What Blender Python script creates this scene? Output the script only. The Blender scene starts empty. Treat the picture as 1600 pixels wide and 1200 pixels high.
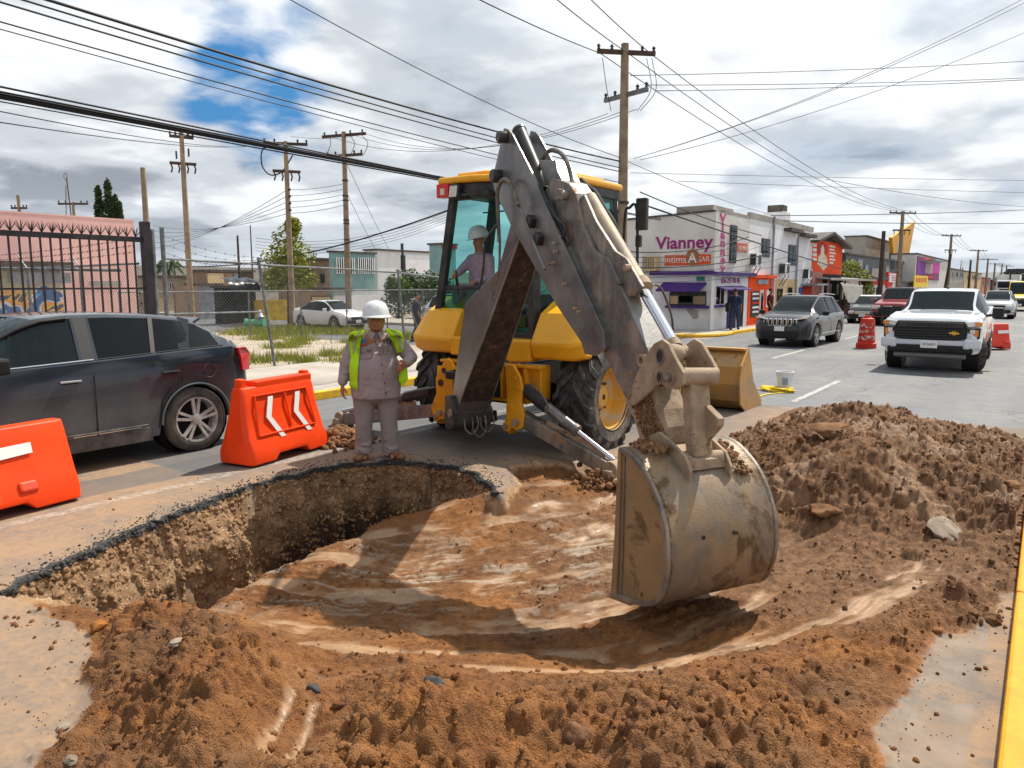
import bpy, bmesh, math, random
import numpy as np
from mathutils import Vector, Matrix, Euler
R_ = math.radians
rnd = random.Random(7)
np.random.seed(7)
scene = bpy.context.scene
COL = scene.collection

# camera
F_PX, CAM_H = 1150.0, 2.0
PITCH = math.atan(155 / F_PX)
YAW = R_(35.9)
cam = bpy.data.cameras.new('camera')
cam_o = bpy.data.objects.new('camera', cam)
COL.objects.link(cam_o)
cam.sensor_width = 36
cam.lens = 36 * F_PX / 1600
cam.clip_start = 0.05
cam.clip_end = 3000
cam_o.location = (0, 0, CAM_H)
cam_o.rotation_euler = (R_(90) - PITCH, 0, YAW)
scene.camera = cam_o

# exposure
scene.view_settings.view_transform = 'Standard'
scene.view_settings.look = 'None'
scene.view_settings.gamma = 1
scene.view_settings.use_curve_mapping = False
scene.view_settings.exposure = 0.30
scene.cycles.max_bounces = 8
scene.cycles.transparent_max_bounces = 12
scene.cycles.use_denoising = True

# sun (shadows fall towards the camera and a little left)
SUN_EL, SUN_AZ = R_(56), R_(9)          # azimuth from +Y towards +X
sl = bpy.data.lights.new('sun', 'SUN')
sl.energy = 5.0
sl.angle = R_(0.6)
sl.color = (1.0, .93, .82)
so = bpy.data.objects.new('sun', sl)
COL.objects.link(so)
sd = Vector((math.sin(SUN_AZ) * math.cos(SUN_EL), math.cos(SUN_AZ) * math.cos(SUN_EL), math.sin(SUN_EL)))
so.rotation_euler = sd.to_track_quat('Z', 'Y').to_euler()

# pixel of the photo -> place in the world
def ray(px, py):
    u = (px - 800) / F_PX; v = -(py - 600) / F_PX
    c, s = math.cos(PITCH), math.sin(PITCH)
    X, Y, Z = u, c + v * s, -s + v * c
    cy, sy = math.cos(YAW), math.sin(YAW)
    return Vector((X * cy - Y * sy, X * sy + Y * cy, Z))
CAMP = Vector((0, 0, CAM_H))
def g(px, py, z=0.0):
    d = ray(px, py); return CAMP + d * ((z - CAM_H) / d.z)
def at_n(px, py, n):                      # on the plane x = -n
    d = ray(px, py); return CAMP + d * (-n / d.x)
def at_s(px, py, s):                      # on the plane y = s
    d = ray(px, py); return CAMP + d * (s / d.y)
def at_d(px, py, D):                      # at forward distance D
    d = ray(px, py); f = Vector((-math.sin(YAW), math.cos(YAW), 0))
    return CAMP + d * (D / d.dot(f))

# sky
def N(nt, t, **kw):
    n = nt.nodes.new(t)
    for k, v in kw.items():
        if k in n.inputs.keys() if isinstance(k, str) else False: n.inputs[k].default_value = v
        else: setattr(n, k, v)
    return n
world = bpy.data.worlds.new('World')
scene.world = world
world.use_nodes = True
nt = world.node_tree
nt.nodes.clear()
L = nt.links.new
def math_(nt, op, a, b=None, c=None, clamp=False):
    n = nt.nodes.new('ShaderNodeMath'); n.operation = op; n.use_clamp = clamp
    for i, v in enumerate((a, b, c)):
        if v is None: continue
        if isinstance(v, (int, float)): n.inputs[i].default_value = v
        else: nt.links.new(v, n.inputs[i])
    return n.outputs[0]
def mixc(nt, f, a, b, mode='MIX'):
    n = nt.nodes.new('ShaderNodeMix'); n.data_type = 'RGBA'; n.blend_type = mode
    for i, v in ((0, f), (6, a), (7, b)):
        if isinstance(v, (int, float)): n.inputs[i].default_value = v
        elif isinstance(v, tuple): n.inputs[i].default_value = (*v, 1) if len(v) == 3 else v
        else: nt.links.new(v, n.inputs[i])
    return n.outputs[2]
def ramp(nt, f, stops, interp='LINEAR'):
    n = nt.nodes.new('ShaderNodeValToRGB'); n.color_ramp.interpolation = interp
    e = n.color_ramp.elements
    while len(e) < len(stops): e.new(.5)
    for i, (p, c) in enumerate(stops):
        e[i].position = p
        e[i].color = (c, c, c, 1) if isinstance(c, (int, float)) else (*c, 1)
    nt.links.new(f, n.inputs[0]); return n.outputs[0]
def noise(nt, vec, scale, detail=6, rough=.55, dist=0.0, w=None):
    n = nt.nodes.new('ShaderNodeTexNoise')
    n.inputs['Scale'].default_value = scale; n.inputs['Detail'].default_value = detail
    n.inputs['Roughness'].default_value = rough; n.inputs['Distortion'].default_value = dist
    if vec is not None: nt.links.new(vec, n.inputs['Vector'])
    return n.outputs['Fac']
tc = nt.nodes.new('ShaderNodeTexCoord')
sky = nt.nodes.new('ShaderNodeTexSky'); sky.sky_type = 'NISHITA'; sky.sun_disc = False
sky.sun_elevation = SUN_EL; sky.sun_rotation = SUN_AZ
sky.air_density = 1.2; sky.dust_density = .6; sky.ozone_density = 2.5
skyb = mixc(nt, 1.0, sky.outputs[0], (.085, .085, .085), 'MULTIPLY')
skyb = mixc(nt, .75, skyb, (.012, .20, .50))
WISP = True
sep = nt.nodes.new('ShaderNodeSeparateXYZ'); L(tc.outputs['Generated'], sep.inputs[0])
zz = math_(nt, 'MAXIMUM', sep.outputs[2], 0.0)
den = math_(nt, 'ADD', zz, .16)
dv = nt.nodes.new('ShaderNodeVectorMath'); dv.operation = 'DIVIDE'
cmb = nt.nodes.new('ShaderNodeCombineXYZ')
for i in range(3): L(den, cmb.inputs[i])
L(tc.outputs['Generated'], dv.inputs[0]); L(cmb.outputs[0], dv.inputs[1])
fl = nt.nodes.new('ShaderNodeVectorMath'); fl.operation = 'MULTIPLY'; fl.inputs[1].default_value = (1, 1, .35)
L(dv.outputs[0], fl.inputs[0])
cv = fl.outputs[0]
n_big = noise(nt, cv, .8, 8, .50, .5)
n_mid = noise(nt, cv, 1.45, 8, .47, .3)
n_fine = noise(nt, cv, 4.2, 8, .50, .2)
def spot(px, py, inner, outer):           # 1 near a direction, 0 away from it, edge broken up by cloud noise
    d = ray(px, py).normalized()
    vm = nt.nodes.new('ShaderNodeVectorMath'); vm.operation = 'DISTANCE'; vm.inputs[1].default_value = d
    nv = nt.nodes.new('ShaderNodeVectorMath'); nv.operation = 'NORMALIZE'; L(tc.outputs['Generated'], nv.inputs[0])
    L(nv.outputs[0], vm.inputs[0])
    dd = math_(nt, 'ADD', vm.outputs['Value'], math_(nt, 'MULTIPLY', math_(nt, 'SUBTRACT', n_mid, .5), .16))
    dd = math_(nt, 'ADD', dd, math_(nt, 'MULTIPLY', math_(nt, 'SUBTRACT', n_fine, .5), .10))
    mr = nt.nodes.new('ShaderNodeMapRange'); mr.interpolation_type = 'SMOOTHSTEP'
    mr.inputs['From Min'].default_value = outer; mr.inputs['From Max'].default_value = inner
    L(dd, mr.inputs['Value']); return mr.outputs['Result']
gap = math_(nt, 'MAXIMUM', spot(375, 108, .045, .095), spot(412, 162, .03, .085))
gap = math_(nt, 'MAXIMUM', gap, math_(nt, 'MULTIPLY', spot(455, 30, .0, .04), .6))
gap = math_(nt, 'MAXIMUM', gap, math_(nt, 'MULTIPLY', ramp(nt, n_big, [(.12, .9), (.24, 0)]), 1.0))
thin = math_(nt, 'MULTIPLY', ramp(nt, n_mid, [(.34, .45), (.50, 0)]), .6)
dots = nt.nodes.new('ShaderNodeVectorMath'); dots.operation = 'DOT_PRODUCT'; dots.inputs[1].default_value = sd
nv2 = nt.nodes.new('ShaderNodeVectorMath'); nv2.operation = 'NORMALIZE'; L(tc.outputs['Generated'], nv2.inputs[0])
L(nv2.outputs[0], dots.inputs[0])
mr = nt.nodes.new('ShaderNodeMapRange'); mr.inputs['From Min'].default_value = .28; mr.inputs['From Max'].default_value = .78
L(dots.outputs['Value'], mr.inputs['Value']); sunny = mr.outputs['Result']
body = math_(nt, 'ADD', math_(nt, 'MULTIPLY', n_mid, .70), math_(nt, 'MULTIPLY', n_fine, .30))
body = math_(nt, 'ADD', body, math_(nt, 'MULTIPLY', math_(nt, 'SUBTRACT', n_big, .5), .5))
body = math_(nt, 'ADD', body, math_(nt, 'MULTIPLY', sunny, .19))
c_dark, c_mid, c_lit = (.28, .31, .355), (.53, .565, .61), (.82, .845, .87)
cloud = ramp(nt, body, [(.40, c_dark), (.54, c_mid), (.68, c_lit)], 'EASE')
ccol = mixc(nt, math_(nt, 'MULTIPLY', thin, sunny), cloud, (.30, .50, .72))
skyc = mixc(nt, math_(nt, 'MULTIPLY', gap, ramp(nt, n_fine, [(.48, 1.0), (.68, .45)])), ccol, skyb)
hz = nt.nodes.new('ShaderNodeMapRange'); hz.inputs['From Min'].default_value = 0.12; hz.inputs['From Max'].default_value = -.02
L(sep.outputs[2], hz.inputs['Value'])
skyc = mixc(nt, math_(nt, 'MULTIPLY', hz.outputs['Result'], .65), skyc, (.57, .63, .69))
bg = nt.nodes.new('ShaderNodeBackground'); bg.inputs['Strength'].default_value = 1.0
L(skyc, bg.inputs['Color'])
wo = nt.nodes.new('ShaderNodeOutputWorld'); L(bg.outputs[0], wo.inputs[0])
world.cycles.sampling_method = 'MANUAL'; world.cycles.sample_map_resolution = 512

# materials
MATS = {}
def M(name, col, rough=.6, metal=0.0, col2=None, scale=4.0, lo=.40, hi=.62, bump=0.0, bscale=60.0,
      dirt=None, coat=0.0, streak=None, spec=.32, alpha=None, bdist=.01, world_co=False):
    """principled material: two-tone noise, optional dirt (colour, amount 0..1, scale), fine bump"""
    if name in MATS: return MATS[name]
    m = bpy.data.materials.new(name); m.use_nodes = True
    t = m.node_tree; b = t.nodes['Principled BSDF']
    tc = t.nodes.new('ShaderNodeTexCoord'); vec = tc.outputs['Object']
    if world_co:
        gm = t.nodes.new('ShaderNodeNewGeometry'); vec = gm.outputs['Position']
    b.inputs['Roughness'].default_value = rough; b.inputs['Metallic'].default_value = metal
    b.inputs['Specular IOR Level'].default_value = spec
    b.inputs['Coat Weight'].default_value = coat; b.inputs['Coat Roughness'].default_value = .08
    c = None
    if col2 is not None:
        f = ramp(t, noise(t, vec, scale, 7, .6, .2), [(lo, 0.0), (hi, 1.0)])
        c = mixc(t, f, col, col2)
    if streak is not None:
        mp = t.nodes.new('ShaderNodeMapping'); mp.inputs['Scale'].default_value = streak[2]
        t.links.new(vec, mp.inputs[0])
        f = ramp(t, noise(t, mp.outputs[0], 1.0, 6, .65), [(.5 - .3 * streak[1], 0.0), (.5 + .25 , streak[1])])
        c = mixc(t, f, c if c is not None else col, streak[0])
    if dirt is not None:
        f = ramp(t, noise(t, vec, dirt[2], 9, .68, .4), [(.72 - .5 * dirt[1], 0.0), (.80 - .5 * dirt[1], 1.0)])
        c = mixc(t, f, c if c is not None else col, dirt[0])
        r = t.nodes.new('ShaderNodeMapRange'); r.inputs['To Min'].default_value = rough; r.inputs['To Max'].default_value = .9
        t.links.new(f, r.inputs['Value']); t.links.new(r.outputs[0], b.inputs['Roughness'])
        if metal > 0:
            t.links.new(math_(t, 'MULTIPLY', math_(t, 'SUBTRACT', 1.0, f), metal), b.inputs['Metallic'])
    if c is None: b.inputs['Base Color'].default_value = (*col, 1)
    else: t.links.new(c, b.inputs['Base Color'])
    if bump > 0:
        bn = t.nodes.new('ShaderNodeBump'); bn.inputs['Strength'].default_value = bump; bn.inputs['Distance'].default_value = bdist
        t.links.new(noise(t, vec, bscale, 8, .65), bn.inputs['Height'])
        t.links.new(bn.outputs[0], b.inputs['Normal'])
    MATS[name] = m
    return m
def glass(name, tint, amount=.35, rough=.02):
    """car / window glass: partly see-through tinted sheet with mirror reflections by angle"""
    if name in MATS: return MATS[name]
    m = bpy.data.materials.new(name); m.use_nodes = True; t = m.node_tree; t.nodes.clear()
    tr = t.nodes.new('ShaderNodeBsdfTransparent'); tr.inputs[0].default_value = (*[c for c in tint], 1)
    df = t.nodes.new('ShaderNodeBsdfDiffuse'); df.inputs[0].default_value = (*[c * .05 for c in tint], 1)
    gl = t.nodes.new('ShaderNodeBsdfGlossy'); gl.inputs['Roughness'].default_value = rough
    gl.inputs[0].default_value = (.80, .86, .92, 1)
    fr = t.nodes.new('ShaderNodeFresnel'); fr.inputs[0].default_value = 1.5
    m1 = t.nodes.new('ShaderNodeMixShader'); m1.inputs[0].default_value = amount
    t.links.new(tr.outputs[0], m1.inputs[1]); t.links.new(df.outputs[0], m1.inputs[2])
    f2 = math_(t, 'ADD', math_(t, 'MULTIPLY', fr.outputs[0], .6), .0, clamp=True)
    m2 = t.nodes.new('ShaderNodeMixShader'); t.links.new(f2, m2.inputs[0])
    t.links.new(m1.outputs[0], m2.inputs[1]); t.links.new(gl.outputs[0], m2.inputs[2])
    o = t.nodes.new('ShaderNodeOutputMaterial'); t.links.new(m2.outputs[0], o.inputs[0])
    MATS[name] = m; return m

# mesh helpers
class MB:
    """collects shapes, builds ONE mesh object"""
    def __init__(s): s.v = []; s.f = []; s.mi = []; s.m = 0
    def add(s, vs, fs, mat=None):
        o = len(s.v); s.v += [tuple(v) for v in vs]
        for f in fs: s.f.append(tuple(i + o for i in f)); s.mi.append(s.m if mat is None else mat)
        return s
    def box(s, c, size, rot=None, mat=None, taper=None):
        hx, hy, hz = size[0] / 2, size[1] / 2, size[2] / 2
        vs = []
        for z in (-hz, hz):
            k = taper if (taper and z > 0) else (1, 1)
            for x, y in ((-hx, -hy), (hx, -hy), (hx, hy), (-hx, hy)): vs.append(Vector((x * k[0], y * k[1], z)))
        if rot is not None:
            m = rot if isinstance(rot, Matrix) else Euler(rot).to_matrix()
            vs = [m @ v for v in vs]
        vs = [v + Vector(c) for v in vs]
        return s.add(vs, [(3, 2, 1, 0), (4, 5, 6, 7), (0, 1, 5, 4), (1, 2, 6, 5), (2, 3, 7, 6), (3, 0, 4, 7)], mat)
    def bar(s, a, b, w, h=None, up=(0, 0, 1), mat=None):
        a, b = Vector(a), Vector(b); h = h or w; d = (b - a)
        if d.length < 1e-6: return s
        z = d.normalized(); x = Vector(up).cross(z)
        if x.length < 1e-4: x = Vector((1, 0, 0)).cross(z)
        x.normalize(); y = z.cross(x)
        m = Matrix((x, y, z)).transposed()
        return s.box((a + b) / 2, (w, h, d.length), m, mat)
    def tube(s, pts, r, n=8, mat=None, cap=True):
        pts = [Vector(p) for p in pts]; rs = r if isinstance(r, (list, tuple)) else [r] * len(pts)
        vs, fs = [], []; prev = None
        for i, p in enumerate(pts):
            d = (pts[min(i + 1, len(pts) - 1)] - pts[max(i - 1, 0)]).normalized()
            if prev is None:
                x = d.cross(Vector((0, 0, 1)));
                if x.length < 1e-3: x = d.cross(Vector((1, 0, 0)))
            else: x = prev - d * prev.dot(d)
            x.normalize(); prev = x; y = d.cross(x)
            for k in range(n):
                a = 2 * math.pi * k / n; vs.append(p + (x * math.cos(a) + y * math.sin(a)) * rs[i])
        for i in range(len(pts) - 1):
            for k in range(n):
                k2 = (k + 1) % n; fs.append((i * n + k, i * n + k2, (i + 1) * n + k2, (i + 1) * n + k))
        if cap:
            fs.append(tuple(range(n))[::-1]); fs.append(tuple((len(pts) - 1) * n + k for k in range(n)))
        return s.add(vs, fs, mat)
    def cyl(s, a, b, r, n=16, r2=None, mat=None): return s.tube([a, b], [r, r if r2 is None else r2], n, mat)
    def prism(s, poly, a, b, fr=None, mat=None):
        """polygon of 2D points extruded from a to b along the third axis; fr(u, v, w) -> world point"""
        n = len(poly)
        vs = [fr(u, v, a) for u, v in poly] + [fr(u, v, b) for u, v in poly]
        fs = [tuple(range(n))[::-1], tuple(range(n, 2 * n))] + [(i, (i + 1) % n, n + (i + 1) % n, n + i) for i in range(n)]
        return s.add(vs, fs, mat)
    def lathe(s, prof, c=(0, 0, 0), n=24, axis='z', mat=None, close=False, cap=False):
        vs, fs = [], []
        for r, h in prof:
            for k in range(n):
                a = 2 * math.pi * k / n; x, y = r * math.cos(a), r * math.sin(a)
                p = {'z': (x, y, h), 'x': (h, x, y), 'y': (x, h, y)}[axis]
                vs.append((p[0] + c[0], p[1] + c[1], p[2] + c[2]))
        m = len(prof)
        for i in range(m - 1 + (1 if close else 0)):
            i2 = (i + 1) % m
            for k in range(n):
                k2 = (k + 1) % n; fs.append((i * n + k, i * n + k2, i2 * n + k2, i2 * n + k))
        if cap and not close:
            if prof[0][0] > 1e-4: fs.append(tuple(range(n))[::-1])
            if prof[-1][0] > 1e-4: fs.append(tuple((m - 1) * n + k for k in range(n)))
        return s.add(vs, fs, mat)
    def grid(s, P, mat=None, flip=False):
        """P[i][j] of points"""
        a, b = len(P), len(P[0]); vs = [p for row in P for p in row]; fs = []
        for i in range(a - 1):
            for j in range(b - 1):
                f = (i * b + j, i * b + j + 1, (i + 1) * b + j + 1, (i + 1) * b + j)
                fs.append(f[::-1] if flip else f)
        return s.add(vs, fs, mat)
    def quad(s, *p, mat=None): return s.add(p, [tuple(range(len(p)))], mat)
    def ball(s, c, r, n=10, mat=None):
        r = (r, r, r) if isinstance(r, (int, float)) else r
        vs, fs = [], []
        for i in range(n + 1):
            th = math.pi * i / n
            for k in range(n * 2):
                a = math.pi * k / n
                vs.append((c[0] + r[0] * math.sin(th) * math.cos(a), c[1] + r[1] * math.sin(th) * math.sin(a), c[2] + r[2] * math.cos(th)))
        w = n * 2
        for i in range(n):
            for k in range(w):
                k2 = (k + 1) % w; fs.append((i * w + k, (i + 1) * w + k, (i + 1) * w + k2, i * w + k2))
        return s.add(vs, fs, mat)
    def build(s, name, mats, parent=None, smooth=False, bevel=0, fix=True, angle=40, seg=2):
        me = bpy.data.meshes.new(name)
        me.from_pydata(s.v, [], s.f)
        mats = mats if isinstance(mats, (list, tuple)) else [mats]
        for m in mats: me.materials.append(m)
        if len(mats) > 1: me.polygons.foreach_set('material_index', s.mi)
        if fix:
            bm = bmesh.new(); bm.from_mesh(me)
            bmesh.ops.remove_doubles(bm, verts=bm.verts, dist=1e-5)
            bmesh.ops.recalc_face_normals(bm, faces=bm.faces)
            bm.to_mesh(me); bm.free()
        if smooth:
            me.polygons.foreach_set('use_smooth', [True] * len(me.polygons))
            if smooth != 'all': me.set_sharp_from_angle(angle=R_(angle))
        o = bpy.data.objects.new(name, me); COL.objects.link(o)
        if parent is not None: o.parent = parent
        if bevel:
            b = o.modifiers.new('bevel', 'BEVEL'); b.width = bevel; b.segments = seg; b.limit_method = 'ANGLE'; b.angle_limit = R_(35)
            b.harden_normals = False
        return o
def tag(o, label=None, cat=None, group=None, kind=None):
    if label: o['label'] = label
    if cat: o['category'] = cat
    if group: o['group'] = group
    if kind: o['kind'] = kind
    return o
def empty(name, loc=(0, 0, 0), rz=0.0, label=None, cat=None, group=None, kind=None, parent=None):
    o = bpy.data.objects.new(name, None); COL.objects.link(o); o.location = loc; o.rotation_euler = (0, 0, rz)
    o.empty_display_size = .2
    if parent is not None: o.parent = parent
    return tag(o, label, cat, group, kind)
def children(o): return [c for c in bpy.data.objects if c.parent == o]
def copy_tree(o, parent=None):
    c = o.copy(); COL.objects.link(c); c.parent = parent
    for ch in children(o): copy_tree(ch, c)
    return c
def text(body, name, mat, parent, loc, rot, size, extrude=.004, offset=0.0, ax='CENTER', sx=1.0, spacing=1.0, bold=0):
    cu = bpy.data.curves.new(name, 'FONT'); cu.body = body; cu.size = size; cu.extrude = extrude; cu.offset = offset
    cu.align_x = ax; cu.align_y = 'CENTER'; cu.space_character = spacing; cu.resolution_u = 3
    cu.materials.append(mat)
    tmp = bpy.data.objects.new(name, cu); COL.objects.link(tmp)
    me = bpy.data.meshes.new_from_object(tmp); bpy.data.objects.remove(tmp)
    if not me.materials: me.materials.append(mat)
    o = bpy.data.objects.new(name, me); COL.objects.link(o); o.parent = parent
    o.location = loc; o.rotation_euler = rot; o.scale = (sx, 1, 1)
    return o
def lerp(a, b, t): return a + (b - a) * t
def interp(pts, x):
    if x <= pts[0][0]: return pts[0][1]
    for (x0, y0), (x1, y1) in zip(pts, pts[1:]):
        if x <= x1: return lerp(y0, y1, (x - x0) / (x1 - x0 + 1e-9))
    return pts[-1][1]
def sm(t):
    t = max(0.0, min(1.0, t)); return t * t * (3 - 2 * t)
def curve_pts(pts, n=24):
    """Catmull-Rom through points"""
    P = [Vector(p) for p in pts]; P = [P[0] * 2 - P[1]] + P + [P[-1] * 2 - P[-2]]; out = []
    m = len(P) - 3
    for i in range(n + 1):
        t = i / n * m; k = min(int(t), m - 1); u = t - k
        a, b, c, d = P[k:k + 4]
        out.append(.5 * ((2 * b) + (c - a) * u + (2 * a - 5 * b + 4 * c - d) * u * u + (3 * b - a - 3 * c + d) * u ** 3))
    return out
# GROUND
def rnd_grad(seed):
    r = np.random.RandomState(seed); a = r.rand(256) * 2 * np.pi
    return np.cos(a), np.sin(a), r.permutation(256)
def pnoise(x, y, seed=0):
    gx, gy, p = rnd_grad(seed)
    xi = np.floor(x).astype(int); yi = np.floor(y).astype(int); xf = x - xi; yf = y - yi
    u = xf * xf * xf * (xf * (xf * 6 - 15) + 10); v = yf * yf * yf * (yf * (yf * 6 - 15) + 10)
    def gr(ix, iy, dx, dy):
        h = p[(p[ix & 255] + iy) & 255]; return gx[h] * dx + gy[h] * dy
    a = gr(xi, yi, xf, yf); b = gr(xi + 1, yi, xf - 1, yf); c = gr(xi, yi + 1, xf, yf - 1); d = gr(xi + 1, yi + 1, xf - 1, yf - 1)
    return (a + (b - a) * u) + ((c + (d - c) * u) - (a + (b - a) * u)) * v
def fbm(x, y, sc, oc=5, seed=0, gain=.5, billow=False):
    s = np.zeros_like(x); amp = 1.0; tot = 0
    for i in range(oc):
        n = pnoise(x * sc + i * 17.3, y * sc - i * 9.1, seed + i)
        if billow: n = np.abs(n) * 2 - .4
        s += n * amp; tot += amp; amp *= gain; sc *= 2.03
    return s / tot
def worley(x, y, sc, seed):
    """rounded lumps: 1 at a lump's middle, 0 in the creases"""
    X, Y = x * sc, y * sc; xi = np.floor(X).astype(np.int64); yi = np.floor(Y).astype(np.int64); best = np.full(x.shape, 9.0, np.float32)
    for i in (-1, 0, 1):
        for j in (-1, 0, 1):
            h = ((xi + i) * 73856093) ^ ((yi + j) * 19349663) ^ (seed * 83492791)
            h = (h ^ (h >> 13)) * 1274126177 & 0xFFFFFFFF
            px = (h & 1023) / 1023.; py = ((h >> 10) & 1023) / 1023.; pr = .55 + .45 * (((h >> 20) & 255) / 255.)
            best = np.minimum(best, np.hypot(X - xi - i - px, Y - yi - j - py) / pr)
    return np.clip(1 - best * best, 0, 1)
GX0, GX1, GY0, GY1 = -8.6, -0.012, 0.3, 12.4
def axis(a, b, near, far, k):
    out = [a]; 
    while out[-1] < b:
        out.append(out[-1] + min(far, near + k * max(0, out[-1] - a)))
    out[-1] = b
    return np.array(out)
gxs = -axis(-GX1, -GX0, .0078, .024, .0016)[::-1]
gys = axis(GY0, GY1, .0085, .024, .0014)
XX, YY = np.meshgrid(gxs, gys, indexing='ij')
def gpt(px, py, z=0.0):
    p = g(px, py, z); return (p.x, p.y)
RIM = [(-260, 1040), (-60, 952), (0, 925), (60, 893), (110, 868), (150, 850), (190, 836), (230, 812), (262, 806), (300, 790), (345, 770), (380, 764), (425, 745), (470, 738),
       (530, 724), (565, 723), (600, 718), (640, 722), (680, 722), (735, 735), (772, 758), (782, 770), (800, 752), (790, 726), (830, 716), (890, 722), (960, 712), (1080, 700), (1180, 692)]
rim0 = np.array([gpt(*p) for p in RIM])
def jag(P, i0, i1, step=.07, amp=.035):
    out = [list(P[k]) for k in range(i0)]; rj = np.random.RandomState(8)
    for k in range(i0, i1):
        a, b = P[k], P[k + 1]; L_ = np.linalg.norm(b - a); n = max(1, int(L_ / step)); nn = np.array([-(b - a)[1], (b - a)[0]]) / (L_ + 1e-9)
        for j in range(n):
            q = a + (b - a) * j / n; out.append(q + nn * ((rj.rand() - .5) * 2 * amp + .05 * math.sin(k * 2.3 + j * .9) * (j > 0)))
    return np.array(out + [list(P[k]) for k in range(i1, len(P))])
rim = jag(rim0, 2, 21); N_RIM_CUT = len(rim) - (len(rim0) - 21)
SOIL = RIM[2:] + [(1200, 655), (1290, 615), (1400, 622), (1500, 668), (1620, 700), (1700, 740), (1640, 960), (1585, 930), (1560, 965), (1500, 1000), (1470, 1015), (1455, 1050),
        (1430, 1085), (1395, 1120), (1400, 1180), (1390, 1260), (1390, 1500), (30, 1500), (20, 1260), (60, 1180), (120, 1120), (105, 1060), (130, 1025), (118, 992), (70, 965), (20, 940)]
soil = np.vstack([rim[2:], np.array([gpt(*p) for p in SOIL[len(RIM) - 2:]])])
def seg_dist(X, Y, poly, closed=False):
    d = np.full(X.shape, 1e9); n = len(poly)
    for i in range(n if closed else n - 1):
        a, b = poly[i], poly[(i + 1) % n]; ab = b - a; L2 = (ab ** 2).sum() + 1e-12
        t = np.clip(((X - a[0]) * ab[0] + (Y - a[1]) * ab[1]) / L2, 0, 1)
        d = np.minimum(d, np.hypot(X - a[0] - t * ab[0], Y - a[1] - t * ab[1]))
    return d
def inside(X, Y, poly):
    c = np.zeros(X.shape, bool); n = len(poly)
    for i in range(n):
        (x0, y0), (x1, y1) = poly[i], poly[(i + 1) % n]
        m = ((y0 > Y) != (y1 > Y)); xx = (x1 - x0) * (Y - y0) / ((y1 - y0) if y1 != y0 else 1e-9) + x0
        c ^= m & (X < xx)
    return c
wob = fbm(XX, YY, 2.2, 4, 5) * .10 + fbm(XX, YY, 9, 3, 9) * .05
d_soil = seg_dist(XX, YY, soil, True) * np.where(inside(XX, YY, soil), 1, -1) + wob
pit_poly = np.vstack([rim, [gpt(1250, 700), gpt(1500, 1000), gpt(1300, 1300), gpt(700, 1500), gpt(0, 1500), gpt(118, 992), gpt(60, 962), gpt(15, 938)][:8]])
in_pit = inside(XX, YY, np.array([tuple(v) for v in rim[2:]] + [gpt(1250, 700), gpt(1500, 1000), gpt(1400, 1500), (-1.5, .3), gpt(20, 1500), gpt(60, 1250), gpt(100, 1060), gpt(118, 992), gpt(70, 965), gpt(20, 940)]))
d_rim = seg_dist(XX, YY, rim) + wob * .55
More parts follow.
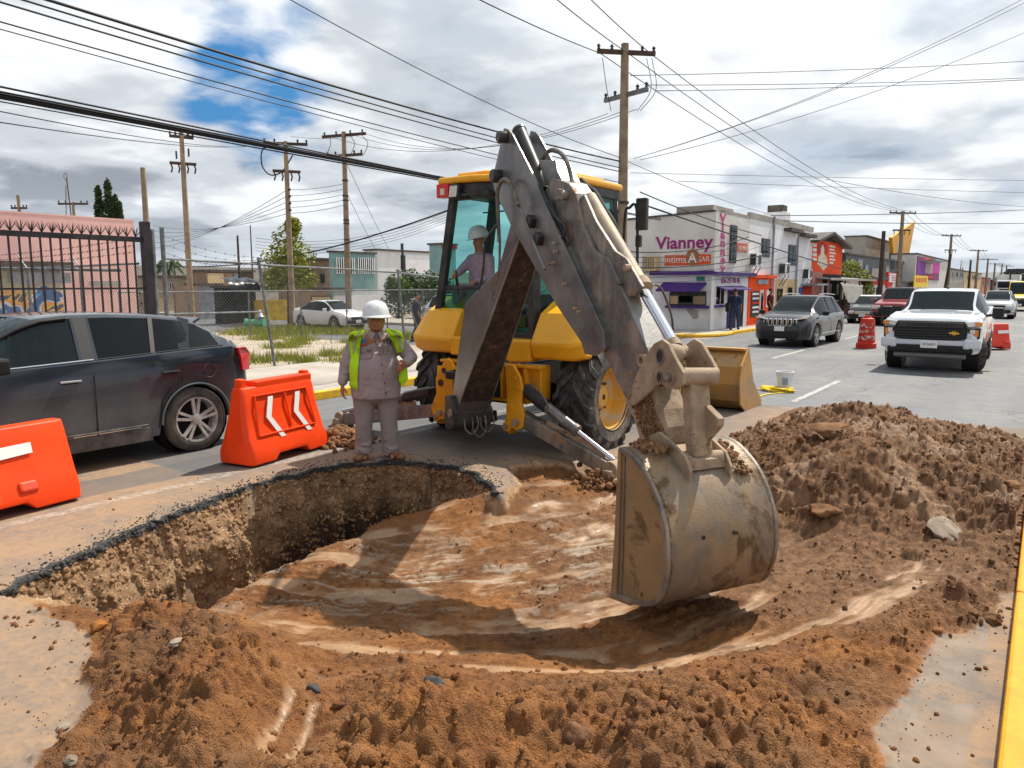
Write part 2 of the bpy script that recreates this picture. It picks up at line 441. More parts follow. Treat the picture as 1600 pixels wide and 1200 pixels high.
CP = [  # px, py, z : surface of the dug area without the wall
 (40, 945, -.02), (100, 960, -.22), (150, 950, -.42), (220, 935, -.62), (300, 930, -.85), (370, 915, -1.05), (450, 880, -1.15), (540, 840, -1.15), (640, 800, -1.1), (720, 770, -.6),
 (300, 880, -1.0), (400, 850, -1.15), (500, 800, -1.2), (600, 775, -1.2), (690, 758, -.8),
 (240, 955, -.45), (330, 948, -.50), (400, 908, -.46), (500, 862, -.40), (600, 820, -.34), (700, 790, -.20), (775, 768, -.05), (800, 758, -.05),
 (420, 950, -.44), (520, 905, -.42), (640, 870, -.40), (760, 830, -.28), (880, 780, -.17), (950, 740, -.12), (880, 735, -.10),
 (450, 1000, -.32), (600, 970, -.36), (750, 930, -.40), (900, 900, -.33), (960, 860, -.29), (620, 1015, -.28), (800, 1000, -.34), (980, 960, -.31), (1120, 930, -.27), (1080, 1010, -.27), (950, 1040, -.28),
 (1080, 880, -.25), (1200, 850, -.16), (1200, 930, -.19), (1330, 900, -.07), (1330, 960, -.06), (1220, 1010, -.14), (1100, 800, -.22), (1160, 780, -.1), (1060, 740, -.1), (1120, 720, -.04),
 (140, 1015, .02), (180, 975, .02), (240, 950, .13), (300, 952, .12), (330, 985, .22), (395, 1000, .21), (350, 1050, .30), (250, 1050, .08), (180, 1090, .07), (430, 1040, -.02), (480, 1060, -.06), (400, 1120, .03),
 (320, 1130, .27), (250, 1180, .14), (140, 1180, .05), (480, 1150, -.03), (430, 1190, 0), (540, 1100, .02), (640, 1050, .06), (660, 1075, .23), (720, 1110, .27), (620, 1150, .22), (560, 1190, .16), (820, 1090, .0), (880, 1060, -.02),
 (850, 1130, .1), (950, 1100, .18), (1000, 1075, .1), (760, 1190, .12), (1080, 1070, .03), (1000, 1160, .26), (900, 1190, .14), (1100, 1130, .14), (1180, 1070, .08), (1260, 1100, .10), (1200, 1170, .12), (1320, 1150, .05),
 (1290, 1040, .06), (1350, 990, .07), (1430, 975, .06), (1500, 950, .08), (1560, 925, .12), (1580, 950, .05), (1400, 1040, .02), (1440, 1000, .03), (1370, 1120, .0),
 (1130, 700, .05), (1190, 690, .32), (1240, 662, .50), (1285, 640, .66), (1335, 632, .72), (1385, 642, .66), (1430, 668, .54), (1500, 690, .42), (1570, 705, .36), (1650, 730, .22),
 (1215, 730, .30), (1280, 710, .46), (1350, 720, .46), (1430, 730, .40), (1520, 750, .33), (1600, 770, .24), (1160, 750, .08), (1230, 780, .12), (1320, 780, .18), (1400, 790, .17), (1500, 800, .15), (1590, 820, .12),
 (1240, 830, -.09), (1330, 840, -.04), (1430, 850, .0), (1530, 870, .03), (1590, 880, .03), (1420, 900, -.04), (1520, 910, .0),
 (1100, 690, .0), (1200, 655, 0), (1290, 612, 0), (1380, 612, 0), (1450, 640, 0), (1560, 672, 0), (1200, 640, 0), (1650, 690, 0),
 (1500, 1050, 0), (1450, 1120, 0), (1440, 1200, 0), (1540, 1010, 0), (1550, 1200, 0), (60, 1040, 0), (30, 1120, 0), (0, 1200, 0), (20, 1000, 0), (1420, 1400, 0), (1100, 1500, 0), (500, 1500, 0), (-100, 1300, 0), (800, 1350, .05), (400, 1350, .04)]
cp = np.array([(*gpt(a, b, z), z) for a, b, z in CP])
def rbf(P, Z, X, Y):
    D = np.hypot(P[:, None, 0] - P[None, :, 0], P[:, None, 1] - P[None, :, 1]) + np.eye(len(P)) * .02
    wts = np.linalg.solve(D, Z); out = np.zeros(X.shape)
    for i in range(len(P)): out += wts[i] * np.hypot(X - P[i, 0], Y - P[i, 1])
    return out
ZB = rbf(cp[:, :2], cp[:, 2], XX, YY)
LIP = [(150, 985, -.30), (240, 965, -.42), (330, 950, -.5), (375, 920, -.48), (400, 902, -.46), (500, 853, -.40), (600, 810, -.34), (700, 783, -.20), (755, 770, -.08)]
lip = np.array([gpt(*p) for p in LIP])
slot_poly = np.vstack([rim[2:N_RIM_CUT + 1], lip[::-1]])
d_lip = (seg_dist(XX, YY, lip) + fbm(XX, YY, 5, 4, 15) * .05) * inside(XX, YY, slot_poly)
slot = np.clip(d_lip / .16, 0, 1); slot = slot * slot * (3 - 2 * slot)
deep_z = -1.45 + .5 * np.clip((-4.2 + 0 - XX) / 1.2, 0, 1) * np.clip((5.2 - YY) / 1.5, 0, 1)
ZB = ZB * (1 - slot) + np.minimum(ZB, deep_z) * slot
far_fade = np.clip((d_soil + .25) / .3, 0, 1)
wall_w = .11 + .34 * np.clip((YY * -1 + 4.6) / 2.5, 0, 1) + .05 * fbm(XX, YY, 3, 3, 77)
tw = np.clip(d_rim / wall_w, 0, 1)
tw = np.where(in_pit, tw, 0)
pit_z = ZB * tw
is_rim_side = in_pit
soil_m = np.clip(d_soil / .10, 0, 1)
side_line = soil[len(rim) - 2 - 6:]
d_side = seg_dist(XX, YY, side_line) * np.where(inside(XX, YY, soil), 1, 0)
pit_z = pit_z * np.clip(d_side / .18, 0, 1)
Z = np.where(in_pit, pit_z, ZB * np.clip(d_soil / .25, 0, 1))
n1 = fbm(XX, YY, 3.2, 6, 21, .58); n2 = fbm(XX, YY, 11, 5, 33, .62, True); n3 = fbm(XX, YY, 34, 3, 41, .6, True)
SWX, SWY = -5.7, 6.8
RR = np.hypot(XX - SWX, YY - SWY) + fbm(XX, YY, .9, 3, 51) * .25
TH_ = np.arctan2(YY - SWY, XX - SWX)
streak_n = fbm(RR * 3.2, TH_ * 2.0, 1.0, 5, 57, .6); streak_f = fbm(RR * 13, TH_ * 5.0, 1.0, 4, 58, .6)
band = np.clip(.5 + np.sin(RR * 2 * np.pi / .60 + 1.1) * .45 + streak_n * 2.2 + fbm(XX, YY, 2.5, 4, 53, .6) * .9, 0, 1)
heap = np.clip((ZB - .0) / .12, 0, 1)
flat = np.clip((-ZB - .04) / .10, 0, 1) * np.clip((.62 + ZB) / .1, 0, 1) * (1 - slot)
flat *= np.clip((RR - .8) / .8, 0, 1)
fp2 = np.array([gpt(*p) for p in ((1160, 860), (1300, 850), (1480, 870), (1560, 905), (1440, 950), (1330, 985), (1200, 1030), (1110, 1040))])
flat = np.maximum(flat, np.clip(seg_dist(XX, YY, fp2, True) / .18 * inside(XX, YY, fp2), 0, 1))
heap *= 1 - flat
rough = np.clip(.35 + heap * 1.0, 0, 1.25)
n4 = fbm(XX, YY, 6.5, 4, 37, .55, True); n5 = fbm(XX, YY, 62, 2, 43, .6, True)
crumbly = np.where(flat > .3, np.clip(band * 1.3 - .15, .06, 1), 1.0)
Zs = Z + soil_m * (n1 * .15 * rough * (1 - .6 * flat) + np.maximum(n2, -.3) * .045 * rough * (.15 + .85 * crumbly) + np.maximum(n4, -.2) * .045 * heap + (n3 * .016 + n5 * .004) * crumbly)
Zs += soil_m * flat * ((band - .5) * .032 + streak_f * .030)
w1 = worley(XX + .012 * n3, YY + .01 * n5, 17, 1); w2 = worley(XX + .006 * n5, YY, 36, 2); w3 = worley(XX, YY, 70, 3); w0 = worley(XX + .04 * n2, YY + .03 * n3, 7.5, 4)
hd_ = np.clip((XX + 3.9) / .9, 0, 1) * np.clip((YY - 4.2) / 1.2, 0, 1)
cr = np.clip(crumbly, 0, 1) * soil_m
Zs += cr * (w1 * .019 * np.clip(.35 + n4 * 1.6 + heap * .3, .15, 1.0) + w2 * .011 * np.clip(.7 + n4 * 2, .2, 1.2) + w3 * .006 + w0 * heap * .020 * np.clip(.6 + n4 * 3, 0, 1.5))
Zs += soil_m * heap * fbm(XX, YY, 1.5, 4, 38, .6) * .10
r_ = np.random.RandomState(3)
cl_x, cl_y, cl_r = [], [], []
for k in range(5000):
    x = -(-GX1 + (-GX0 + GX1) * r_.rand() ** 1.35); y = GY0 + (9.6 - GY0) * r_.rand() ** 1.15
    rr = .012 + .040 * r_.rand() ** 3.0
    if rr > .03 and r_.rand() < .3: rr *= 1.4
    i0, i1 = np.searchsorted(gxs, [x - rr, x + rr]); j0, j1 = np.searchsorted(gys, [y - rr, y + rr])
    ic, jc = min(np.searchsorted(gxs, x), len(gxs) - 1), min(np.searchsorted(gys, y), len(gys) - 1)
    if d_soil[ic, jc] < .02 or i1 - i0 < 2 or j1 - j0 < 2: continue
    keep = (.25 + .75 * max(heap[ic, jc], 1 - flat[ic, jc])) * crumbly[ic, jc]
    if r_.rand() > keep * (1.0 if tw[ic, jc] > .98 or not in_pit[ic, jc] else .35): continue
    sx = XX[i0:i1, j0:j1] - x; sy = YY[i0:i1, j0:j1] - y
    an = r_.rand() * 3.14; ex = .65 + .5 * r_.rand()
    u = (sx * np.cos(an) + sy * np.sin(an)) / ex; v = -sx * np.sin(an) + sy * np.cos(an)
    q = np.clip(1.15 - (np.abs(u / rr) ** 1.6 + np.abs(v / rr) ** 1.9) + .35 * n3[i0:i1, j0:j1], 0, 1) ** .6
    base = Zs[ic, jc]
    Zs[i0:i1, j0:j1] = np.where(q > 0, np.maximum(Zs[i0:i1, j0:j1], base - rr * .25 + q * rr * .70), Zs[i0:i1, j0:j1])
asp = 1 - soil_m
edge = np.exp(-np.maximum(-d_soil, 0) / .10) * asp
Zs = Zs + asp * (fbm(XX, YY, 1.1, 3, 61) * .008 + edge * np.maximum(fbm(XX, YY, 26, 3, 63, .6, True), 0) * .03)
Zs = np.where((XX < GX0 + .12) | (YY > GY1 - .12) | (XX > GX1 - .06), np.minimum(Zs, 0), Zs)
Zs[0, :] = 0; Zs[:, -1] = 0; Zs[:, 0] = 0
gz = np.gradient(Zs, gxs, gys); steep = np.clip(np.hypot(*gz) / 2.5 - .25, 0, 1) * in_pit * (tw < 1)
VX = XX + steep * (fbm(Zs * 5 + XX * 5, YY * 5, 1, 4, 71) * .05)
VY = YY + steep * (fbm(Zs * 5 + XX * 5, YY * 5 + 40, 1, 4, 73) * .05)
def height_at(x, y):
    i = int(np.clip(np.searchsorted(gxs, x), 0, len(gxs) - 1)); j = int(np.clip(np.searchsorted(gys, y), 0, len(gys) - 1))
    if x < GX0 or x > GX1 or y > GY1 or y < GY0: return 0.0
    return float(Zs[i, j])
def grid_mesh(name, X, Y, Z, attrs, mat):
    a, b = X.shape
    me = bpy.data.meshes.new(name)
    co = np.stack([X, Y, Z], -1).reshape(-1, 3).astype(np.float32)
    idx = np.arange(a * b).reshape(a, b)
    q = np.stack([idx[:-1, :-1], idx[1:, :-1], idx[1:, 1:], idx[:-1, 1:]], -1).reshape(-1, 4)
    me.vertices.add(len(co)); me.vertices.foreach_set('co', co.ravel())
    me.loops.add(q.size); me.loops.foreach_set('vertex_index', q.ravel().astype(np.int32))
    me.polygons.add(len(q)); me.polygons.foreach_set('loop_start', np.arange(0, q.size, 4, dtype=np.int32))
    me.polygons.foreach_set('loop_total', np.full(len(q), 4, np.int32)) if False else None
    me.update(calc_edges=True)
    for k, v in attrs.items():
        at = me.attributes.new(k, 'FLOAT', 'POINT'); at.data.foreach_set('value', v.astype(np.float32).ravel())
    me.polygons.foreach_set('use_smooth', np.ones(len(q), bool))
    me.materials.append(mat)
    o = bpy.data.objects.new(name, me); COL.objects.link(o); return o
wetn = fbm(XX, YY, 1.7, 4, 91)
wet = flat * np.clip((.42 - band) / .3, 0, 1) * np.clip((wetn + .16) / .12, 0, 1)
wet2 = np.clip((wetn - .02) / .1, 0, 1) * np.clip((ZB - .05) / .1, 0, 1) * np.clip((XX + 3.2) / .6, 0, 1) * np.clip((YY - 5) / .8, 0, 1) * .45
pale = np.clip(1 - np.abs(RR - 3.1) / 1.2, 0, 1) * flat * np.clip((streak_f + .02) / .1, 0, 1) * np.clip((fbm(XX, YY, 3, 5, 93, .65) + .04) / .1, 0, 1)
for tr in (((455, 1090), (425, 1150), (405, 1215)), ((492, 1100), (470, 1150), (455, 1215))):
    dt = seg_dist(XX, YY, np.array([gpt(*q) for q in tr])) + .02 * np.abs(n3); wet = np.maximum(wet, np.clip(1.6 - dt / .022, 0, 1)); Zs -= np.exp(-(dt / .035) ** 2) * .03
wall_m = np.clip((1 - tw) / .3, 0, 1) * in_pit * soil_m
mwall = np.clip((wall_m) , 0, 1)
crumb = np.exp(-np.abs(d_rim + .02) / .028) * (seg_dist(XX, YY, rim[:N_RIM_CUT]) < .5) * np.clip((fbm(XX, YY, 2.1, 3, 95) + .35) / .2, 0, 1)
dust = np.exp(-np.maximum(-d_soil, 0) / .75) * asp + .9 * asp * (YY < 4.2) * (XX < -2.5) + .35 * asp * np.clip(1 - np.abs(XX + 6.2) / 1.0, 0, 1) * np.clip((fbm(XX, YY, 1.3, 5, 97) + .05) / .2, 0, 1)
puddle = asp * np.clip((XX + .75) / .12, 0, 1) * np.clip((-XX - .12) / .02, 0, 1) * np.clip((YY - 2.3) / .3, 0, 1) * np.clip((7.2 - YY) / .5, 0, 1) * np.clip((fbm(XX, YY, 2.3, 4, 99) + .18) / .08, 0, 1)
gm = bpy.data.materials.new('dug_soil_and_asphalt'); gm.use_nodes = True; t = gm.node_tree; b = t.nodes['Principled BSDF']
gp = t.nodes.new('ShaderNodeNewGeometry'); pos = gp.outputs['Position']
def attr(t, n):
    a = t.nodes.new('ShaderNodeAttribute'); a.attribute_name = n; return a.outputs['Fac']
nA = noise(t, pos, 2.0, 8, .6, .3); nB = noise(t, pos, 14, 8, .7); nC = noise(t, pos, 90, 6, .7); nD = noise(t, pos, 240, 3, .6); vv = t.nodes.new('ShaderNodeTexVoronoi'); vv.inputs['Scale'].default_value = 130; t.links.new(pos, vv.inputs['Vector']); vD = math_(t, 'SUBTRACT', 1.0, vv.outputs['Distance'])
soilc = ramp(t, math_(t, 'ADD', math_(t, 'MULTIPLY', nA, .55), math_(t, 'MULTIPLY', nB, .45)), [(.34, (.075, .029, .008)), (.46, (.21, .080, .020)), (.60, (.37, .152, .038)), (.74, (.49, .25, .085))])
soilc = mixc(t, ramp(t, nC, [(.35, .5), (.62, 0)]), soilc, (.075, .030, .010))
wallc = ramp(t, nB, [(.32, (.16, .09, .045)), (.50, (.44, .28, .15)), (.62, (.58, .41, .24)), (.8, (.68, .52, .34))])
wallc = mixc(t, ramp(t, noise(t, pos, 45, 3, .5), [(.60, 0), (.66, .7)]), wallc, (.50, .44, .36))
wallc = mixc(t, attr(t, 'deep'), wallc, (.07, .036, .016))  # lower wall darkened: slot shade and moist earth put into the colour
soilc = mixc(t, ramp(t, noise(t, pos, 1.1, 5, .6, .5), [(.46, 0), (.62, .5)]), soilc, mixc(t, nB, (.12, .058, .024), (.27, .145, .065)))
c = mixc(t, attr(t, 'wall'), soilc, wallc)
c = mixc(t, attr(t, 'heapdark'), c, ramp(t, nB, [(.35, (.075, .034, .014)), (.50, (.175, .090, .043)), (.70, (.29, .168, .09))]))
c = mixc(t, attr(t, 'pale'), c, (.50, .42, .32))
c = mixc(t, math_(t, 'MULTIPLY', attr(t, 'wet'), .8), c, ramp(t, nA, [(.35, (.21, .125, .062)), (.6, (.35, .225, .125))]))
foam = math_(t, 'MULTIPLY', attr(t, 'wet'), ramp(t, noise(t, pos, 38, 7, .75, .8), [(.60, 0), (.68, .7)]))
c = mixc(t, foam, c, (.66, .60, .53))
aspc = mixc(t, ramp(t, nC, [(.3, 0), (.7, 1)]), (.062, .064, .069), (.135, .136, .14))
aspc = mixc(t, ramp(t, nA, [(.35, 0), (.7, .4)]), aspc, (.165, .158, .15))
aspc = mixc(t, math_(t, 'MULTIPLY', attr(t, 'dust'), ramp(t, math_(t, 'ADD', math_(t, 'MULTIPLY', nA, .5), math_(t, 'MULTIPLY', nB, .5)), [(.34, .2), (.56, 1.0)])), aspc, (.29, .19, .115))
aspc = mixc(t, math_(t, 'MULTIPLY', attr(t, 'puddle'), .45), aspc, (.10, .088, .075))
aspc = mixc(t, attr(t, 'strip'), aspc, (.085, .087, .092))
aspc = mixc(t, math_(t, 'MULTIPLY', attr(t, 'line'), ramp(t, nB, [(.42, .05), (.62, .40)])), aspc, (.52, .50, .46))
msoil = ramp(t, math_(t, 'ADD', attr(t, 'soil'), math_(t, 'MULTIPLY', math_(t, 'SUBTRACT', nB, .5), .9)), [(.35, 0), (.55, 1)])
c = mixc(t, msoil, aspc, c)
cr = ramp(t, math_(t, 'ADD', attr(t, 'crumb'), math_(t, 'MULTIPLY', math_(t, 'SUBTRACT', nB, .5), .9)), [(.33, 0), (.48, 1)])
c = mixc(t, cr, c, ramp(t, nC, [(.4, (.012, .012, .013)), (.66, (.10, .095, .09))]))
t.links.new(c, b.inputs['Base Color'])
rg = math_(t, 'SUBTRACT', .92, math_(t, 'MULTIPLY', attr(t, 'wet'), math_(t, 'MULTIPLY', ramp(t, nB, [(.40, 1.0), (.62, .35)]), .55)))
rg = math_(t, 'SUBTRACT', rg, math_(t, 'MULTIPLY', attr(t, 'puddle'), ramp(t, noise(t, pos, 5, 3, .5), [(.35, .26), (.65, .08)])))
t.links.new(rg, b.inputs['Roughness'])
bn = t.nodes.new('ShaderNodeBump'); bn.inputs['Distance'].default_value = .020
hh = math_(t, 'ADD', math_(t, 'ADD', math_(t, 'MULTIPLY', nC, .7), math_(t, 'MULTIPLY', nD, .3)), math_(t, 'MULTIPLY', vD, math_(t, 'MULTIPLY', attr(t, 'soil'), .45)))
t.links.new(hh, bn.inputs['Height'])
bs = math_(t, 'MULTIPLY', math_(t, 'ADD', math_(t, 'MULTIPLY', msoil, .75), .12), math_(t, 'SUBTRACT', 1.0, math_(t, 'MULTIPLY', math_(t, 'ADD', attr(t, 'puddle'), attr(t, 'wet'), clamp=True), .85)))
t.links.new(bs, bn.inputs['Strength']); t.links.new(bn.outputs[0], b.inputs['Normal'])
heapd = np.clip((XX + 3.9) / .9, 0, 1) * np.clip((YY - 4.2) / 1.2, 0, 1) * .85
line_m = asp * (np.abs(XX + 6.93 + fbm(XX, YY, 1.2, 2, 11) * .05) < .065)
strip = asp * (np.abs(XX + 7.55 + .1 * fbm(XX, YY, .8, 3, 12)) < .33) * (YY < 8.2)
dust = dust + .95 * asp * (XX > -2.2) * (YY < 8) * np.clip((fbm(XX, YY, 1.9, 5, 101, .6) + .10) / .22, 0, 1)
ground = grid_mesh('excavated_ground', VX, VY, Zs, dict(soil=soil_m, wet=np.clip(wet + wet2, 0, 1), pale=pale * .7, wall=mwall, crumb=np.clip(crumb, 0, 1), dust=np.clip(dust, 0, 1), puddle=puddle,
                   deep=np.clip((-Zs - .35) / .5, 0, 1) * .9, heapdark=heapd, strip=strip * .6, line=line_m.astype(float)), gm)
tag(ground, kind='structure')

# the cut face of the trench: broken asphalt layer on top, stony fill below
rs = [Vector((p[0], p[1], 0)) for p in rim[2:N_RIM_CUT + 1]]; rs = [a.lerp(b_, k / 5) for a, b_ in zip(rs, rs[1:]) for k in range(5)]
NR, NV = len(rs), 78; WX = np.zeros((NR, NV)); WY = WX.copy(); WZ = WX.copy(); cxy = np.array([(p.x, p.y) for p in rs])
tg = np.gradient(cxy, axis=0); tg = np.array([np.convolve(np.pad(tg[:, k], 20, 'edge'), np.ones(41) / 41, 'valid') for k in (0, 1)]).T; tg /= np.linalg.norm(tg, axis=1)[:, None] + 1e-9
nm_ = np.stack([tg[:, 1], -tg[:, 0]], -1)
arc = np.concatenate([[0], np.cumsum(np.linalg.norm(np.diff(cxy, axis=0), axis=1))])
ww = (.11 + .34 * np.clip((4.6 - cxy[:, 1]) / 2.5, 0, 1))
hs = np.concatenate([np.linspace(0, .10, 12), np.linspace(.112, 1.6, NV - 12)])
AA, HH = np.meshgrid(arc, hs, indexing='ij')
wobr = fbm(cxy[:, 0], cxy[:, 1], 2.2, 4, 5) * .10 + fbm(cxy[:, 0], cxy[:, 1], 9, 3, 9) * .05
lay = HH < .04 + .10 * fbm(AA, HH * 0, 1.7, 4, 201, .6)
off = .035 + (ww[:, None] / 1.1 + .10) * np.minimum(HH, .5) + ww[:, None] * .25 * np.maximum(HH - .5, 0) - wobr[:, None] * .55
off += fbm(AA, HH, 2.0, 5, 203, .6) * .16 * np.clip(HH / .3, 0, 1) + np.maximum(fbm(AA, HH, 9, 4, 205, .6, True), -.15) * .055 + fbm(AA, HH, 30, 3, 207, .6, True) * .018
off += np.where(lay, .012 + fbm(AA, HH * .3, 7, 3, 209) * .03, 0)
a0 = arc[np.argmin(np.hypot(*(cxy - np.array(gpt(322, 782))).T))]
off += .26 * np.exp(-((AA - a0) / .30) ** 2) * np.clip(HH / .35, 0, 1) - .10 * np.exp(-((AA - a0 - .55) / .18) ** 2)
off = np.maximum(off, .012 + (ww[:, None] / 1.2) * HH)
topz = .012 + .012 * fbm(arc, arc * 0, 11, 3, 211)
WX = cxy[:, 0:1] + nm_[:, 0:1] * off; WY = cxy[:, 1:2] + nm_[:, 1:2] * off; WZ = -HH + topz[:, None] * (HH < .02)
WX[:, 0] = cxy[:, 0] - nm_[:, 0] * .07; WY[:, 0] = cxy[:, 1] - nm_[:, 1] * .07; WZ[:, 0] = -.01
gw = bpy.data.materials.new('trench_face'); gw.use_nodes = True; t = gw.node_tree; b = t.nodes['Principled BSDF']
gp = t.nodes.new('ShaderNodeNewGeometry'); pos = gp.outputs['Position']
nB = noise(t, pos, 6, 8, .68); nC = noise(t, pos, 50, 6, .7); vo = t.nodes.new('ShaderNodeTexVoronoi'); vo.inputs['Scale'].default_value = 26; t.links.new(pos, vo.inputs['Vector'])
c = ramp(t, nB, [(.30, (.10, .05, .024)), (.46, (.27, .15, .073)), (.60, (.42, .26, .135)), (.74, (.55, .38, .23))])
c = mixc(t, ramp(t, nC, [(.35, .55), (.6, 0)]), c, (.10, .06, .035))
c = mixc(t, ramp(t, vo.outputs['Distance'], [(.16, .55), (.24, 0)]), c, (.60, .52, .42))
c = mixc(t, attr(t, 'deep'), c, (.030, .014, .006))  # shade of the undercut slot painted in by depth, along with moist soil
c = mixc(t, ramp(t, math_(t, 'ADD', attr(t, 'tar'), math_(t, 'MULTIPLY', math_(t, 'SUBTRACT', nC, .5), .5)), [(.4, 0), (.55, 1)]), c, ramp(t, nC, [(.4, (.010, .010, .011)), (.7, (.09, .085, .08))]))
t.links.new(c, b.inputs['Base Color']); b.inputs['Roughness'].default_value = .95
bn = t.nodes.new('ShaderNodeBump'); bn.inputs['Distance'].default_value = .02; bn.inputs['Strength'].default_value = .8; t.links.new(nC, bn.inputs['Height']); t.links.new(bn.outputs[0], b.inputs['Normal'])
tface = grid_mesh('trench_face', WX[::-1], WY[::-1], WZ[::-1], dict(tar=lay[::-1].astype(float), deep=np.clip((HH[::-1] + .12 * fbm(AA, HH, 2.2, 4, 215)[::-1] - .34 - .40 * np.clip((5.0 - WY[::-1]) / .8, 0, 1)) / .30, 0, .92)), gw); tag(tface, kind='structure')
rw = np.random.RandomState(5); wi, wt = [], []
for k in range(9000):
    i, j = rw.randint(2, NR - 2), rw.randint(1, 60)
    q = (WX[i, j], WY[i, j], WZ[i, j]); s_ = .005 + .026 * rw.rand() ** 3.2
    (wt if lay[i, j] or j < 5 else wi).append((rw.randint(0, 12), q, s_ if not lay[i, j] else .006 + .014 * rw.rand(), tuple(rw.rand(3) * 6)))
WALLB = (wi, wt)
print('GRID', XX.shape, XX.size)
# road, pavement, far ground round the dug area
m_asph = bpy.data.materials.new('road_asphalt'); m_asph.use_nodes = True; t = m_asph.node_tree; b = t.nodes['Principled BSDF']
gp = t.nodes.new('ShaderNodeNewGeometry'); pos = gp.outputs['Position']
nA = noise(t, pos, .35, 6, .6, .3); nB = noise(t, pos, 3.5, 7, .65); nC = noise(t, pos, 90, 5, .7)
mp = t.nodes.new('ShaderNodeMapping'); mp.inputs['Scale'].default_value = (1.6, .05, 1); t.links.new(pos, mp.inputs[0])
nW = noise(t, mp.outputs[0], 1.0, 5, .6)
c = mixc(t, ramp(t, nC, [(.3, 0), (.7, 1)]), (.075, .079, .087), (.15, .155, .165))
c = mixc(t, ramp(t, nW, [(.38, 0), (.62, .6)]), c, (.165, .17, .178))
c = mixc(t, ramp(t, nB, [(.35, .5), (.55, 0)]), c, (.085, .087, .092))
c = mixc(t, ramp(t, nA, [(.50, 0), (.64, .5)]), c, (.21, .195, .175))
vo = t.nodes.new('ShaderNodeTexVoronoi'); vo.feature = 'DISTANCE_TO_EDGE'; vo.inputs['Scale'].default_value = .42
wv = t.nodes.new('ShaderNodeVectorMath'); wv.operation = 'ADD'
wn = t.nodes.new('ShaderNodeTexNoise'); wn.inputs['Scale'].default_value = 1.6; wn.inputs['Detail'].default_value = 6
t.links.new(pos, wn.inputs['Vector']); ws = t.nodes.new('ShaderNodeVectorMath'); ws.operation = 'SCALE'; ws.inputs['Scale'].default_value = 1.3
t.links.new(wn.outputs['Color'], ws.inputs[0]); t.links.new(pos, wv.inputs[0]); t.links.new(ws.outputs[0], wv.inputs[1]); t.links.new(wv.outputs[0], vo.inputs['Vector'])
crk = math_(t, 'MULTIPLY', ramp(t, vo.outputs['Distance'], [(0.0, 1.0), (.012, 0.0)]), ramp(t, nA, [(.40, .15), (.52, .9)]))
c = mixc(t, crk, c, (.05, .05, .05))
t.links.new(c, b.inputs['Base Color']); b.inputs['Roughness'].default_value = .74
bn = t.nodes.new('ShaderNodeBump'); bn.inputs['Strength'].default_value = .25; bn.inputs['Distance'].default_value = .006
t.links.new(nC, bn.inputs['Height']); t.links.new(bn.outputs[0], b.inputs['Normal'])
def sheet(name, rects, z, mat, kind='structure', sub=1):
    mb = MB()
    for x0, x1, y0, y1 in rects:
        mb.quad((x0, y0, z), (x1, y0, z), (x1, y1, z), (x0, y1, z))
    o = mb.build(name, mat, fix=False); return tag(o, kind=kind)
KL, KR = -10.2, 0.0
sheet('road', [(KL, GX0, -40, GY1), (GX0, KR - .012, -40, GY0), (GX0, KR - .012, GY1, 420), (KL, GX0, GY1, 420)], 0.0, m_asph)
m_line = M('worn_white_line', (.38, .38, .37), .8, col2=(.22, .22, .225), scale=3.2, lo=.50, hi=.62, world_co=True)
def marking(x, y0, y1, w=.11):
    o = MB().quad((x - w / 2, y0, .004), (x + w / 2, y0, .004), (x + w / 2, y1, .004), (x - w / 2, y1, .004)).build('lane_marking', m_line, fix=False)
    return tag(o, kind='structure')
for y in np.arange(13.0, 120, 9.0):
    marking(-3.42, y, y + 3.4); 
for y in np.arange(20.6, 120, 9.0):
    marking(-6.0, y - .2, y + 3.2)
marking(-6.93, -8, GY0); 
m_asph2 = m_asph
sheet('cross_street', [(-140, KL, 17.6, 26.4)], 0.0, m_asph)
m_conc = M('pavement_concrete', (.43, .385, .33), .85, col2=(.33, .30, .265), scale=1.6, lo=.35, hi=.65, bump=.25, bscale=70, world_co=True)
m_kerb = M('yellow_kerb_paint', (.80, .47, .015), .55, col2=(.66, .36, .02), scale=6, dirt=((.38, .31, .22), .30, 5), bump=.3, bscale=40, world_co=True)
m_kerb2 = M('fresh_yellow_paint', (.64, .30, .002), .6, col2=(.55, .25, .004), scale=9, dirt=((.40, .28, .12), .16, 16), bump=.35, bscale=55, world_co=True)
m_gravel = M('lot_ground', (.46, .39, .31), .95, col2=(.34, .285, .22), scale=2.5, bump=.5, bscale=60, world_co=True)
def slabs(parent, x0, x1, y0, y1, step, z=.13, gap=.012, dz=.0):
    y = y0; k = 0
    while y < y1 - .1:
        ye = min(y + step, y1)
        o = MB().box(((x0 + x1) / 2, (y + ye) / 2, z / 2 + rnd.uniform(-dz, dz)), (x1 - x0 - gap, ye - y - gap, z)).build('slab', m_conc, parent)
        y = ye
pv = empty('pavement', (0, 0, 0)); tag(pv, kind='structure')
slabs(pv, -14.45, KL - .17, -6, 17.2, 1.55, dz=.003)
kb = empty('left_kerb', (0, 0, 0)); tag(kb, kind='structure')
y = -6
while y < 17.2:
    ln = rnd.uniform(1.9, 2.3)
    ye = min(y + ln, 17.2)
    MB().box((KL - .08, (y + ye) / 2, .07), (.16, ye - y - .008, .15)).build('kerb_stone', m_kerb, kb, bevel=.015)
    y = ye
pv2 = empty('pavement', (0, 0, 0)); tag(pv2, kind='structure')
for (x0, x1) in ((-11.2, KL - .17),):
    slabs(pv2, x0, x1, 28.6, 130, 2.0, dz=.002)
cpts = []
for k in range(9):
    a = math.pi * 1.5 + (math.pi / 2) * k / 8
    cpts.append((KL - 2.0 - .16 + 2.0 * math.cos(a), 28.4 + 2.0 * math.sin(a)))
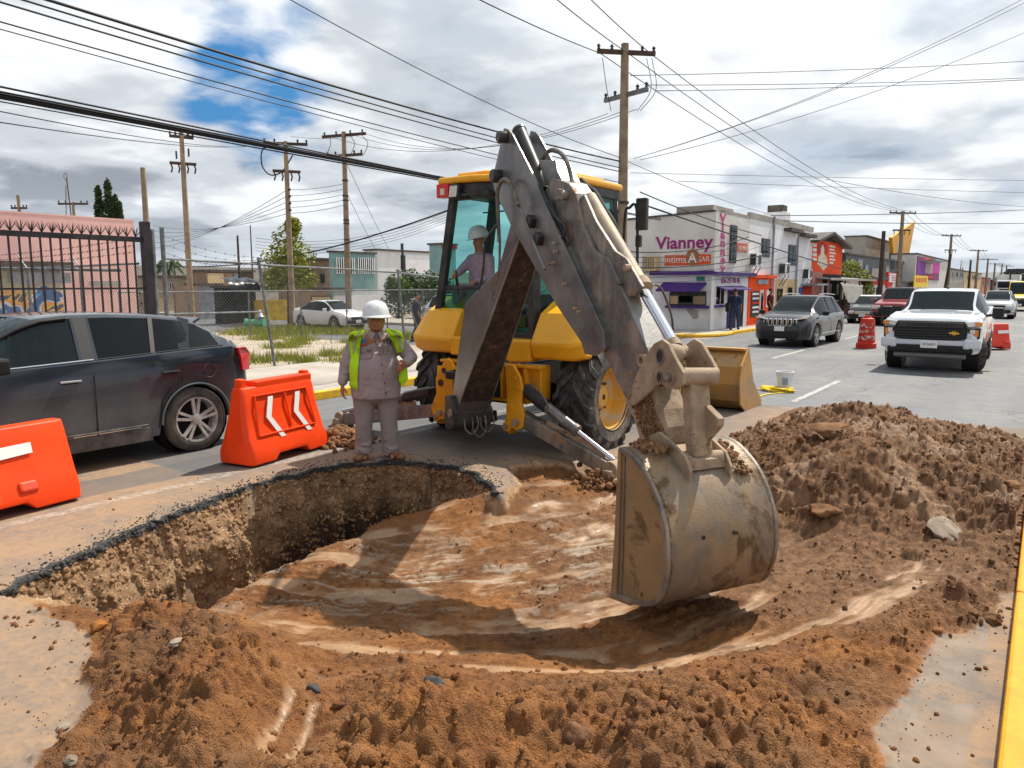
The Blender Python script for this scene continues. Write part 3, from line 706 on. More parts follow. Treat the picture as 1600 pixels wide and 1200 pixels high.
cpts = [(-60, 26.4)] + cpts + [(KL - .17, 28.6), (-11.2, 28.6), (-11.2, 29.5), (-60, 29.5)]
o = MB().prism(cpts, 0, .13, lambda u, v, w: (u, v, w)).build('corner_slab', m_conc, pv2)
kb2 = empty('far_kerb', (0, 0, 0)); tag(kb2, kind='structure')
rp = []
for k in range(9):
    a = math.pi * 1.5 + (math.pi / 2) * k / 8
    rp.append((KL - 2.0 + 1.99 * math.cos(a), 28.4 + 2.0 * math.sin(a) ))
MB().tube([(p[0] - .0, p[1], .06) for p in [(-13.2, 26.4)] + rp + [(KL - .09, 29.4)]], .085, 8).build('kerb_stone', m_kerb, kb2, smooth=True)
m_kerbg = M('grey_kerb', (.42, .40, .37), .85, col2=(.30, .29, .27), scale=3, world_co=True)
yy = 29.42
while yy < 120:
    MB().box((KL - .085, yy + 1.45, .06), (.17, 2.89, .145)).build('kerb_stone', m_kerbg if yy > 33 else m_kerb, kb2, bevel=.015); yy += 2.9
kr = empty('median_kerb', (0, 0, 0)); tag(kr, kind='structure')
yy = .6
while yy < 60:
    ln = 2.35 if yy < 20 else 5
    MB().box((.066, yy + ln / 2, .06), (.17, ln - .008, .17)).build('kerb_stone', m_kerb2 if yy < 26 else m_kerbg, kr, bevel=.018); yy += ln
tag(MB().box((1.65, 90, .045), (2.98, 180, .13)).build('median', m_conc), kind='structure')
sheet('far_road', [(3.2, 14, -10, 420)], 0.0, m_asph)
sheet('vacant_lot', [(-60, -14.45, -30, 17.4)], .06, m_gravel)
MB_ = MB()
m_land = M('dry_ground', (.32, .27, .21), .95, col2=(.24, .21, .17), scale=.4, world_co=True)
tag(MB().quad((-1500, -1500, -1.6), (1500, -1500, -1.6), (1500, 1500, -1.6), (-1500, 1500, -1.6)).build('distant_ground', m_land, fix=False), kind='structure')
sheet('ground', [(-600, -60, -300, 900), (-60, KL, 26.4, 900), (-60, -14.45, -300, -30), (14, 600, -300, 900), (-60, -14.45, 17.4, 17.6), (-14.45, KL, 17.2, 17.6), (-14.45, KL, -300, -6), (KL, 14, 420, 900), (3.14, 3.2, -10, 420), (-60, -60, 0, 0)][:8], -.006, m_land)

# loose clods and stones on the soil (nobody could count the small ones)
def rock_proto(seed, sub=1):
    bm = bmesh.new(); bmesh.ops.create_icosphere(bm, subdivisions=sub, radius=1)
    r = random.Random(seed)
    ax = Vector((r.uniform(.7, 1.2), r.uniform(.6, 1.1), r.uniform(.5, .85)))
    off = Vector((r.uniform(-9, 9), r.uniform(-9, 9), r.uniform(-9, 9)))
    from mathutils import noise as mn
    for v in bm.verts:
        d = 1 + .38 * mn.noise(v.co * 1.4 + off) + .12 * mn.noise(v.co * 4 + off)
        v.co = Vector((v.co.x * ax.x, v.co.y * ax.y, v.co.z * ax.z)) * d
    vs = np.array([v.co[:] for v in bm.verts]); fs = np.array([[v.index for v in f.verts] for f in bm.faces]); bm.free()
    return vs, fs
protos = [rock_proto(i, 2 if i < 4 else 1) for i in range(12)]
def scatter_mesh(name, items, mat, smooth=False, attrs=None):
    """items: (proto index, location, size, euler) joined in ONE mesh"""
    V, Fc, o = [], [], 0
    for k, loc, s, e in items:
        vs, fs = protos[k]; m = np.array(Euler(e).to_matrix())
        V.append((vs * s) @ m.T + np.array(loc)); Fc.append(fs + o); o += len(vs)
    V = np.vstack(V); Fc = np.vstack(Fc)
    me = bpy.data.meshes.new(name); me.vertices.add(len(V)); me.vertices.foreach_set('co', V.astype(np.float32).ravel())
    me.loops.add(Fc.size); me.loops.foreach_set('vertex_index', Fc.astype(np.int32).ravel()); me.polygons.add(len(Fc)); me.polygons.foreach_set('loop_start', np.arange(0, Fc.size, 3, dtype=np.int32))
    me.update(calc_edges=True); me.materials.append(mat)
    if smooth: me.polygons.foreach_set('use_smooth', [True] * len(me.polygons))
    for k_, v_ in (attrs or {}).items():
        at = me.attributes.new(k_, 'FLOAT', 'POINT'); at.data.foreach_set('value', np.full(len(V), v_, np.float32))
    ob = bpy.data.objects.new(name, me); COL.objects.link(ob); return ob
m_clod = M('soil_clods', (.41, .162, .036), .95, col2=(.21, .078, .018), scale=7, bump=.8, bscale=110, world_co=True)
m_clod2 = M('dark_clods', (.26, .135, .066), .95, col2=(.13, .065, .030), scale=7, bump=.8, bscale=110, world_co=True)
m_stone = M('stones', (.29, .235, .18), .9, col2=(.19, .15, .115), scale=9, bump=.5, bscale=120, world_co=True)
m_chunk = M('asphalt_chunks', (.035, .036, .038), .9, col2=(.10, .095, .09), scale=14, bump=.9, bscale=140, world_co=True)
c1, c2, st, ch = [], [], [], []
for k in range(60000):
    x = -(.02 + 8.2 * r_.rand() ** 1.25); y = 1.2 + 8.6 * r_.rand() ** 1.25
    i = min(np.searchsorted(gxs, x), len(gxs) - 1); j = min(np.searchsorted(gys, y), len(gys) - 1)
    ds = d_soil[i, j]
    if ds < -.9: continue
    p = 1.0 if ds > .03 else (.45 if (x < -2.3 and y < 4.5) or x > -1.2 else .16) * math.exp(ds / .4)
    if in_pit[i, j] and tw[i, j] < .97: p *= .3
    p *= (.06 if flat[i, j] * (1 - band[i, j]) > .35 else .75) + .25 * heap[i, j]
    p *= np.clip(.35 + 2.4 * n1[i, j] + 1.2 * n4[i, j], .12, 1)
    if r_.rand() > p: continue
    s = .0040 + .016 * r_.rand() ** 4.0
    if heap[i, j] > .3 and r_.rand() < .05: s += .02 * r_.rand()
    it = (r_.randint(4, 12), (x, y, Zs[i, j] + s * .12), s, tuple(r_.rand(3) * 6))
    (st if r_.rand() < .007 else (c2 if heapd[i, j] > .4 else c1)).append(it)
for k in range(4200):
    x = -(.02 + 8.2 * r_.rand() ** 1.25); y = 1.2 + 8.6 * r_.rand() ** 1.2; i = min(np.searchsorted(gxs, x), len(gxs) - 1); j = min(np.searchsorted(gys, y), len(gys) - 1)
    if d_soil[i, j] < .04 or r_.rand() > heap[i, j] * .55 + .03 or (in_pit[i, j] and tw[i, j] < .97): continue
    s = .010 + .026 * r_.rand() ** 2.4; (c2 if heapd[i, j] > .4 else c1).append((r_.randint(0, 4), (x, y, Zs[i, j] - s * .05), s, tuple(r_.rand(3) * 6)))
for k in range(2300):                                   # black crumbs along the broken edge
    a = r_.randint(2, N_RIM_CUT - 1); f = r_.rand(); pt = rim[a] * (1 - f) + rim[a + 1] * f
    x, y = pt + np.abs(r_.randn(2)) * np.array((-.10, .14)) + r_.randn(2) * .03; s = .0025 + .010 * r_.rand() ** 3
    ch.append((r_.randint(4, 12), (x, y, height_at(x, y) + s * .3), s, tuple(r_.rand(3) * 6)))
m_wst = M('fill_stones', (.34, .205, .108), .95, col2=(.17, .095, .048), scale=5, bump=.6, bscale=110, world_co=True)
for nm, it, mt in (('fill_stones', WALLB[0], m_wst), ('asphalt_crumbs', WALLB[1], m_chunk), ('loose_soil', c1, gm), ('loose_soil', c2, gm), ('gravel', st, m_stone), ('asphalt_crumbs', ch, m_chunk)):
    tag(scatter_mesh(nm, it, mt, attrs=dict(soil=1.0, heapdark=.85 if it is c2 else 0.0) if mt is gm else None), kind='stuff')
def rock(px, py, z, s, k, label, mat, flat_=1.0, name='rock', rz=0.0, rx=0.0, cat='rock'):
    p = g(px, py, z); zz = height_at(p.x, p.y)
    vs, fs = rock_proto(100 + k, 3)
    me = bpy.data.meshes.new(name); me.from_pydata(vs.tolist(), [], fs.tolist()); me.materials.append(mat)
    o = bpy.data.objects.new(name, me); COL.objects.link(o); o.location = (p.x, p.y, zz + s * .25 * flat_); o.scale = (s, s, s * flat_); o.rotation_euler = (rx, 0, rz)
    me.polygons.foreach_set('use_smooth', [True] * len(me.polygons)); me.set_sharp_from_angle(angle=R_(32))
    return tag(o, label, cat)
rock(1300, 690, .5, .16, 11, 'smooth brown clay slab on top of the right heap', m_clod2, .45, rz=.4, rx=.35)
rock(1480, 808, .2, .14, 12, 'flat pale clay slab lying on the near slope of the right heap', m_stone, .28, rz=.9, rx=.5)
rock(1290, 770, .25, .13, 13, 'dark muddy slab low on the left slope of the right heap', m_clod2, .5, rz=2.0)
rock(1580, 775, .2, .09, 14, 'wet brown lump at the right end of the big heap', m_clod2, .6, rz=1)
rock(1105, 688, .0, .12, 15, 'flat broken piece of black asphalt right of the bucket linkage', m_chunk, .3, rz=.5)
rock(1165, 694, .02, .11, 16, 'second broken asphalt piece at the left foot of the big heap', m_chunk, .35, rz=1.5)
rock(905, 1168, .1, .068, 1, 'large brown stone low in the middle foreground heap', m_clod2)
rock(158, 990, .0, .062, 2, 'rounded sandy boulder at the near left end of the trench', m_clod)
rock(388, 985, .12, .06, 3, 'pale brown clod on top of the left heap', m_clod)
rock(678, 1082, .15, .04, 4, 'black lump of asphalt on the middle heap', m_chunk)
rock(490, 1085, -.02, .035, 5, 'black asphalt lump between the two foreground heaps', m_chunk)
rock(98, 1130, .03, .028, 6, 'small grey stone on the dusty left asphalt', m_stone)
rock(605, 773, -.6, .05, 7, 'pale stone stuck in the trench wall', m_stone)
rock(278, 1050, .1, .035, 8, 'whitish flat stone on the left heap', m_stone, .6)
rock(1550, 960, .05, .06, 9, 'brown clod beside the yellow kerb', m_clod2)
rock(110, 1190, .05, .03, 10, 'white stone at the bottom left corner', m_stone)
# BACKHOE LOADER
m_yel = M('machine_yellow', (.80, .36, .012), .42, col2=(.66, .29, .012), scale=2.5, dirt=((.30, .19, .10), .24, 5), coat=.25)
m_yel_clean = M('roof_yellow', (.86, .42, .012), .38, col2=(.78, .36, .012), scale=2, coat=.3)
m_blk = M('machine_black', (.018, .019, .021), .42, col2=(.05, .048, .046), scale=5)
m_steel = M('dark_steel_paint', (.11, .113, .122), .28, metal=.45, col2=(.25, .245, .24), scale=3, streak=((.24, .215, .19), .6, (3, 3, .8)), dirt=((.33, .23, .15), .20, 6), bump=.12, bscale=70, world_co=True)
m_rust = M('muddy_rusted_steel', (.20, .185, .17), .46, metal=.35, col2=(.42, .36, .30), scale=4.5, lo=.42, hi=.60, streak=((.045, .045, .05), .75, (7, 7, 1.1)), dirt=((.36, .17, .07), .26, 6), bump=.45, bscale=60, world_co=True)
m_mudst = M('mud_caked_steel', (.38, .285, .20), .8, col2=(.26, .185, .125), scale=6, dirt=((.15, .085, .045), .26, 7), bump=.55, bscale=50, world_co=True)
m_boomside = M('boom_side_plate', (.17, .155, .15), .24, metal=.6, col2=(.085, .08, .08), scale=3, streak=((.12, .11, .11), .4, (5, 5, .7)), world_co=True)
m_boomdirt = M('dirt_on_boom', (.022, .017, .015), .75, col2=(.065, .042, .03), scale=12, dirt=((.28, .185, .125), .22, 5), bump=.9, bscale=40, world_co=True)
m_chrome = M('polished_rod', (.72, .74, .78), .13, metal=1.0, dirt=((.3, .22, .15), .06, 9))
m_hose = M('hydraulic_hose', (.09, .082, .075), .55, col2=(.19, .16, .13), scale=14, world_co=True)
m_rub = M('tyre_rubber', (.024, .024, .025), .68, col2=(.10, .094, .085), scale=6, bump=.15, bscale=60, world_co=True)
m_rubdirt = M('tyre_sidewall', (.055, .05, .046), .8, col2=(.26, .22, .18), scale=5, lo=.42, hi=.68, bump=.2, bscale=60, world_co=True)
m_bucket = M('bucket_steel', (.13, .105, .085), .5, metal=.2, col2=(.30, .19, .08), scale=2.4, lo=.42, hi=.60, streak=((.27, .22, .175), .8, (16, 16, 1.6)), dirt=((.12, .065, .03), .40, 2.6), bump=.35, bscale=55, world_co=True)
m_buckside = M('bucket_side_steel', (.37, .25, .125), .5, metal=.15, col2=(.27, .185, .10), scale=4, lo=.35, hi=.65, dirt=((.14, .085, .045), .33, 2.6), bump=.3, bscale=55, world_co=True)
m_lbucket = M('loader_bucket_steel', (.62, .30, .03), .45, metal=.2, col2=(.42, .26, .10), scale=3, streak=((.24, .21, .18), .7, (4, 4, 1.2)), dirt=((.16, .12, .09), .25, 4), bump=.2, world_co=True)
m_tealglass = glass('tinted_cab_glass', (.36, .80, .76), .22)
m_red = M('red_lamp_lens', (.62, .02, .012), .3, coat=.5)
m_lamp = M('lamp_glass', (.62, .58, .48), .25, metal=.3)

BX, BY = -5.6, 7.95
bh = empty('backhoe_loader', (BX, BY, 0), 0, 'yellow backhoe loader digging the street, grey arm reaching forward and muddy bucket on the ground', 'backhoe')
FN, FS = 5.70, 6.80
DX, DY = .872, -.489
EX, EY = .489, .872
FO = Vector((-FN - BX, FS - BY, 0))
def AP(r, z, w): return (FO.x + r * DX + w * EX, FO.y + r * DY + w * EY, z)
def rz(px, py, w):
    d = ray(px, py); ax, ay = -FN + w * EX, FS + w * EY
    det = d.x * (-DY) + DX * d.y
    tt = (ax * (-DY) + DX * ay) / det; r = (d.x * ay - d.y * ax) / det
    return (r, CAM_H + d.z * tt)
def pxpoly(pts, w): return [rz(x, y, w) for x, y in pts]
AF = lambda u, v, w: AP(u, v, w)
def plate(name, pts, w0, w1, mat, bevel=.006, wref=None, parent=bh, px=True):
    poly = pxpoly(pts, w0 if wref is None else wref) if px else pts
    return MB().prism(poly, w0, w1, AF).build(name, mat, parent, bevel=bevel)
def apx(px, py, w):
    r, z = rz(px, py, w); return AP(r, z, w)

# wheels
def tyre(name, c, R, w, side, rim_r, nl, rim_mat, lug_h=.045, back=0):
    """heavy tyre with angled lugs; axis = x; side = +1 when the outside face looks to +x"""
    x0, x1 = -w / 2, w / 2
    prof = [(rim_r, x0 + .03), (rim_r + .04, x0), (R * .80, x0 - .012), (R * .93, x0 + .03), (R - lug_h, x0 + .09), (R - lug_h * .8, 0), (R - lug_h, x1 - .09), (R * .93, x1 - .03), (R * .80, x1 + .012), (rim_r + .04, x1), (rim_r, x1 - .03)]
    mb = MB(); mb.lathe(prof, (0, 0, 0), 56, 'x', mat=0, close=True)
    o = mb.build(name, m_rub, bh, smooth=True, angle=50); o.location = c
    sw = MB()
    for sgn in (-1, 1):
        xf = sgn * (w / 2 + .0135)
        sw.lathe([(rim_r + .035, xf - sgn * .012), (R * .80, xf), (R * .80, xf - sgn * .002), (rim_r + .035, xf - sgn * .014)], (0, 0, 0), 56, 'x', close=True)
    sw.build('sidewall', m_rubdirt, o, smooth=True)
    me = None
    for k in range(nl):
        for h in (-1, 1):
            a = 2 * math.pi * (k + (.5 if h > 0 else 0)) / nl
            if me is None or h == 1 and 'lug2' not in globals().get('_lg', {}): pass
            key = (name, R, h)
            if key not in _lug:
                mb = MB(); aw = .42 * 2 * math.pi / nl; sk = 1.35 * 2 * math.pi / nl
                secs = [(0.02 * h, 0), (h * w * .26, .45), (h * (w / 2 - .06), .85), (h * (w / 2 - .005), 1.0), (h * (w / 2 + .012), 1.05)]
                vs = []
                for xi, (x, q) in enumerate(secs):
                    a0 = sk * q
                    rr_t = R if xi < 3 else (R - .012 if xi == 3 else R * .915); rr_b = R - lug_h - .02 if xi < 3 else (R * .88 if xi == 3 else R * .80)
                    hw = aw / 2 * (1.0 if xi < 3 else 1.12)
                    for (ang, rr) in ((a0 - hw, rr_b), (a0 - hw * .8, rr_t), (a0 + hw * .8, rr_t), (a0 + hw, rr_b)):
                        vs.append((x, rr * math.cos(ang), rr * math.sin(ang)))
                fs = [(0, 1, 2, 3)]
                for i in range(4):
                    for j in range(4): fs.append((i * 4 + j, i * 4 + (j + 1) % 4, (i + 1) * 4 + (j + 1) % 4, (i + 1) * 4 + j))
                fs.append((16, 19, 18, 17)); mb.add(vs, fs)
                p = mb.build('lug', [m_rub], o, bevel=.006, seg=1); _lug[key] = p
                p.rotation_euler = (a, 0, 0)
            else:
                p = _lug[key].copy(); COL.objects.link(p); p.parent = o; p.rotation_euler = (a, 0, 0)
    rb = MB(); d = side
    MB().lathe([(.20, d * (w / 2 - .235)), (.001, d * (w / 2 - .135))], (0, 0, 0), 24, 'x').build('hub_cap', m_blk, o, smooth=True); rb.lathe([(rim_r + .012, d * (w / 2 - .005)), (rim_r + .012, d * (w / 2 - .03)), (rim_r - .02, d * (w / 2 - .04)), (rim_r - .035, d * (w / 2 - .14)), (rim_r - .06, d * (w / 2 - .20)), (.17, d * (w / 2 - .25)), (.155, d * (w / 2 - .20)), (.12, d * (w / 2 - .16)), (0.0001, d * (w / 2 - .15))], (0, 0, 0), 48, 'x')
    rim_o = rb.build('rim', rim_mat, o, smooth=True, angle=35)
    nb = MB()
    for k in range(8):
        a = 2 * math.pi * k / 8; nb.cyl((d * (w / 2 - .25), .21 * math.cos(a), .21 * math.sin(a)), (d * (w / 2 - .205), .21 * math.cos(a), .21 * math.sin(a)), .016, 6)
    nb.build('wheel_nuts', m_steel, o)['kind'] = 'stuff'
    return o
_lug = {}
m_rimy = M('rim_yellow', (.72, .36, .03), .45, col2=(.60, .40, .18), scale=5, dirt=((.55, .42, .28), .34, 5))
tyre('rear_wheel', (1.15, 0, .625), .66, .50, 1, .385, 17, m_rimy)
_lug.clear(); tyre('rear_wheel', (-1.15, .05, .625), .66, .50, -1, .385, 17, m_rimy)
_lug.clear(); tyre('front_wheel', (1.0, 2.45, .42), .43, .32, 1, .23, 14, m_rimy, .03)
_lug.clear(); tyre('front_wheel', (-1.0, 2.45, .42), .43, .32, -1, .23, 14, m_rimy, .03)

# chassis, engine hood, axle
MB().box((0, 1.2, .78), (.62, 3.9, .46)).build('chassis', m_blk, bh, bevel=.02)
MB().cyl((-1.0, 0, .62), (1.0, 0, .62), .13, 14).build('rear_axle', m_blk, bh, smooth=True)
MB().cyl((-.9, 2.45, .42), (.9, 2.45, .42), .07, 10).build('front_axle', m_blk, bh)
MB().prism([(1.5, 1.0), (1.5, 1.92), (2.2, 1.85), (3.05, 1.62), (3.15, 1.0)], -.42, .42, lambda u, v, w: (w, u, v)).build('engine_hood', m_yel, bh, bevel=.05)
MB().box((0, 3.17, 1.28), (.6, .04, .5)).build('grille', m_blk, bh)
rf = MB().box((0.05, -.62, .83), (1.5, .22, .42)).build('rear_frame', m_yel, bh, bevel=.015)
MB().box((0.05, -.75, 1.03), (1.56, .1, .035)).build('top_flange', m_yel, rf, bevel=.006)
MB().box((0.05, -.75, .60), (1.2, .1, .035)).build('bottom_flange', m_yel, rf, bevel=.006)
for x in (-.62, -.33, .28, .40, .62):
    MB().box((x, -.76, .815), (.028, .12, .39)).build('rib', m_yel, rf)
def tower(sx, xc):
    pr = [(-.95, .30), (-.90, .22), (-.82, .205), (-.74, .25), (-.68, .42), (-.66, .60), (-.62, 1.0), (-.70, 1.06), (-.80, 1.0), (-.86, .88), (-.87, .66), (-.90, .46)]
    o = MB().prism([(y, z) for y, z in pr], xc - .02, xc + .02, lambda u, v, w: (w, u, v)).build('stabiliser_bracket', m_yel, bh, bevel=.006)
    MB().box((xc, -.885, .62), (.10, .03, .70), (R_(-3), 0, 0)).build('face_plate', m_yel, o, bevel=.012)
    MB().lathe([(.0001, -.03), (.062, -.03), (.07, 0), (.062, .03), (.0001, .03)], (xc, -.83, .32), 20, 'y').build('pin_boss', m_yel, o, smooth=True).location = (0, -.10, 0)
    MB().cyl((xc, -.99, .32), (xc, -.80, .32), .03, 12).build('pin', m_mudst, o)
    for zz in (.62, .74):
        MB().cyl((xc + sx * .012, -.915, zz + .02), (xc + sx * .012, -.89, zz + .02), .026, 14).build('hole', m_blk, o)
    return o
tower(1, .46); tower(-1, -.66)
def pxn(pts, y): # polygon on plane local y
    out = []
    for x, yy in pts:
        p = at_s(x, yy, BY + y); out.append((p.x - BX, p.z))
    return out
pl = pxn([(705, 562), (712, 575), (713, 650), (706, 654), (690, 655), (678, 648), (674, 636), (683, 615), (682, 590), (690, 575), (698, 561)], -.97)
o = MB().prism(pl, -.99, -.95, lambda u, v, w: (u, w, v)).build('stabiliser_bracket', m_yel, bh, bevel=.01)
for (hx, hy, hr) in ((693, 579, .035), (688, 598, .045), (700, 583, .03)):
    p = at_s(hx, hy, BY - 1.0); MB().cyl((p.x - BX, -1.0, p.z), (p.x - BX, -.98, p.z), hr, 16).build('hole', m_blk, o)
p = at_s(687, 645, BY - 1.0); MB().cyl((p.x - BX, -1.03, p.z), (p.x - BX, -.9, p.z), .04, 14).build('pin', m_mudst, o)
pl = pxn([(790, 568), (803, 570), (814, 590), (817, 608), (815, 628), (820, 650), (818, 668), (808, 673), (796, 665), (791, 650), (793, 640), (792, 600)], -.93)
o = MB().prism(pl, -.95, -.90, lambda u, v, w: (u, w, v)).build('stabiliser_bracket', m_yel, bh, bevel=.01)
for (hx, hy) in ((803, 592), (808, 606), (797, 636)):
    p = at_s(hx, hy, BY - .96); MB().cyl((p.x - BX, -.965, p.z), (p.x - BX, -.93, p.z), .028, 14).build('bolt_boss', m_yel, o)
p = at_s(806, 660, BY - .96); MB().cyl((p.x - BX, -.99, p.z), (p.x - BX, -.85, p.z), .045, 14).build('pin', m_mudst, o)
def stab(px_pin, px_foot, zf, label, pc, pm, fy=-.85):
    a = at_s(*px_pin, BY + fy); a = Vector((a.x - BX, fy, a.z))
    b_ = g(*px_foot, zf); b_ = Vector((b_.x - BX, b_.y - BY, zf + .12))
    o = MB().bar(a, b_, .15, .17).build('stabiliser_arm', m_rust, bh, bevel=.012); o['label'] = label
    d = (b_ - a).normalized()
    MB().bar(a + d * .4 + Vector((0, 0, .088)), b_ - d * .12 + Vector((0, 0, .088)), .12, .012, up=(0, 1, 0)).build('top_strip', m_mudst, o)
    ft = MB().prism([(-.22, 0), (.22, 0), (.16, .05), (.06, .09), (.05, .17), (-.05, .17), (-.06, .09), (-.16, .05)], -.16, .16, lambda u, v, w: (b_.x + u, b_.y + w, zf - .02 + v)).build('foot_pad', m_mudst, o, bevel=.01)
    MB().lathe([(.0001, -.09), (.085, -.09), (.09, 0), (.085, .09), (.0001, .09)], (b_.x, b_.y, zf + .15), 16, 'y').build('foot_hub', m_mudst, o, smooth=True)
    c = at_s(*pc, BY + fy); c = Vector((c.x - BX, fy, c.z)); e = b_ + Vector((0, -.0, .12))
    mid = c.lerp(e, .60)
    cy = MB().cyl(c, mid, .062, 18).build('stabiliser_cylinder', m_steel, bh, smooth=True)
    MB().cyl(c.lerp(e, .57), c.lerp(e, .61), .07, 18).build('gland', m_rust, cy, smooth=True)
    MB().cyl(mid, e, .028, 14).build('rod', m_chrome, cy, smooth=True)
    MB().cyl(c - (e - c) * .02, c + (e - c) * .26, .075, 18).build('sleeve', m_blk, cy, smooth=True)
    MB().tube(curve_pts([c + Vector((.02, -.05, .06)), c + Vector((.16, -.08, .08)), c.lerp(e, .25) + Vector((.05, -.07, .06)), c.lerp(e, .28) + Vector((-.01, -.06, -.06))], 12), .009, 6).build('hose', m_hose, cy, smooth=True)
    return o
stab((815, 652), (958, 752), -.12, 'right stabiliser arm reaching down into the dug soil', (822, 610), None)
stab((688, 640), (537, 668), -.02, 'left stabiliser arm reaching out behind the worker', (672, 612), None)

# cab
cab = empty('cab', (0, 0, 0), parent=bh)
def pil(a, b, w=.085, nm='pillar', mt=None): return MB().bar(a, b, w, w).build(nm, mt or m_blk, cab, bevel=.012)
ZB0, ZT = 1.30, 3.20
RL, RM, RR2, FR_, FL_ = (-1.13, -.42), (.50, -.42), (.82, .02), (.82, 1.22), (-1.13, 1.22)
pil((*RL, ZB0), (RL[0] + .31, RL[1] + .05, ZT), .10)
pil((*RM, ZB0), (RM[0] - .10, RM[1] + .05, ZT), .13)
pil((*RR2, ZB0 + .3), (RR2[0] - .10, RR2[1], ZT), .07)
pil((FR_[0], FR_[1], ZB0), (FR_[0] - .10, FR_[1] - .1, ZT), .09)
pil((FL_[0], FL_[1], ZB0), (FL_[0] + .33, FL_[1] - .1, ZT), .11)
pil((-1.13, .5, ZB0), (-.82, .5, ZT), .11)
for z in (1.96,):
    pil((RL[0] + .05, RL[1] + .02, z), (.46, -.40, z), .05, 'window_rail')
pil((RL[0], RL[1], 1.36), (RM[0], RM[1], 1.36), .11, 'sill'); pil((RM[0], RM[1], 1.36), (RR2[0], RR2[1], 1.66), .09, 'sill')
pil((RR2[0], RR2[1], 1.66), (FR_[0], FR_[1], 1.66), .07, 'sill'); pil((RL[0], RL[1], 1.36), (FL_[0], FL_[1], 1.36), .09, 'sill')
pil((FL_[0], FL_[1], 1.75), (FR_[0], FR_[1], 1.75), .07, 'sill')
pil((RL[0] + .30, RL[1] + .05, ZT - .06), (.4, -.38, ZT - .06), .10, 'header')
pil((.4, -.38, ZT - .06), (RR2[0] - .1, RR2[1], ZT - .06), .07, 'header')
pil((-.80, .2, 2.98), (.5, .2, 3.0), .02, 'grab_rail')
gq = lambda *p: MB().quad(*p).build('window', m_tealglass, cab, fix=False)
gq((-1.09, -.45, 1.42), (.44, -.45, 1.42), (.44, -.43, 1.94), (-1.06, -.43, 1.94))
gq((-1.14, .55, 1.42), (-1.14, 1.18, 1.42), (-.83, 1.08, 3.14), (-.83, .55, 3.14))
gq((-1.14, -.36, 1.42), (-1.14, .45, 1.42), (-.83, .45, 3.14), (-.83, -.32, 3.14))
gq((-1.06, 1.24, 1.8), (.80, 1.24, 1.8), (.68, 1.13, 3.14), (-.80, 1.13, 3.14))
gq((.84, .07, 1.70), (.84, 1.16, 1.70), (.75, 1.08, 3.14), (.75, .07, 3.14))
gq((.55, -.38, 1.48), (.80, -.03, 1.68), (.70, -.03, 3.14), (.45, -.36, 3.14))
MB().box((-.1, .45, 1.33), (1.85, 1.6, .10)).build('floor', m_blk, cab)
MB().box((-.1, 1.15, 1.62), (1.4, .22, .5)).build('dashboard', m_blk, cab, bevel=.04)
st = MB().box((-.45, .42, 1.66), (.52, .48, .14)).build('operator_seat', m_blk, cab, bevel=.04)
MB().box((-.45, .70, 2.02), (.50, .12, .72), (R_(-8), 0, 0)).build('backrest', m_blk, st, bevel=.05)
rp_ = [(-.86, -.62), (-.82, -.70), (-.25, -.70), (-.1, -.62), (.35, -.62), (.62, -.45), (.78, -.1), (.80, 1.25), (.68, 1.40), (-.74, 1.40), (-.86, 1.25)]
rf2 = MB().prism(rp_, 3.26, 3.35, lambda u, v, w: (u, v, w)).build('roof', m_yel_clean, cab, bevel=.035, seg=3)
MB().prism([(u * .8 - .01, v * .8 + .06) for u, v in rp_], 3.345, 3.42, lambda u, v, w: (u, v, w)).build('roof_crown', m_yel_clean, rf2, bevel=.035, seg=3)
MB().prism([(u * .97, v * .96 + .02) for u, v in rp_], 3.13, 3.262, lambda u, v, w: (u, v, w)).build('roof_lining', m_blk, rf2, bevel=.02)
o = MB().box((-.745, -.63, 3.185), (.20, .14, .17)).build('tail_lamp', m_red, rf2, bevel=.012)
MB().box((-.74, -.703, 3.17), (.07, .008, .08)).build('lamp_reflector', m_lamp, o)
o = MB().box((-.52, -.70, 3.16), (.15, .09, .17), (R_(-10), 0, 0)).build('work_lamp', m_blk, rf2, bevel=.02)
MB().box((-.52, -.752, 3.155), (.12, .012, .14), (R_(-10), 0, 0)).build('lamp_lens', m_lamp, o, bevel=.01)
MB().box((-.2, -.60, 3.12), (.30, .10, .08)).build('wiper_motor', m_blk, rf2, bevel=.02)
o = MB().tube(curve_pts([(.84, 1.22, 2.35), (.86, 1.22, 2.95), (.92, 1.22, 3.03), (1.04, 1.20, 3.0), (1.08, 1.18, 2.1), (1.10, 1.16, 1.7)], 20), .02, 8).build('mirror_bracket', m_blk, cab, smooth=True)
MB().box((1.14, 1.16, 2.93), (.16, .09, .42)).build('mirror', m_blk, o, bevel=.02)
MB().box((1.10, 1.16, 2.58), (.08, .08, .16)).build('mirror_clamp', m_blk, o, bevel=.02)
def fender(s):
    xi, xo = .62, 1.34
    A = [(-.50, 1.10), (-.66, 1.12), (-.72, 1.30), (-.50, 1.66), (-.15, 1.84), (.75, 1.84), (1.0, 1.6), (1.02, 1.2), (.90, 1.2), (.80, 1.40), (-.28, 1.40)]
    mb = MB(); m = len(A)
    vs = []
    for k, (x, sc_, dz) in enumerate(((xi, 1, 0), (xo - .16, 1, 0), (xo, .93, -.11))):
        for (y, z) in A: vs.append((s * x, y * sc_, z + (dz if z > 1.45 else (.04 if dz else 0))))
    fs = [tuple(range(m)), tuple(range(2 * m, 3 * m))]
    for k in range(2):
        for i in range(m): fs.append((k * m + i, k * m + (i + 1) % m, (k + 1) * m + (i + 1) % m, (k + 1) * m + i))
    mb.add(vs, fs); return mb.build('fender', m_yel_clean, bh, bevel=.03, smooth=True, angle=25)
fender(1); fender(-1)
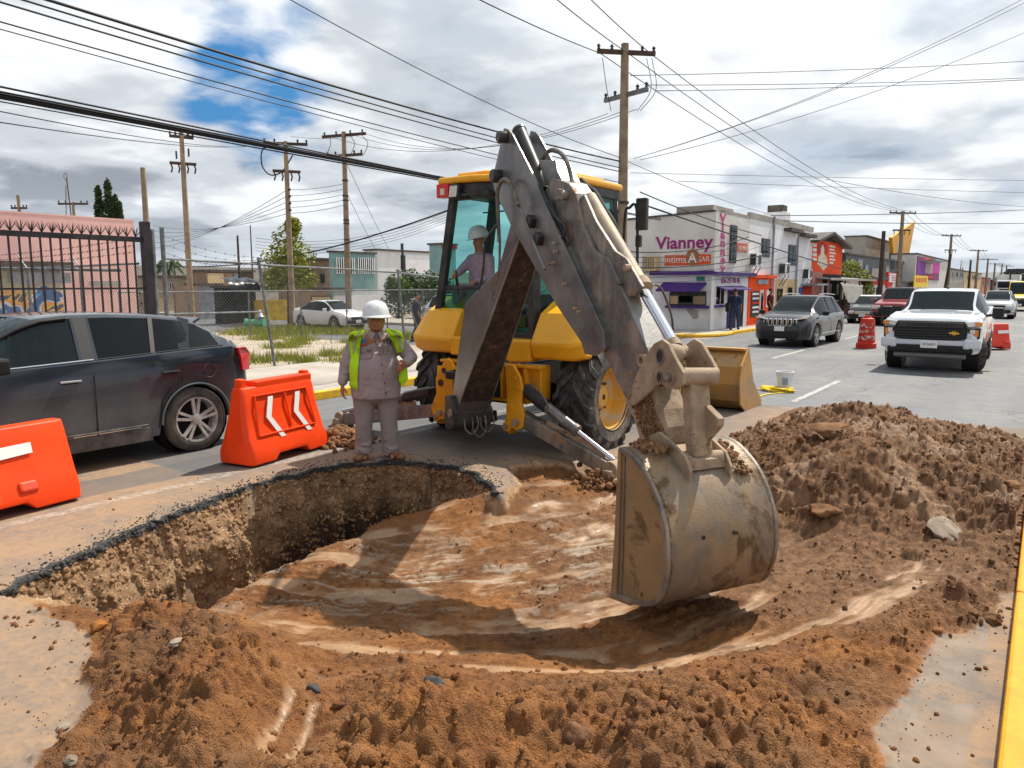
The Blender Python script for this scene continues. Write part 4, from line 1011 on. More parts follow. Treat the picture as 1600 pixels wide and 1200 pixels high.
tp = MB().prism([(-.64, 1.10), (-.64, 1.34), (.615, 1.34), (.615, 1.08), (.30, 1.06), (.18, 1.14), (-.5, 1.10)], -.70, -.40, lambda u, v, w: (u, w, v)).build('rear_panel', m_yel_clean, bh, bevel=.025)
MB().box((0, -.3, 1.18), (1.2, .5, .14)).build('cab_base', m_blk, bh)
for k in range(6):
    MB().cyl((-.55 + k * .08, -.66, 1.02), (-.55 + k * .08, -.60, .62), .022, 8).build('hydraulic_line', m_blk, bh)

# loader arms and bucket in front
for s in (1, -1):
    mb = MB().prism([(1.15, 1.55), (1.2, 1.72), (2.3, 1.62), (3.0, 1.0), (3.55, .42), (3.50, .28), (3.36, .30), (2.75, .86), (2.15, 1.36)], s * .80 - .05, s * .80 + .05, lambda u, v, w: (w, u, v))
    o = mb.build('loader_arm', m_blk, bh, bevel=.015)
    MB().cyl((s * .93, 1.5, 1.15), (s * .93, 2.3, 1.0), .05, 12).build('lift_cylinder', m_blk, o, smooth=True)
    c_ = MB().cyl((s * .66, 1.9, 1.75), (s * .66, 2.75, 1.28), .05, 12).build('tilt_cylinder', m_blk, bh, smooth=True)
    MB().cyl((s * .66, 2.75, 1.28), (s * .66, 3.4, .72), .026, 10).build('rod', m_chrome, c_)
    MB().tube(curve_pts([(s * .86, 1.6, 1.8), (s * .9, 2.2, 2.0), (s * .9, 2.7, 1.6), (s * .88, 2.9, 1.2)], 14), .018, 7).build('hose', m_hose, o, smooth=True)
MB().cyl((-.8, 2.85, .95), (.8, 2.85, .95), .06, 12).build('loader_cross_tube', m_blk, bh)
MB().box((.55, 2.6, 1.2), (.03, .5, .16), (R_(-35), 0, 0)).build('arm_decal_panel', m_red, bh)
bp_ = [(3.62, .98), (3.40, .72), (3.34, .45), (3.42, .18), (3.62, .03), (4.40, .03), (4.40, .055), (3.66, .06), (3.47, .20), (3.385, .45), (3.44, .70), (3.64, .955)]
lb = MB().prism(bp_, -1.25, 1.80, lambda u, v, w: (w, u, v)).build('loader_bucket', m_lbucket, bh, bevel=.006)
for x in (-1.28, 1.80):
    MB().prism([(3.66, 1.02), (3.34, .75), (3.28, .45), (3.36, .14), (3.60, .0), (4.42, .0), (4.40, .10), (3.95, .45)], x, x + .03, lambda u, v, w: (w, u, v)).build('side_plate', m_lbucket, lb, bevel=.004)
MB().box((.275, 3.60, .985), (3.05, .14, .04)).build('top_edge', m_lbucket, lb, bevel=.006)
for x in (-.8, .8):
    MB().prism([(3.46, .85), (3.28, .75), (3.26, .35), (3.40, .25)], x - .02, x + .02, lambda u, v, w: (w, u, v)).build('hinge_ear', m_lbucket, lb)

# swing frame and boom
MB().lathe([(.0001, .30), (.17, .30), (.17, .95), (.0001, .95)], (FO.x - .05, FO.y + .18, 0), 20).build('swing_post', m_blk, bh, smooth=True)
MB().box((FO.x, FO.y + .20, .38), (.5, .45, .14)).build('swing_plate', m_blk, bh, bevel=.02)
MB().box((FO.x, FO.y + .20, .90), (.5, .40, .10)).build('swing_plate', m_blk, bh, bevel=.02)
L_ = pxpoly([(805, 300), (774, 421), (734, 463), (724, 476), (717, 547), (706, 648), (716, 661)], -.17)
U_ = pxpoly([(722, 628), (766, 497), (805, 375), (822, 330)], -.17)
poly = [L_[0]] + L_[1:] + U_
def taperw(u, v, w):
    k = lerp(.195, .13, sm((v - .6) / 2.0)); return AP(u, v, w * k)
bm_ = MB().prism(poly, -1, 1, taperw).build('boom', m_boomside, bh, bevel=.008)
def ribbon(name, pl, w0, w1, off, mat, parent, tw=None):
    mb = MB(); P = []
    for i in range(len(pl)):
        a = Vector(pl[max(0, i - 1)]); b_ = Vector(pl[min(len(pl) - 1, i + 1)]); t_ = (b_ - a).normalized(); n_ = Vector((t_.y, -t_.x))
        P.append((pl[i][0] + n_.x * off, pl[i][1] + n_.y * off))
    n_w = 8; rows = []
    dense = []
    for (a, b_) in zip(P, P[1:]):
        for k in range(14): dense.append((lerp(a[0], b_[0], k / 14), lerp(a[1], b_[1], k / 14)))
    dense.append(P[-1])
    from mathutils import noise as mn
    for (u, v) in dense:
        row = []
        for k in range(n_w + 1):
            w = lerp(w0, w1, k / n_w); q = Vector((tw or AP)(u, v, w)) if tw else Vector(AP(u, v, w))
            q += Vector((DX, DY, 0)) * (.012 * abs(mn.noise(q * 9)) + .01 * abs(mn.noise(q * 31))) * (1 if 0 < k < n_w else 0)
            row.append(q)
        rows.append(row)
    mb.grid(rows); return mb.build(name, mat, parent, smooth='all')
ribbon('caked_dirt', U_, -.97, .97, .004, m_boomdirt, bm_, taperw)['kind'] = 'stuff'
for w in (-1.02, 1.0):
    mb = MB()
    for a, b_ in zip(U_, U_[1:]): mb.bar(taperw(*a, w), taperw(*b_, w), .012, .02)
    mb.build('plate_edge', m_steel, bm_)
a = AP(.02, .95, 0); b_ = AP(1.2, 2.2, 0)
MB().cyl(AP(.33, .52, -.27), AP(.33, .52, .27), .05, 14).build('boom_foot_pin', m_mudst, bh, smooth=True)
o = MB().prism([(.10, .30), (.10, .70), (.30, .72), (.45, .55), (.42, .38), (.28, .30)], -.24, .24, AF).build('swing_casting', m_blk, bh, bevel=.02)
for k, (dx, ln) in enumerate(((-.10, .16), (0, .20), (.10, .15))):
    q = Vector(AP(.40, .50, dx))
    MB().tube(curve_pts([q + Vector((-.02, 0, .02)), q + Vector((.04, -.05, -.08)), q + Vector((.05, -.04, -ln)), q + Vector((.13, -.02, -ln - .05)), q + Vector((.20, 0, -ln + .05)), q + Vector((.17, .02, 0))], 18), .009, 7).build('hose', m_hose, bh, smooth=True)

# dipper: two side plates and a core
DP = [(787, 200), (794, 202), (800, 210), (833, 275), (882, 386), (927, 484), (943, 520), (944, 545), (930, 556), (913, 553), (908, 535), (870, 478), (830, 408), (797, 350), (772, 296), (769, 280), (780, 232)]
dpr = pxpoly(DP, -.155)
dp = MB().prism(dpr, -.155, -.13, AF).build('dipper', m_steel, bh, bevel=.005)
MB().prism(dpr, .13, .155, AF).build('side_plate', m_steel, dp, bevel=.005)
core = [dpr[i] for i in (4, 5, 6, 7, 8, 9, 10, 11, 12, 13)]
core = [(lerp(u, 2.9, .03), v + .015) for u, v in core]
MB().prism([(u - .0, v) for u, v in core], -.128, .128, AF).build('core', m_steel, dp)
q = pxpoly([(797, 215), (797, 275), (806, 312), (840, 372)], -.157)
MB().tube([AP(u, v, -.157) for u, v in q], .006, 6).build('weld_seam', m_blk, dp, smooth=True)
for (x, y, rr) in ((785, 214, .055), (775, 275, .065)):
    u, v = rz(x, y, -.20); o = MB().lathe([(.0001, -.05), (rr * .85, -.05), (rr, -.035), (rr, .05), (.0001, .05)], (0, 0, 0), 18, 'y').build('pin', m_blk, dp, smooth=True)
    o.location = AP(u, v, -.20); o.rotation_euler = (0, 0, -math.atan2(EX, EY))
    MB().cyl((0, -.055, -.01), (0, -.048, -.01), .014, 8).build('bolt', m_mudst, dp).matrix_parent_inverse = Matrix()
    children(dp)[-1].location = AP(u, v, -.20); children(dp)[-1].rotation_euler = o.rotation_euler
for (x, y) in ((865, 411), (882, 444), (899, 482), (905, 487), (858, 412), (866, 380), (868, 393)):
    u, v = rz(x, y, -.17); MB().cyl(AP(u, v, -.19), AP(u, v, -.155), .013, 8).build('bolt', m_mudst, dp)
a = apx(812, 206, 0); b_ = apx(852, 300, 0)
o = MB().cyl(a, b_, .066, 22).build('crowd_cylinder', m_blk, bh, smooth=True)
MB().cyl(Vector(a) + (Vector(a) - Vector(b_)) * .03, a, .072, 22).build('end_cap', m_steel, o, smooth=True)
MB().cyl(apx(786, 214, -.15), apx(786, 214, .15), .035, 12).build('upper_pin', m_blk, dp)
o = MB().prism(pxpoly([(852, 251), (873, 251), (889, 283), (893, 300), (862, 290)], .0), -.07, .11, AF).build('slide_head', m_steel, bh, bevel=.006)

# extension slide (muddy)
EXT = [(863, 277), (888, 286), (899, 302), (910, 350), (928, 392), (946, 402), (965, 444), (1013, 549), (1030, 575), (1026, 596), (1000, 622), (983, 634), (965, 598), (934, 530), (922, 484), (880, 395), (850, 300)]
ex = MB().prism(pxpoly(EXT, -.09), -.09, .09, AF).build('dipper_extension', m_rust, bh, bevel=.008)
tf = pxpoly([(946, 402), (965, 444), (1010, 544)], -.09); MB().grid([[AP(u + .004, v + .004, -.088), AP(u + .004, v + .004, .088)] for u, v in tf]).build('top_plate', M('worn_grey_top', (.33, .33, .32), .4, metal=.3, col2=(.22, .20, .18), scale=4, dirt=((.40, .24, .12), .22, 8), bump=.2, world_co=True), ex, fix=False)
q = pxpoly([(950, 412), (968, 446), (1008, 546)], -.01)
MB().tube([AP(u + .006, v + .006, .0) for u, v in q], .005, 6).build('weld_seam', m_steel, ex, smooth=True)
q = pxpoly([(944, 402), (966, 444)], -.09); q2 = rz(966, 444, -.09)
MB().bar(AP(q2[0] + .01, q2[1] + .008, -.095), AP(q2[0] + .01, q2[1] + .008, .095), .05, .014).build('wear_strip', m_rust, ex, bevel=.003)
u, v = rz(884, 305, -.10); MB().cyl(AP(u, v, -.17), AP(u, v, .12), .042, 16).build('head_pin', m_rust, ex, smooth=True)
MB().box(AP(u, v, -.165), (.07, .05, .09), (0, 0, -math.atan2(EX, EY))).build('pin_keeper', m_rust, ex, bevel=.008)
u, v = rz(1006, 563, -.11); o = MB().lathe([(.028, -.03), (.045, -.03), (.045, .03), (.028, .03)], (0, 0, 0), 18, 'y', close=True).build('tube_end', m_mudst, ex, smooth=True)
o.location = AP(u, v, -.11); o.rotation_euler = (0, 0, -math.atan2(EX, EY))
MB().cyl(AP(u, v, -.10), AP(u, v, -.085), .028, 14).build('tube_bore', m_blk, ex)
ns = MB().prism(pxpoly([(975, 626), (985, 612), (1018, 604), (1034, 640), (1042, 668), (1044, 694), (1030, 712), (1008, 712), (1000, 690), (990, 655)], -.10), -.10, .12, AF).build('dipper_nose', m_mudst, bh, bevel=.012)
MB().prism(pxpoly([(1022, 618), (1042, 636), (1066, 674), (1062, 688), (1040, 672), (1020, 640)], .12), .10, .15, AF).build('side_cheek', m_rust, ns, bevel=.008)
LPp = [(1008, 556), (1021, 537), (1034, 530), (1043, 537), (1053, 558), (1067, 582), (1067, 600), (1056, 609), (1040, 606), (1030, 598), (1004, 622), (990, 634), (980, 628), (992, 590)]
l1 = MB().prism(pxpoly(LPp, -.15), -.15, -.12, AF).build('link_plate', m_mudst, bh, bevel=.006)
for (x, y, r_o) in ((1031, 557, .034), (1030, 590, .026)):
    u, v = rz(x, y, -.153); o = MB().lathe([(r_o, -.004), (r_o + .012, -.004), (r_o + .012, .004), (r_o, .004)], (0, 0, 0), 18, 'y', close=True).build('hole_rim', m_rust, l1, smooth=True)
    o.location = AP(u, v, -.152); o.rotation_euler = (0, 0, -math.atan2(EX, EY)); o.scale = (1, 1, 1.25)
    o = MB().cyl((0, -.002, 0), (0, .002, 0), r_o, 18).build('hole', m_blk, l1); o.location = AP(u, v, -.151); o.rotation_euler = (0, 0, -math.atan2(EX, EY)); o.scale = (1, 1, 1.25)
u, v = rz(1044, 590, -.17)
for k, (r0, dd) in enumerate(((.05, .0), (.034, -.012), (.016, -.022))):
    MB().cyl(AP(u, v, -.165 + dd), AP(u, v, -.13), r0, 20).build('pin_head', m_mudst if k != 1 else m_rust, l1, smooth=True)
RPp = [(1072, 552), (1079, 536), (1090, 529), (1101, 536), (1115, 560), (1126, 580), (1124, 594), (1108, 604), (1094, 600), (1082, 585)]
l2 = MB().prism(pxpoly(RPp, .14), .11, .14, AF).build('link_plate', m_mudst, bh, bevel=.006)
u, v = rz(1052, 553, -.02)
MB().cyl(AP(u, v, -.12), AP(u, v, .11), .05, 16).build('cylinder_end_pin', m_mudst, l1, smooth=True)
MB().ball(AP(u, v, -.02), (.085, .085, .075), 10).build('rod_eye', m_mudst, l1, smooth=True)
kb_ = Vector(apx(1068, 588, -.10)); ke_ = Vector(apx(1120, 588, .11))
lk = MB().cyl(kb_, ke_, .058, 20).build('bucket_link', m_mudst, bh, smooth=True)
wl, wr = -.075, .085
lp = [(rz(1085, 590, 0)[0] - .055, rz(1085, 590, 0)[1]), (rz(1085, 590, 0)[0] + .055, rz(1085, 590, 0)[1]), (rz(1092, 712, 0)[0] + .05, rz(1092, 712, 0)[1]), (rz(1092, 712, 0)[0] - .05, rz(1092, 712, 0)[1])]
MB().prism(lp, wl, wr, AF).build('link_web', m_mudst, lk, bevel=.02)
ear = pxpoly([(1088, 628), (1100, 632), (1120, 652), (1119, 664), (1100, 686), (1092, 680)], .06)
MB().prism([(u + .05, v) for u, v in ear], .03, .085, AF).build('link_ear', m_mudst, lk, bevel=.008)
MB().cyl(apx(1052, 719, -.15), apx(1128, 714, .16), .050, 20).build('lower_pin_tube', m_mudst, lk, smooth=True)
MB().cyl(apx(1049, 719, -.175), apx(1056, 719, -.14), .036, 16).build('pin_head', m_rust, lk, smooth=True)

# bucket cylinder
a = Vector(apx(921, 310, .05)); b_ = Vector(apx(1001, 446, .03)); e = Vector(apx(1056, 543, 0))
m_cylp = M('dusty_cylinder', (.46, .36, .25), .6, metal=.1, col2=(.30, .25, .20), scale=5, dirt=((.36, .15, .05), .22, 7), bump=.2, world_co=True)
bc = MB().cyl(a, b_, .062, 22).build('bucket_cylinder', m_cylp, bh, smooth=True)
MB().cyl(b_ - (b_ - a).normalized() * .03, b_ + (b_ - a).normalized() * .045, .078, 22).build('gland', m_mudst, bc, smooth=True)
MB().cyl(b_, e, .040, 20).build('rod', m_chrome, bc, smooth=True)
MB().cyl(e - (e - b_).normalized() * .06, e, .048, 16).build('rod_end', m_mudst, bc, smooth=True)
GP = [(902, 312), (912, 304), (930, 345), (960, 392), (978, 404), (993, 430), (1003, 448), (992, 462), (980, 465), (966, 436), (950, 418), (925, 372), (905, 335)]
MB().prism(pxpoly(GP, -.06), -.06, -.03, AF).build('cylinder_guard', m_rust, bc, bevel=.006)
u, v = rz(981, 418, -.07); MB().cyl(AP(u, v, -.10), AP(u, v, -.05), .026, 10).build('guard_bolt', m_mudst, bc)
def hose(pts, w, r=.017, mat=None, nm='hose'):
    P = [apx(x, y, w if not isinstance(w, (list, tuple)) else w[i]) for i, (x, y) in enumerate(pts)]
    return MB().tube(curve_pts(P, 28), r, 8).build(nm, mat or m_hose, bh, smooth=True)
hose([(780, 378), (778, 330), (778, 296), (788, 280), (800, 292), (810, 321)], -.24, .020)
hose([(810, 321), (815, 330), (830, 370), (846, 408), (852, 421)], -.22, .014, m_steel, 'steel_line')
hose([(768, 470), (776, 440), (780, 420), (781, 378)], -.24, .013)
for (x, y) in ((830, 346), (842, 373)):
    MB().box(apx(x, y, -.18), (.10, .07, .09), (0, .5, -math.atan2(EX, EY))).build('line_clamp', m_blk, dp, bevel=.006)
hose([(842, 285), (843, 266), (850, 244), (864, 234), (880, 243), (889, 262), (894, 283), (900, 292), (908, 310)], .0, .020)
hose([(843, 282), (846, 292), (852, 310), (868, 338), (880, 350), (883, 362), (878, 372), (872, 365)], -.14, .013, m_blk)
hose([(858, 312), (868, 335), (884, 368), (888, 378), (882, 390)], -.13, .012, m_blk)
hose([(908, 280), (918, 290), (930, 300), (945, 325), (958, 345), (967, 370), (971, 395)], .14, .017, m_blk)
hose([(905, 300), (912, 312), (922, 330)], .06, .02, m_rust)
for k in range(5):
    q = apx(843 + k * .4, 264 + k * 7, .0); MB().cyl(Vector(q) - Vector((0, 0, .014)), Vector(q) + Vector((0, 0, .014)), .029, 10).build('hose_sleeve', m_blk, bh)
hose([(757, 380), (764, 368), (772, 358), (776, 352)], -.45, .014, m_blk)
hose([(757, 380), (756, 410), (752, 440), (748, 452)], -.45, .012, m_blk)

# bucket
W2 = .44
bk_c = [(4.2 + (a_ - 4.2) * .955, .38 + (b_ - .38) * .955) for a_, b_ in [(4.19, .92), (4.30, .915), (4.42, .87), (4.56, .775), (4.67, .64), (4.74, .48), (4.765, .30), (4.74, .13), (4.67, .0), (4.54, -.075), (4.36, -.125), (4.12, -.17)]]
def offs(pl, d):
    out = []
    for i in range(len(pl)):
        a = Vector(pl[max(0, i - 1)]); b_ = Vector(pl[min(len(pl) - 1, i + 1)]); t_ = (b_ - a).normalized(); out.append((pl[i][0] + t_.y * d, pl[i][1] - t_.x * d))
    return out
cs = [(p.x, p.y) for p in [Vector((q.x, q.y)) for q in curve_pts([(a, b_, 0) for a, b_ in bk_c], 34)]]
inn = offs(cs, -.018) if True else None
bk = MB().prism(cs + inn[::-1], -W2, W2, AF)
bko = MB(); n_w = 26; rows = []
for (u, v) in cs: rows.append([AP(u, v, lerp(-W2, W2, k / n_w)) for k in range(n_w + 1)])
bko.grid(rows); rows2 = []
for (u, v) in inn: rows2.append([AP(u, v, lerp(-W2, W2, k / n_w)) for k in range(n_w + 1)])
bko.grid(rows2, flip=True)
for j in (0, n_w):
    bko.grid([[r1[j], r2[j]] for r1, r2 in zip(rows, rows2)], flip=(j == 0))
bko.grid([rows[0], rows2[0]]); bko.grid([rows[-1], rows2[-1]])
bucket = bko.build('bucket', m_bucket, bh, smooth=True, angle=40)
sp = inn + []
for w0, w1 in ((-W2 + .012, -W2 + .035), (W2 - .035, W2 - .012)):
    o = MB().prism([(u, v) for u, v in inn], w0, w1, AF).build('side_plate', m_buckside, bucket, bevel=.003)
MB().prism([(4.175, .90), (4.205, .90), (4.20, .25), (4.185, -.15), (4.115, -.165), (4.15, .25)], -W2 - .008, -W2 + .012, AF).build('side_cutter', m_buckside, bucket, bevel=.004)
MB().prism([(4.235, .86), (4.245, .86), (4.245, .2), (4.232, -.12), (4.222, -.12), (4.235, .2)], -W2 + .004, -W2 + .012, AF).build('seam', m_rust, bucket)
MB().prism([(4.08, -.19), (4.36, -.14), (4.36, -.118), (4.12, -.155)], -W2 - .01, W2 + .01, AF).build('cutting_edge', m_bucket, bucket, bevel=.004)
for k in range(0):
    w = lerp(-W2 + .05, W2 - .05, k / 4); MB().prism([(3.96, -.225), (4.14, -.20), (4.14, -.15), (4.08, -.15)], w - .03, w + .03, AF).build('tooth', m_rust, bucket, bevel=.006)
for w in (-W2, W2 - .0):
    fl_o = offs(cs, .012); MB().prism(fl_o + offs(cs, -.02)[::-1], w - .012, w + .012, AF).build('rim_flange', m_rust, bucket, bevel=.003)
ep = [(4.10, .82), (4.16, 1.0), (4.26, 1.04), (4.40, .99), (4.54, .93), (4.60, .84), (4.59, .70), (4.50, .80), (4.40, .86), (4.22, .90)]
ep = [(a_, b_ - .03) for a_, b_ in ep]
for w in (-.175, .155):
    MB().prism(ep, w, w + .024, AF).build('hinge_ear', m_mudst, bucket, bevel=.005)
MB().prism([(4.24, .905), (4.44, .875), (4.55, .80), (4.54, .86), (4.42, .90)], -.15, .155, AF).build('ear_brace', m_mudst, bucket)
m_film = M('dried_mud', (.18, .10, .048), .85, col2=(.25, .155, .085), scale=9, bump=.6, bscale=80, world_co=True)
def film(i0, i1, wa, wb, seed, ja=.03, jb=.0, mat=None):
    from mathutils import noise as mn
    rows = []; P = offs(cs, .006)
    for i in range(i0, i1 + 1):
        for h in range(3 if i < i1 else 1):
            f = h / 3; u = lerp(P[i][0], P[min(i + 1, i1)][0], f); v = lerp(P[i][1], P[min(i + 1, i1)][1], f); q = i + f
            e = sm(min(1, min(q - i0, i1 - q) / 1.2)); a_ = wa + ja * mn.noise(Vector((q * .8, seed, 0))) * 2 + ja * mn.noise(Vector((q * 2.7, seed, 5))); b_ = wb + jb * mn.noise(Vector((q * .8, seed, 9))) * 2 + jb * mn.noise(Vector((q * 2.7, seed, 3)))
            c_ = (a_ + b_) / 2; rows.append([AP(u + .002 * (k % 2), v, lerp(lerp(c_, a_, .15 + .85 * e), lerp(c_, b_, .15 + .85 * e), k / 8)) for k in range(9)])
    return MB().grid(rows).build('mud_film', mat or m_film, bucket, smooth='all')
film(9, 31, .36, .437, 1.3, .035, 0); film(2, 10, -.43, -.17, 2.1, .03, .05, m_mudst); film(3, 13, .21, .36, 3.7, .03, .05, m_mudst); film(29, 34, -.43, .43, 4.4, .0, .0); film(10, 22, -.05, .03, 5.2, .03, .03); film(22, 31, -.43, -.36, 6.2, .0, .04)
for (u, w) in ((4.757, .08), (4.74, -.17)):
    MB().cyl(AP(u - .01, .42, w), AP(u + .012, .42, w), .014, 10).build('rivet', m_blk, bucket)
items = []
for k in range(900):
    z_ = r_.rand()
    if k < 380: q = (lambda t_, s_: apx(lerp(982, 1012, t_) + s_ * 34, lerp(618, 700, t_), -.108))(r_.rand(), r_.rand())
    elif k < 560: q = AP(4.16 + .28 * r_.rand(), .915 + .02 * r_.rand(), -.36 + .2 * r_.rand())
    elif k < 700:
        th = r_.rand(); q = AP(lerp(4.30, 4.60, th), lerp(.92, .76, th ** 1.3), .22 + .12 * r_.rand())
    elif k < 800: q = AP(lerp(3.75, 4.15, r_.rand()), 1.0 + .16 * r_.rand(), -.11 + .2 * r_.rand())
    else: q = AP(4.45 + .05 * r_.rand(), .10 * r_.rand() - .06, W2 * (2 * r_.rand() - 1))
    s = .006 + (.010 if (k < 380 or 700 <= k < 800) else .020) * r_.rand() ** 2
    items.append((r_.randint(0, 12), q, s, tuple(r_.rand(3) * 6)))
m_stickmud = M('sticking_mud', (.27, .135, .06), .9, col2=(.16, .085, .045), scale=8, bump=.7, bscale=90, world_co=True)
o = scatter_mesh('stuck_mud', items, m_stickmud); o.parent = bh; o['kind'] = 'stuff'
items = []
fp = g(938, 752, -.12)
for k in range(260):
    q = (fp.x + r_.randn() * .11, fp.y + r_.randn() * .11 - .05, -.13 + abs(r_.randn()) * .05); items.append((r_.randint(0, 12), q, .015 + .04 * r_.rand() ** 2, tuple(r_.rand(3) * 6)))
fp = g(536, 690, .0)
for k in range(420):
    a = r_.randn(2) * (.20, .16); q = (fp.x + a[0], fp.y + a[1] - .05, max(.0, .16 * math.exp(-(a[0] ** 2 + a[1] ** 2) / .05)) + r_.rand() * .03); items.append((r_.randint(0, 12), q, .02 + .05 * r_.rand() ** 2, tuple(r_.rand(3) * 6)))
tag(scatter_mesh('loose_soil', items, m_clod2), kind='stuff')
# VEHICLES
m_gl = glass('car_glass', (.30, .46, .46), .40)
m_gld = glass('dark_car_glass', (.06, .075, .09), .75, .06)
m_trim = M('black_trim', (.015, .015, .016), .5)
m_trimd = M('dusty_trim', (.05, .048, .045), .7, col2=(.12, .11, .10), scale=5)
m_tyre = M('car_tyre', (.02, .02, .02), .8, col2=(.08, .075, .07), scale=8)
m_tyred = M('dusty_car_tyre', (.11, .095, .08), .9, col2=(.045, .042, .04), scale=5)
m_alu = M('alloy', (.55, .55, .54), .28, metal=.85, dirt=((.35, .3, .25), .25, 6))
m_chr = M('chrome', (.75, .76, .78), .12, metal=1.0)
m_plate = M('number_plate', (.80, .80, .78), .5)
m_hl = M('headlamp_glass', (.75, .78, .80), .12, metal=.35, coat=1)
m_amber = M('amber_lens', (.75, .24, .04), .25, coat=.6)
m_tail = M('tail_lens', (.55, .012, .018), .2, coat=1)
m_int = M('car_interior', (.05, .047, .045), .8)
m_ink = M('plate_ink', (.03, .04, .06), .6)

def car_body(parent, paint, C, nx=.06):
    """C: L, H profile 'top' [(y,z)], 'belt' [(y,z)], 'wid' [(y,w)], 'roofw', sill, wheels (yr,yf), R, arch"""
    Ln = C['L']; st = list(np.arange(-Ln / 2, Ln / 2 + 1e-6, nx))
    st = sorted(set([round(s, 4) for s in st] + [round(-Ln / 2 + d, 4) for d in (.015, .03)] + [round(Ln / 2 - d, 4) for d in (.015, .03)]))
    rows = []
    ra = C['R'] + C.get('gap', .055)
    for y in st:
        zt = interp(C['top'], y); zb = min(interp(C['belt'], y), zt - .002); w = interp(C['wid'], y)
        z0 = C['sill']
        if y > C['wheels'][1] + ra: z0 = C.get('sillf', z0)
        if y < C['wheels'][0] - ra: z0 = C.get('sillr', z0)
        arch = 0
        for yw in C['wheels']:
            d = abs(y - yw)
            if d < ra: z0 = max(z0, C['R'] + math.sqrt(ra * ra - d * d)); arch = max(arch, math.sqrt(max(0, 1 - (d / ra) ** 2)))
        gh = sm((zt - zb - .03) / .30)
        rw = interp(C['roofw'], y) if isinstance(C['roofw'], list) else C['roofw']
        x6 = lerp(w * .93, rw, gh); z6 = lerp(lerp(zb, zt, .6), zt - .055, gh); x7 = lerp(w * .55, rw * .86, gh); z7 = zt - lerp(.008, .012, gh)
        bz = lambda t: lerp(z0, zb - .03, t)
        fl = 1 + .0 * arch
        sh = C.get('shoulder', .03)
        rows.append([(w * .80, z0 + .02), (w * .955, z0 + .0), (w * .985, lerp(z0, bz(1), .12)), (w * 1.0, bz(.35)), (w * (1.0 + sh * .15), bz(.62)), (w * (1.0), bz(.86)), (w * .975, zb - .02), (w * .945, zb), (x6, z6), (lerp(x6, x7, .5), lerp(z6, z7, .72)), (x7, z7), (x7 * .5, zt - .002), (0, zt)])
    nr = len(rows[0])
    B, G2, G3 = MB(), MB(), MB(); GS = {}
    side_g = C['glass']; ws = C['ws']; rg = C.get('rg', (9, 9))
    for sgn in (1, -1):
        for i in range(len(st) - 1):
            ya, yb = st[i], st[i + 1]; ym = (ya + yb) / 2
            for j in range(nr - 1):
                q = [(sgn * rows[i][j][0], ya, rows[i][j][1]), (sgn * rows[i + 1][j][0], yb, rows[i + 1][j][1]), (sgn * rows[i + 1][j + 1][0], yb, rows[i + 1][j + 1][1]), (sgn * rows[i][j + 1][0], ya, rows[i][j + 1][1])]
                t = B
                if j == 7 and any(a <= ym <= b for a, b in side_g):
                    t = GS.setdefault((sgn, sum(ym > q_ for q_ in C.get('split', (-.25, -1.15)))), MB())
                if j in (9, 10, 11) and ws[0] <= ym <= ws[1]: t = G2
                if j in (9, 10, 11) and rg[0] <= ym <= rg[1]: t = G3
                t.add(q, [(0, 1, 2, 3) if sgn > 0 else (3, 2, 1, 0)])
    for i in (0, len(st) - 1):
        pts = [(x, st[i], z) for x, z in rows[i]] + [(-x, st[i], z) for x, z in rows[i][:-1][::-1]]
        B.add(pts, [tuple(range(len(pts)))])
    body = B.build('body', paint, parent, smooth=True, angle=28)
    nf = max([k_[1] for k_ in GS] or [0])
    for k_, G1 in GS.items(): G1.build('side_window', C['front'] if 'front' in C and k_[1] == nf else C.get('sideglass', m_gl), parent, smooth=True)
    if G2.v: G2.build('windscreen', m_gl, parent, smooth=True)
    if G3.v: G3.build('rear_window', m_gld, parent, smooth=True)
    for yw in C['wheels']:
        for s in (1, -1):
            iw = MB(); wv = interp(C['wid'], yw); iw.lathe([(ra - .01, s * (wv - .06)), (ra - .01, s * (wv - .38)), (.001, s * (wv - .38))], (0, yw, C['R']), 24, 'x'); iw.build('wheel_well', m_trim, parent)
    MB().box((0, 0, C['sill'] + .10), (interp(C['wid'], 0) * 1.6, Ln * .78, .10)).build('underbody', m_trim, parent)
    return rows, st
def surf_x(C, y, z):
    w = interp(C['wid'], y); zb = interp(C['belt'], y); zt = interp(C['top'], y)
    if z > zb:
        gh = sm((zt - zb - .03) / .30); x6 = lerp(w * .93, C['roofw'] if not isinstance(C['roofw'], list) else interp(C['roofw'], y), gh); return lerp(w * .945, x6, (z - zb) / max(.05, zt - .055 - zb))
    t = (z - C['sill']) / (zb - .03 - C['sill'])
    if t > .86: return lerp(w, w * .955, (t - .86) / .14)
    if t < .12: return lerp(w * .955, w * .985, max(0, t) / .12)
    return w * (1.0)
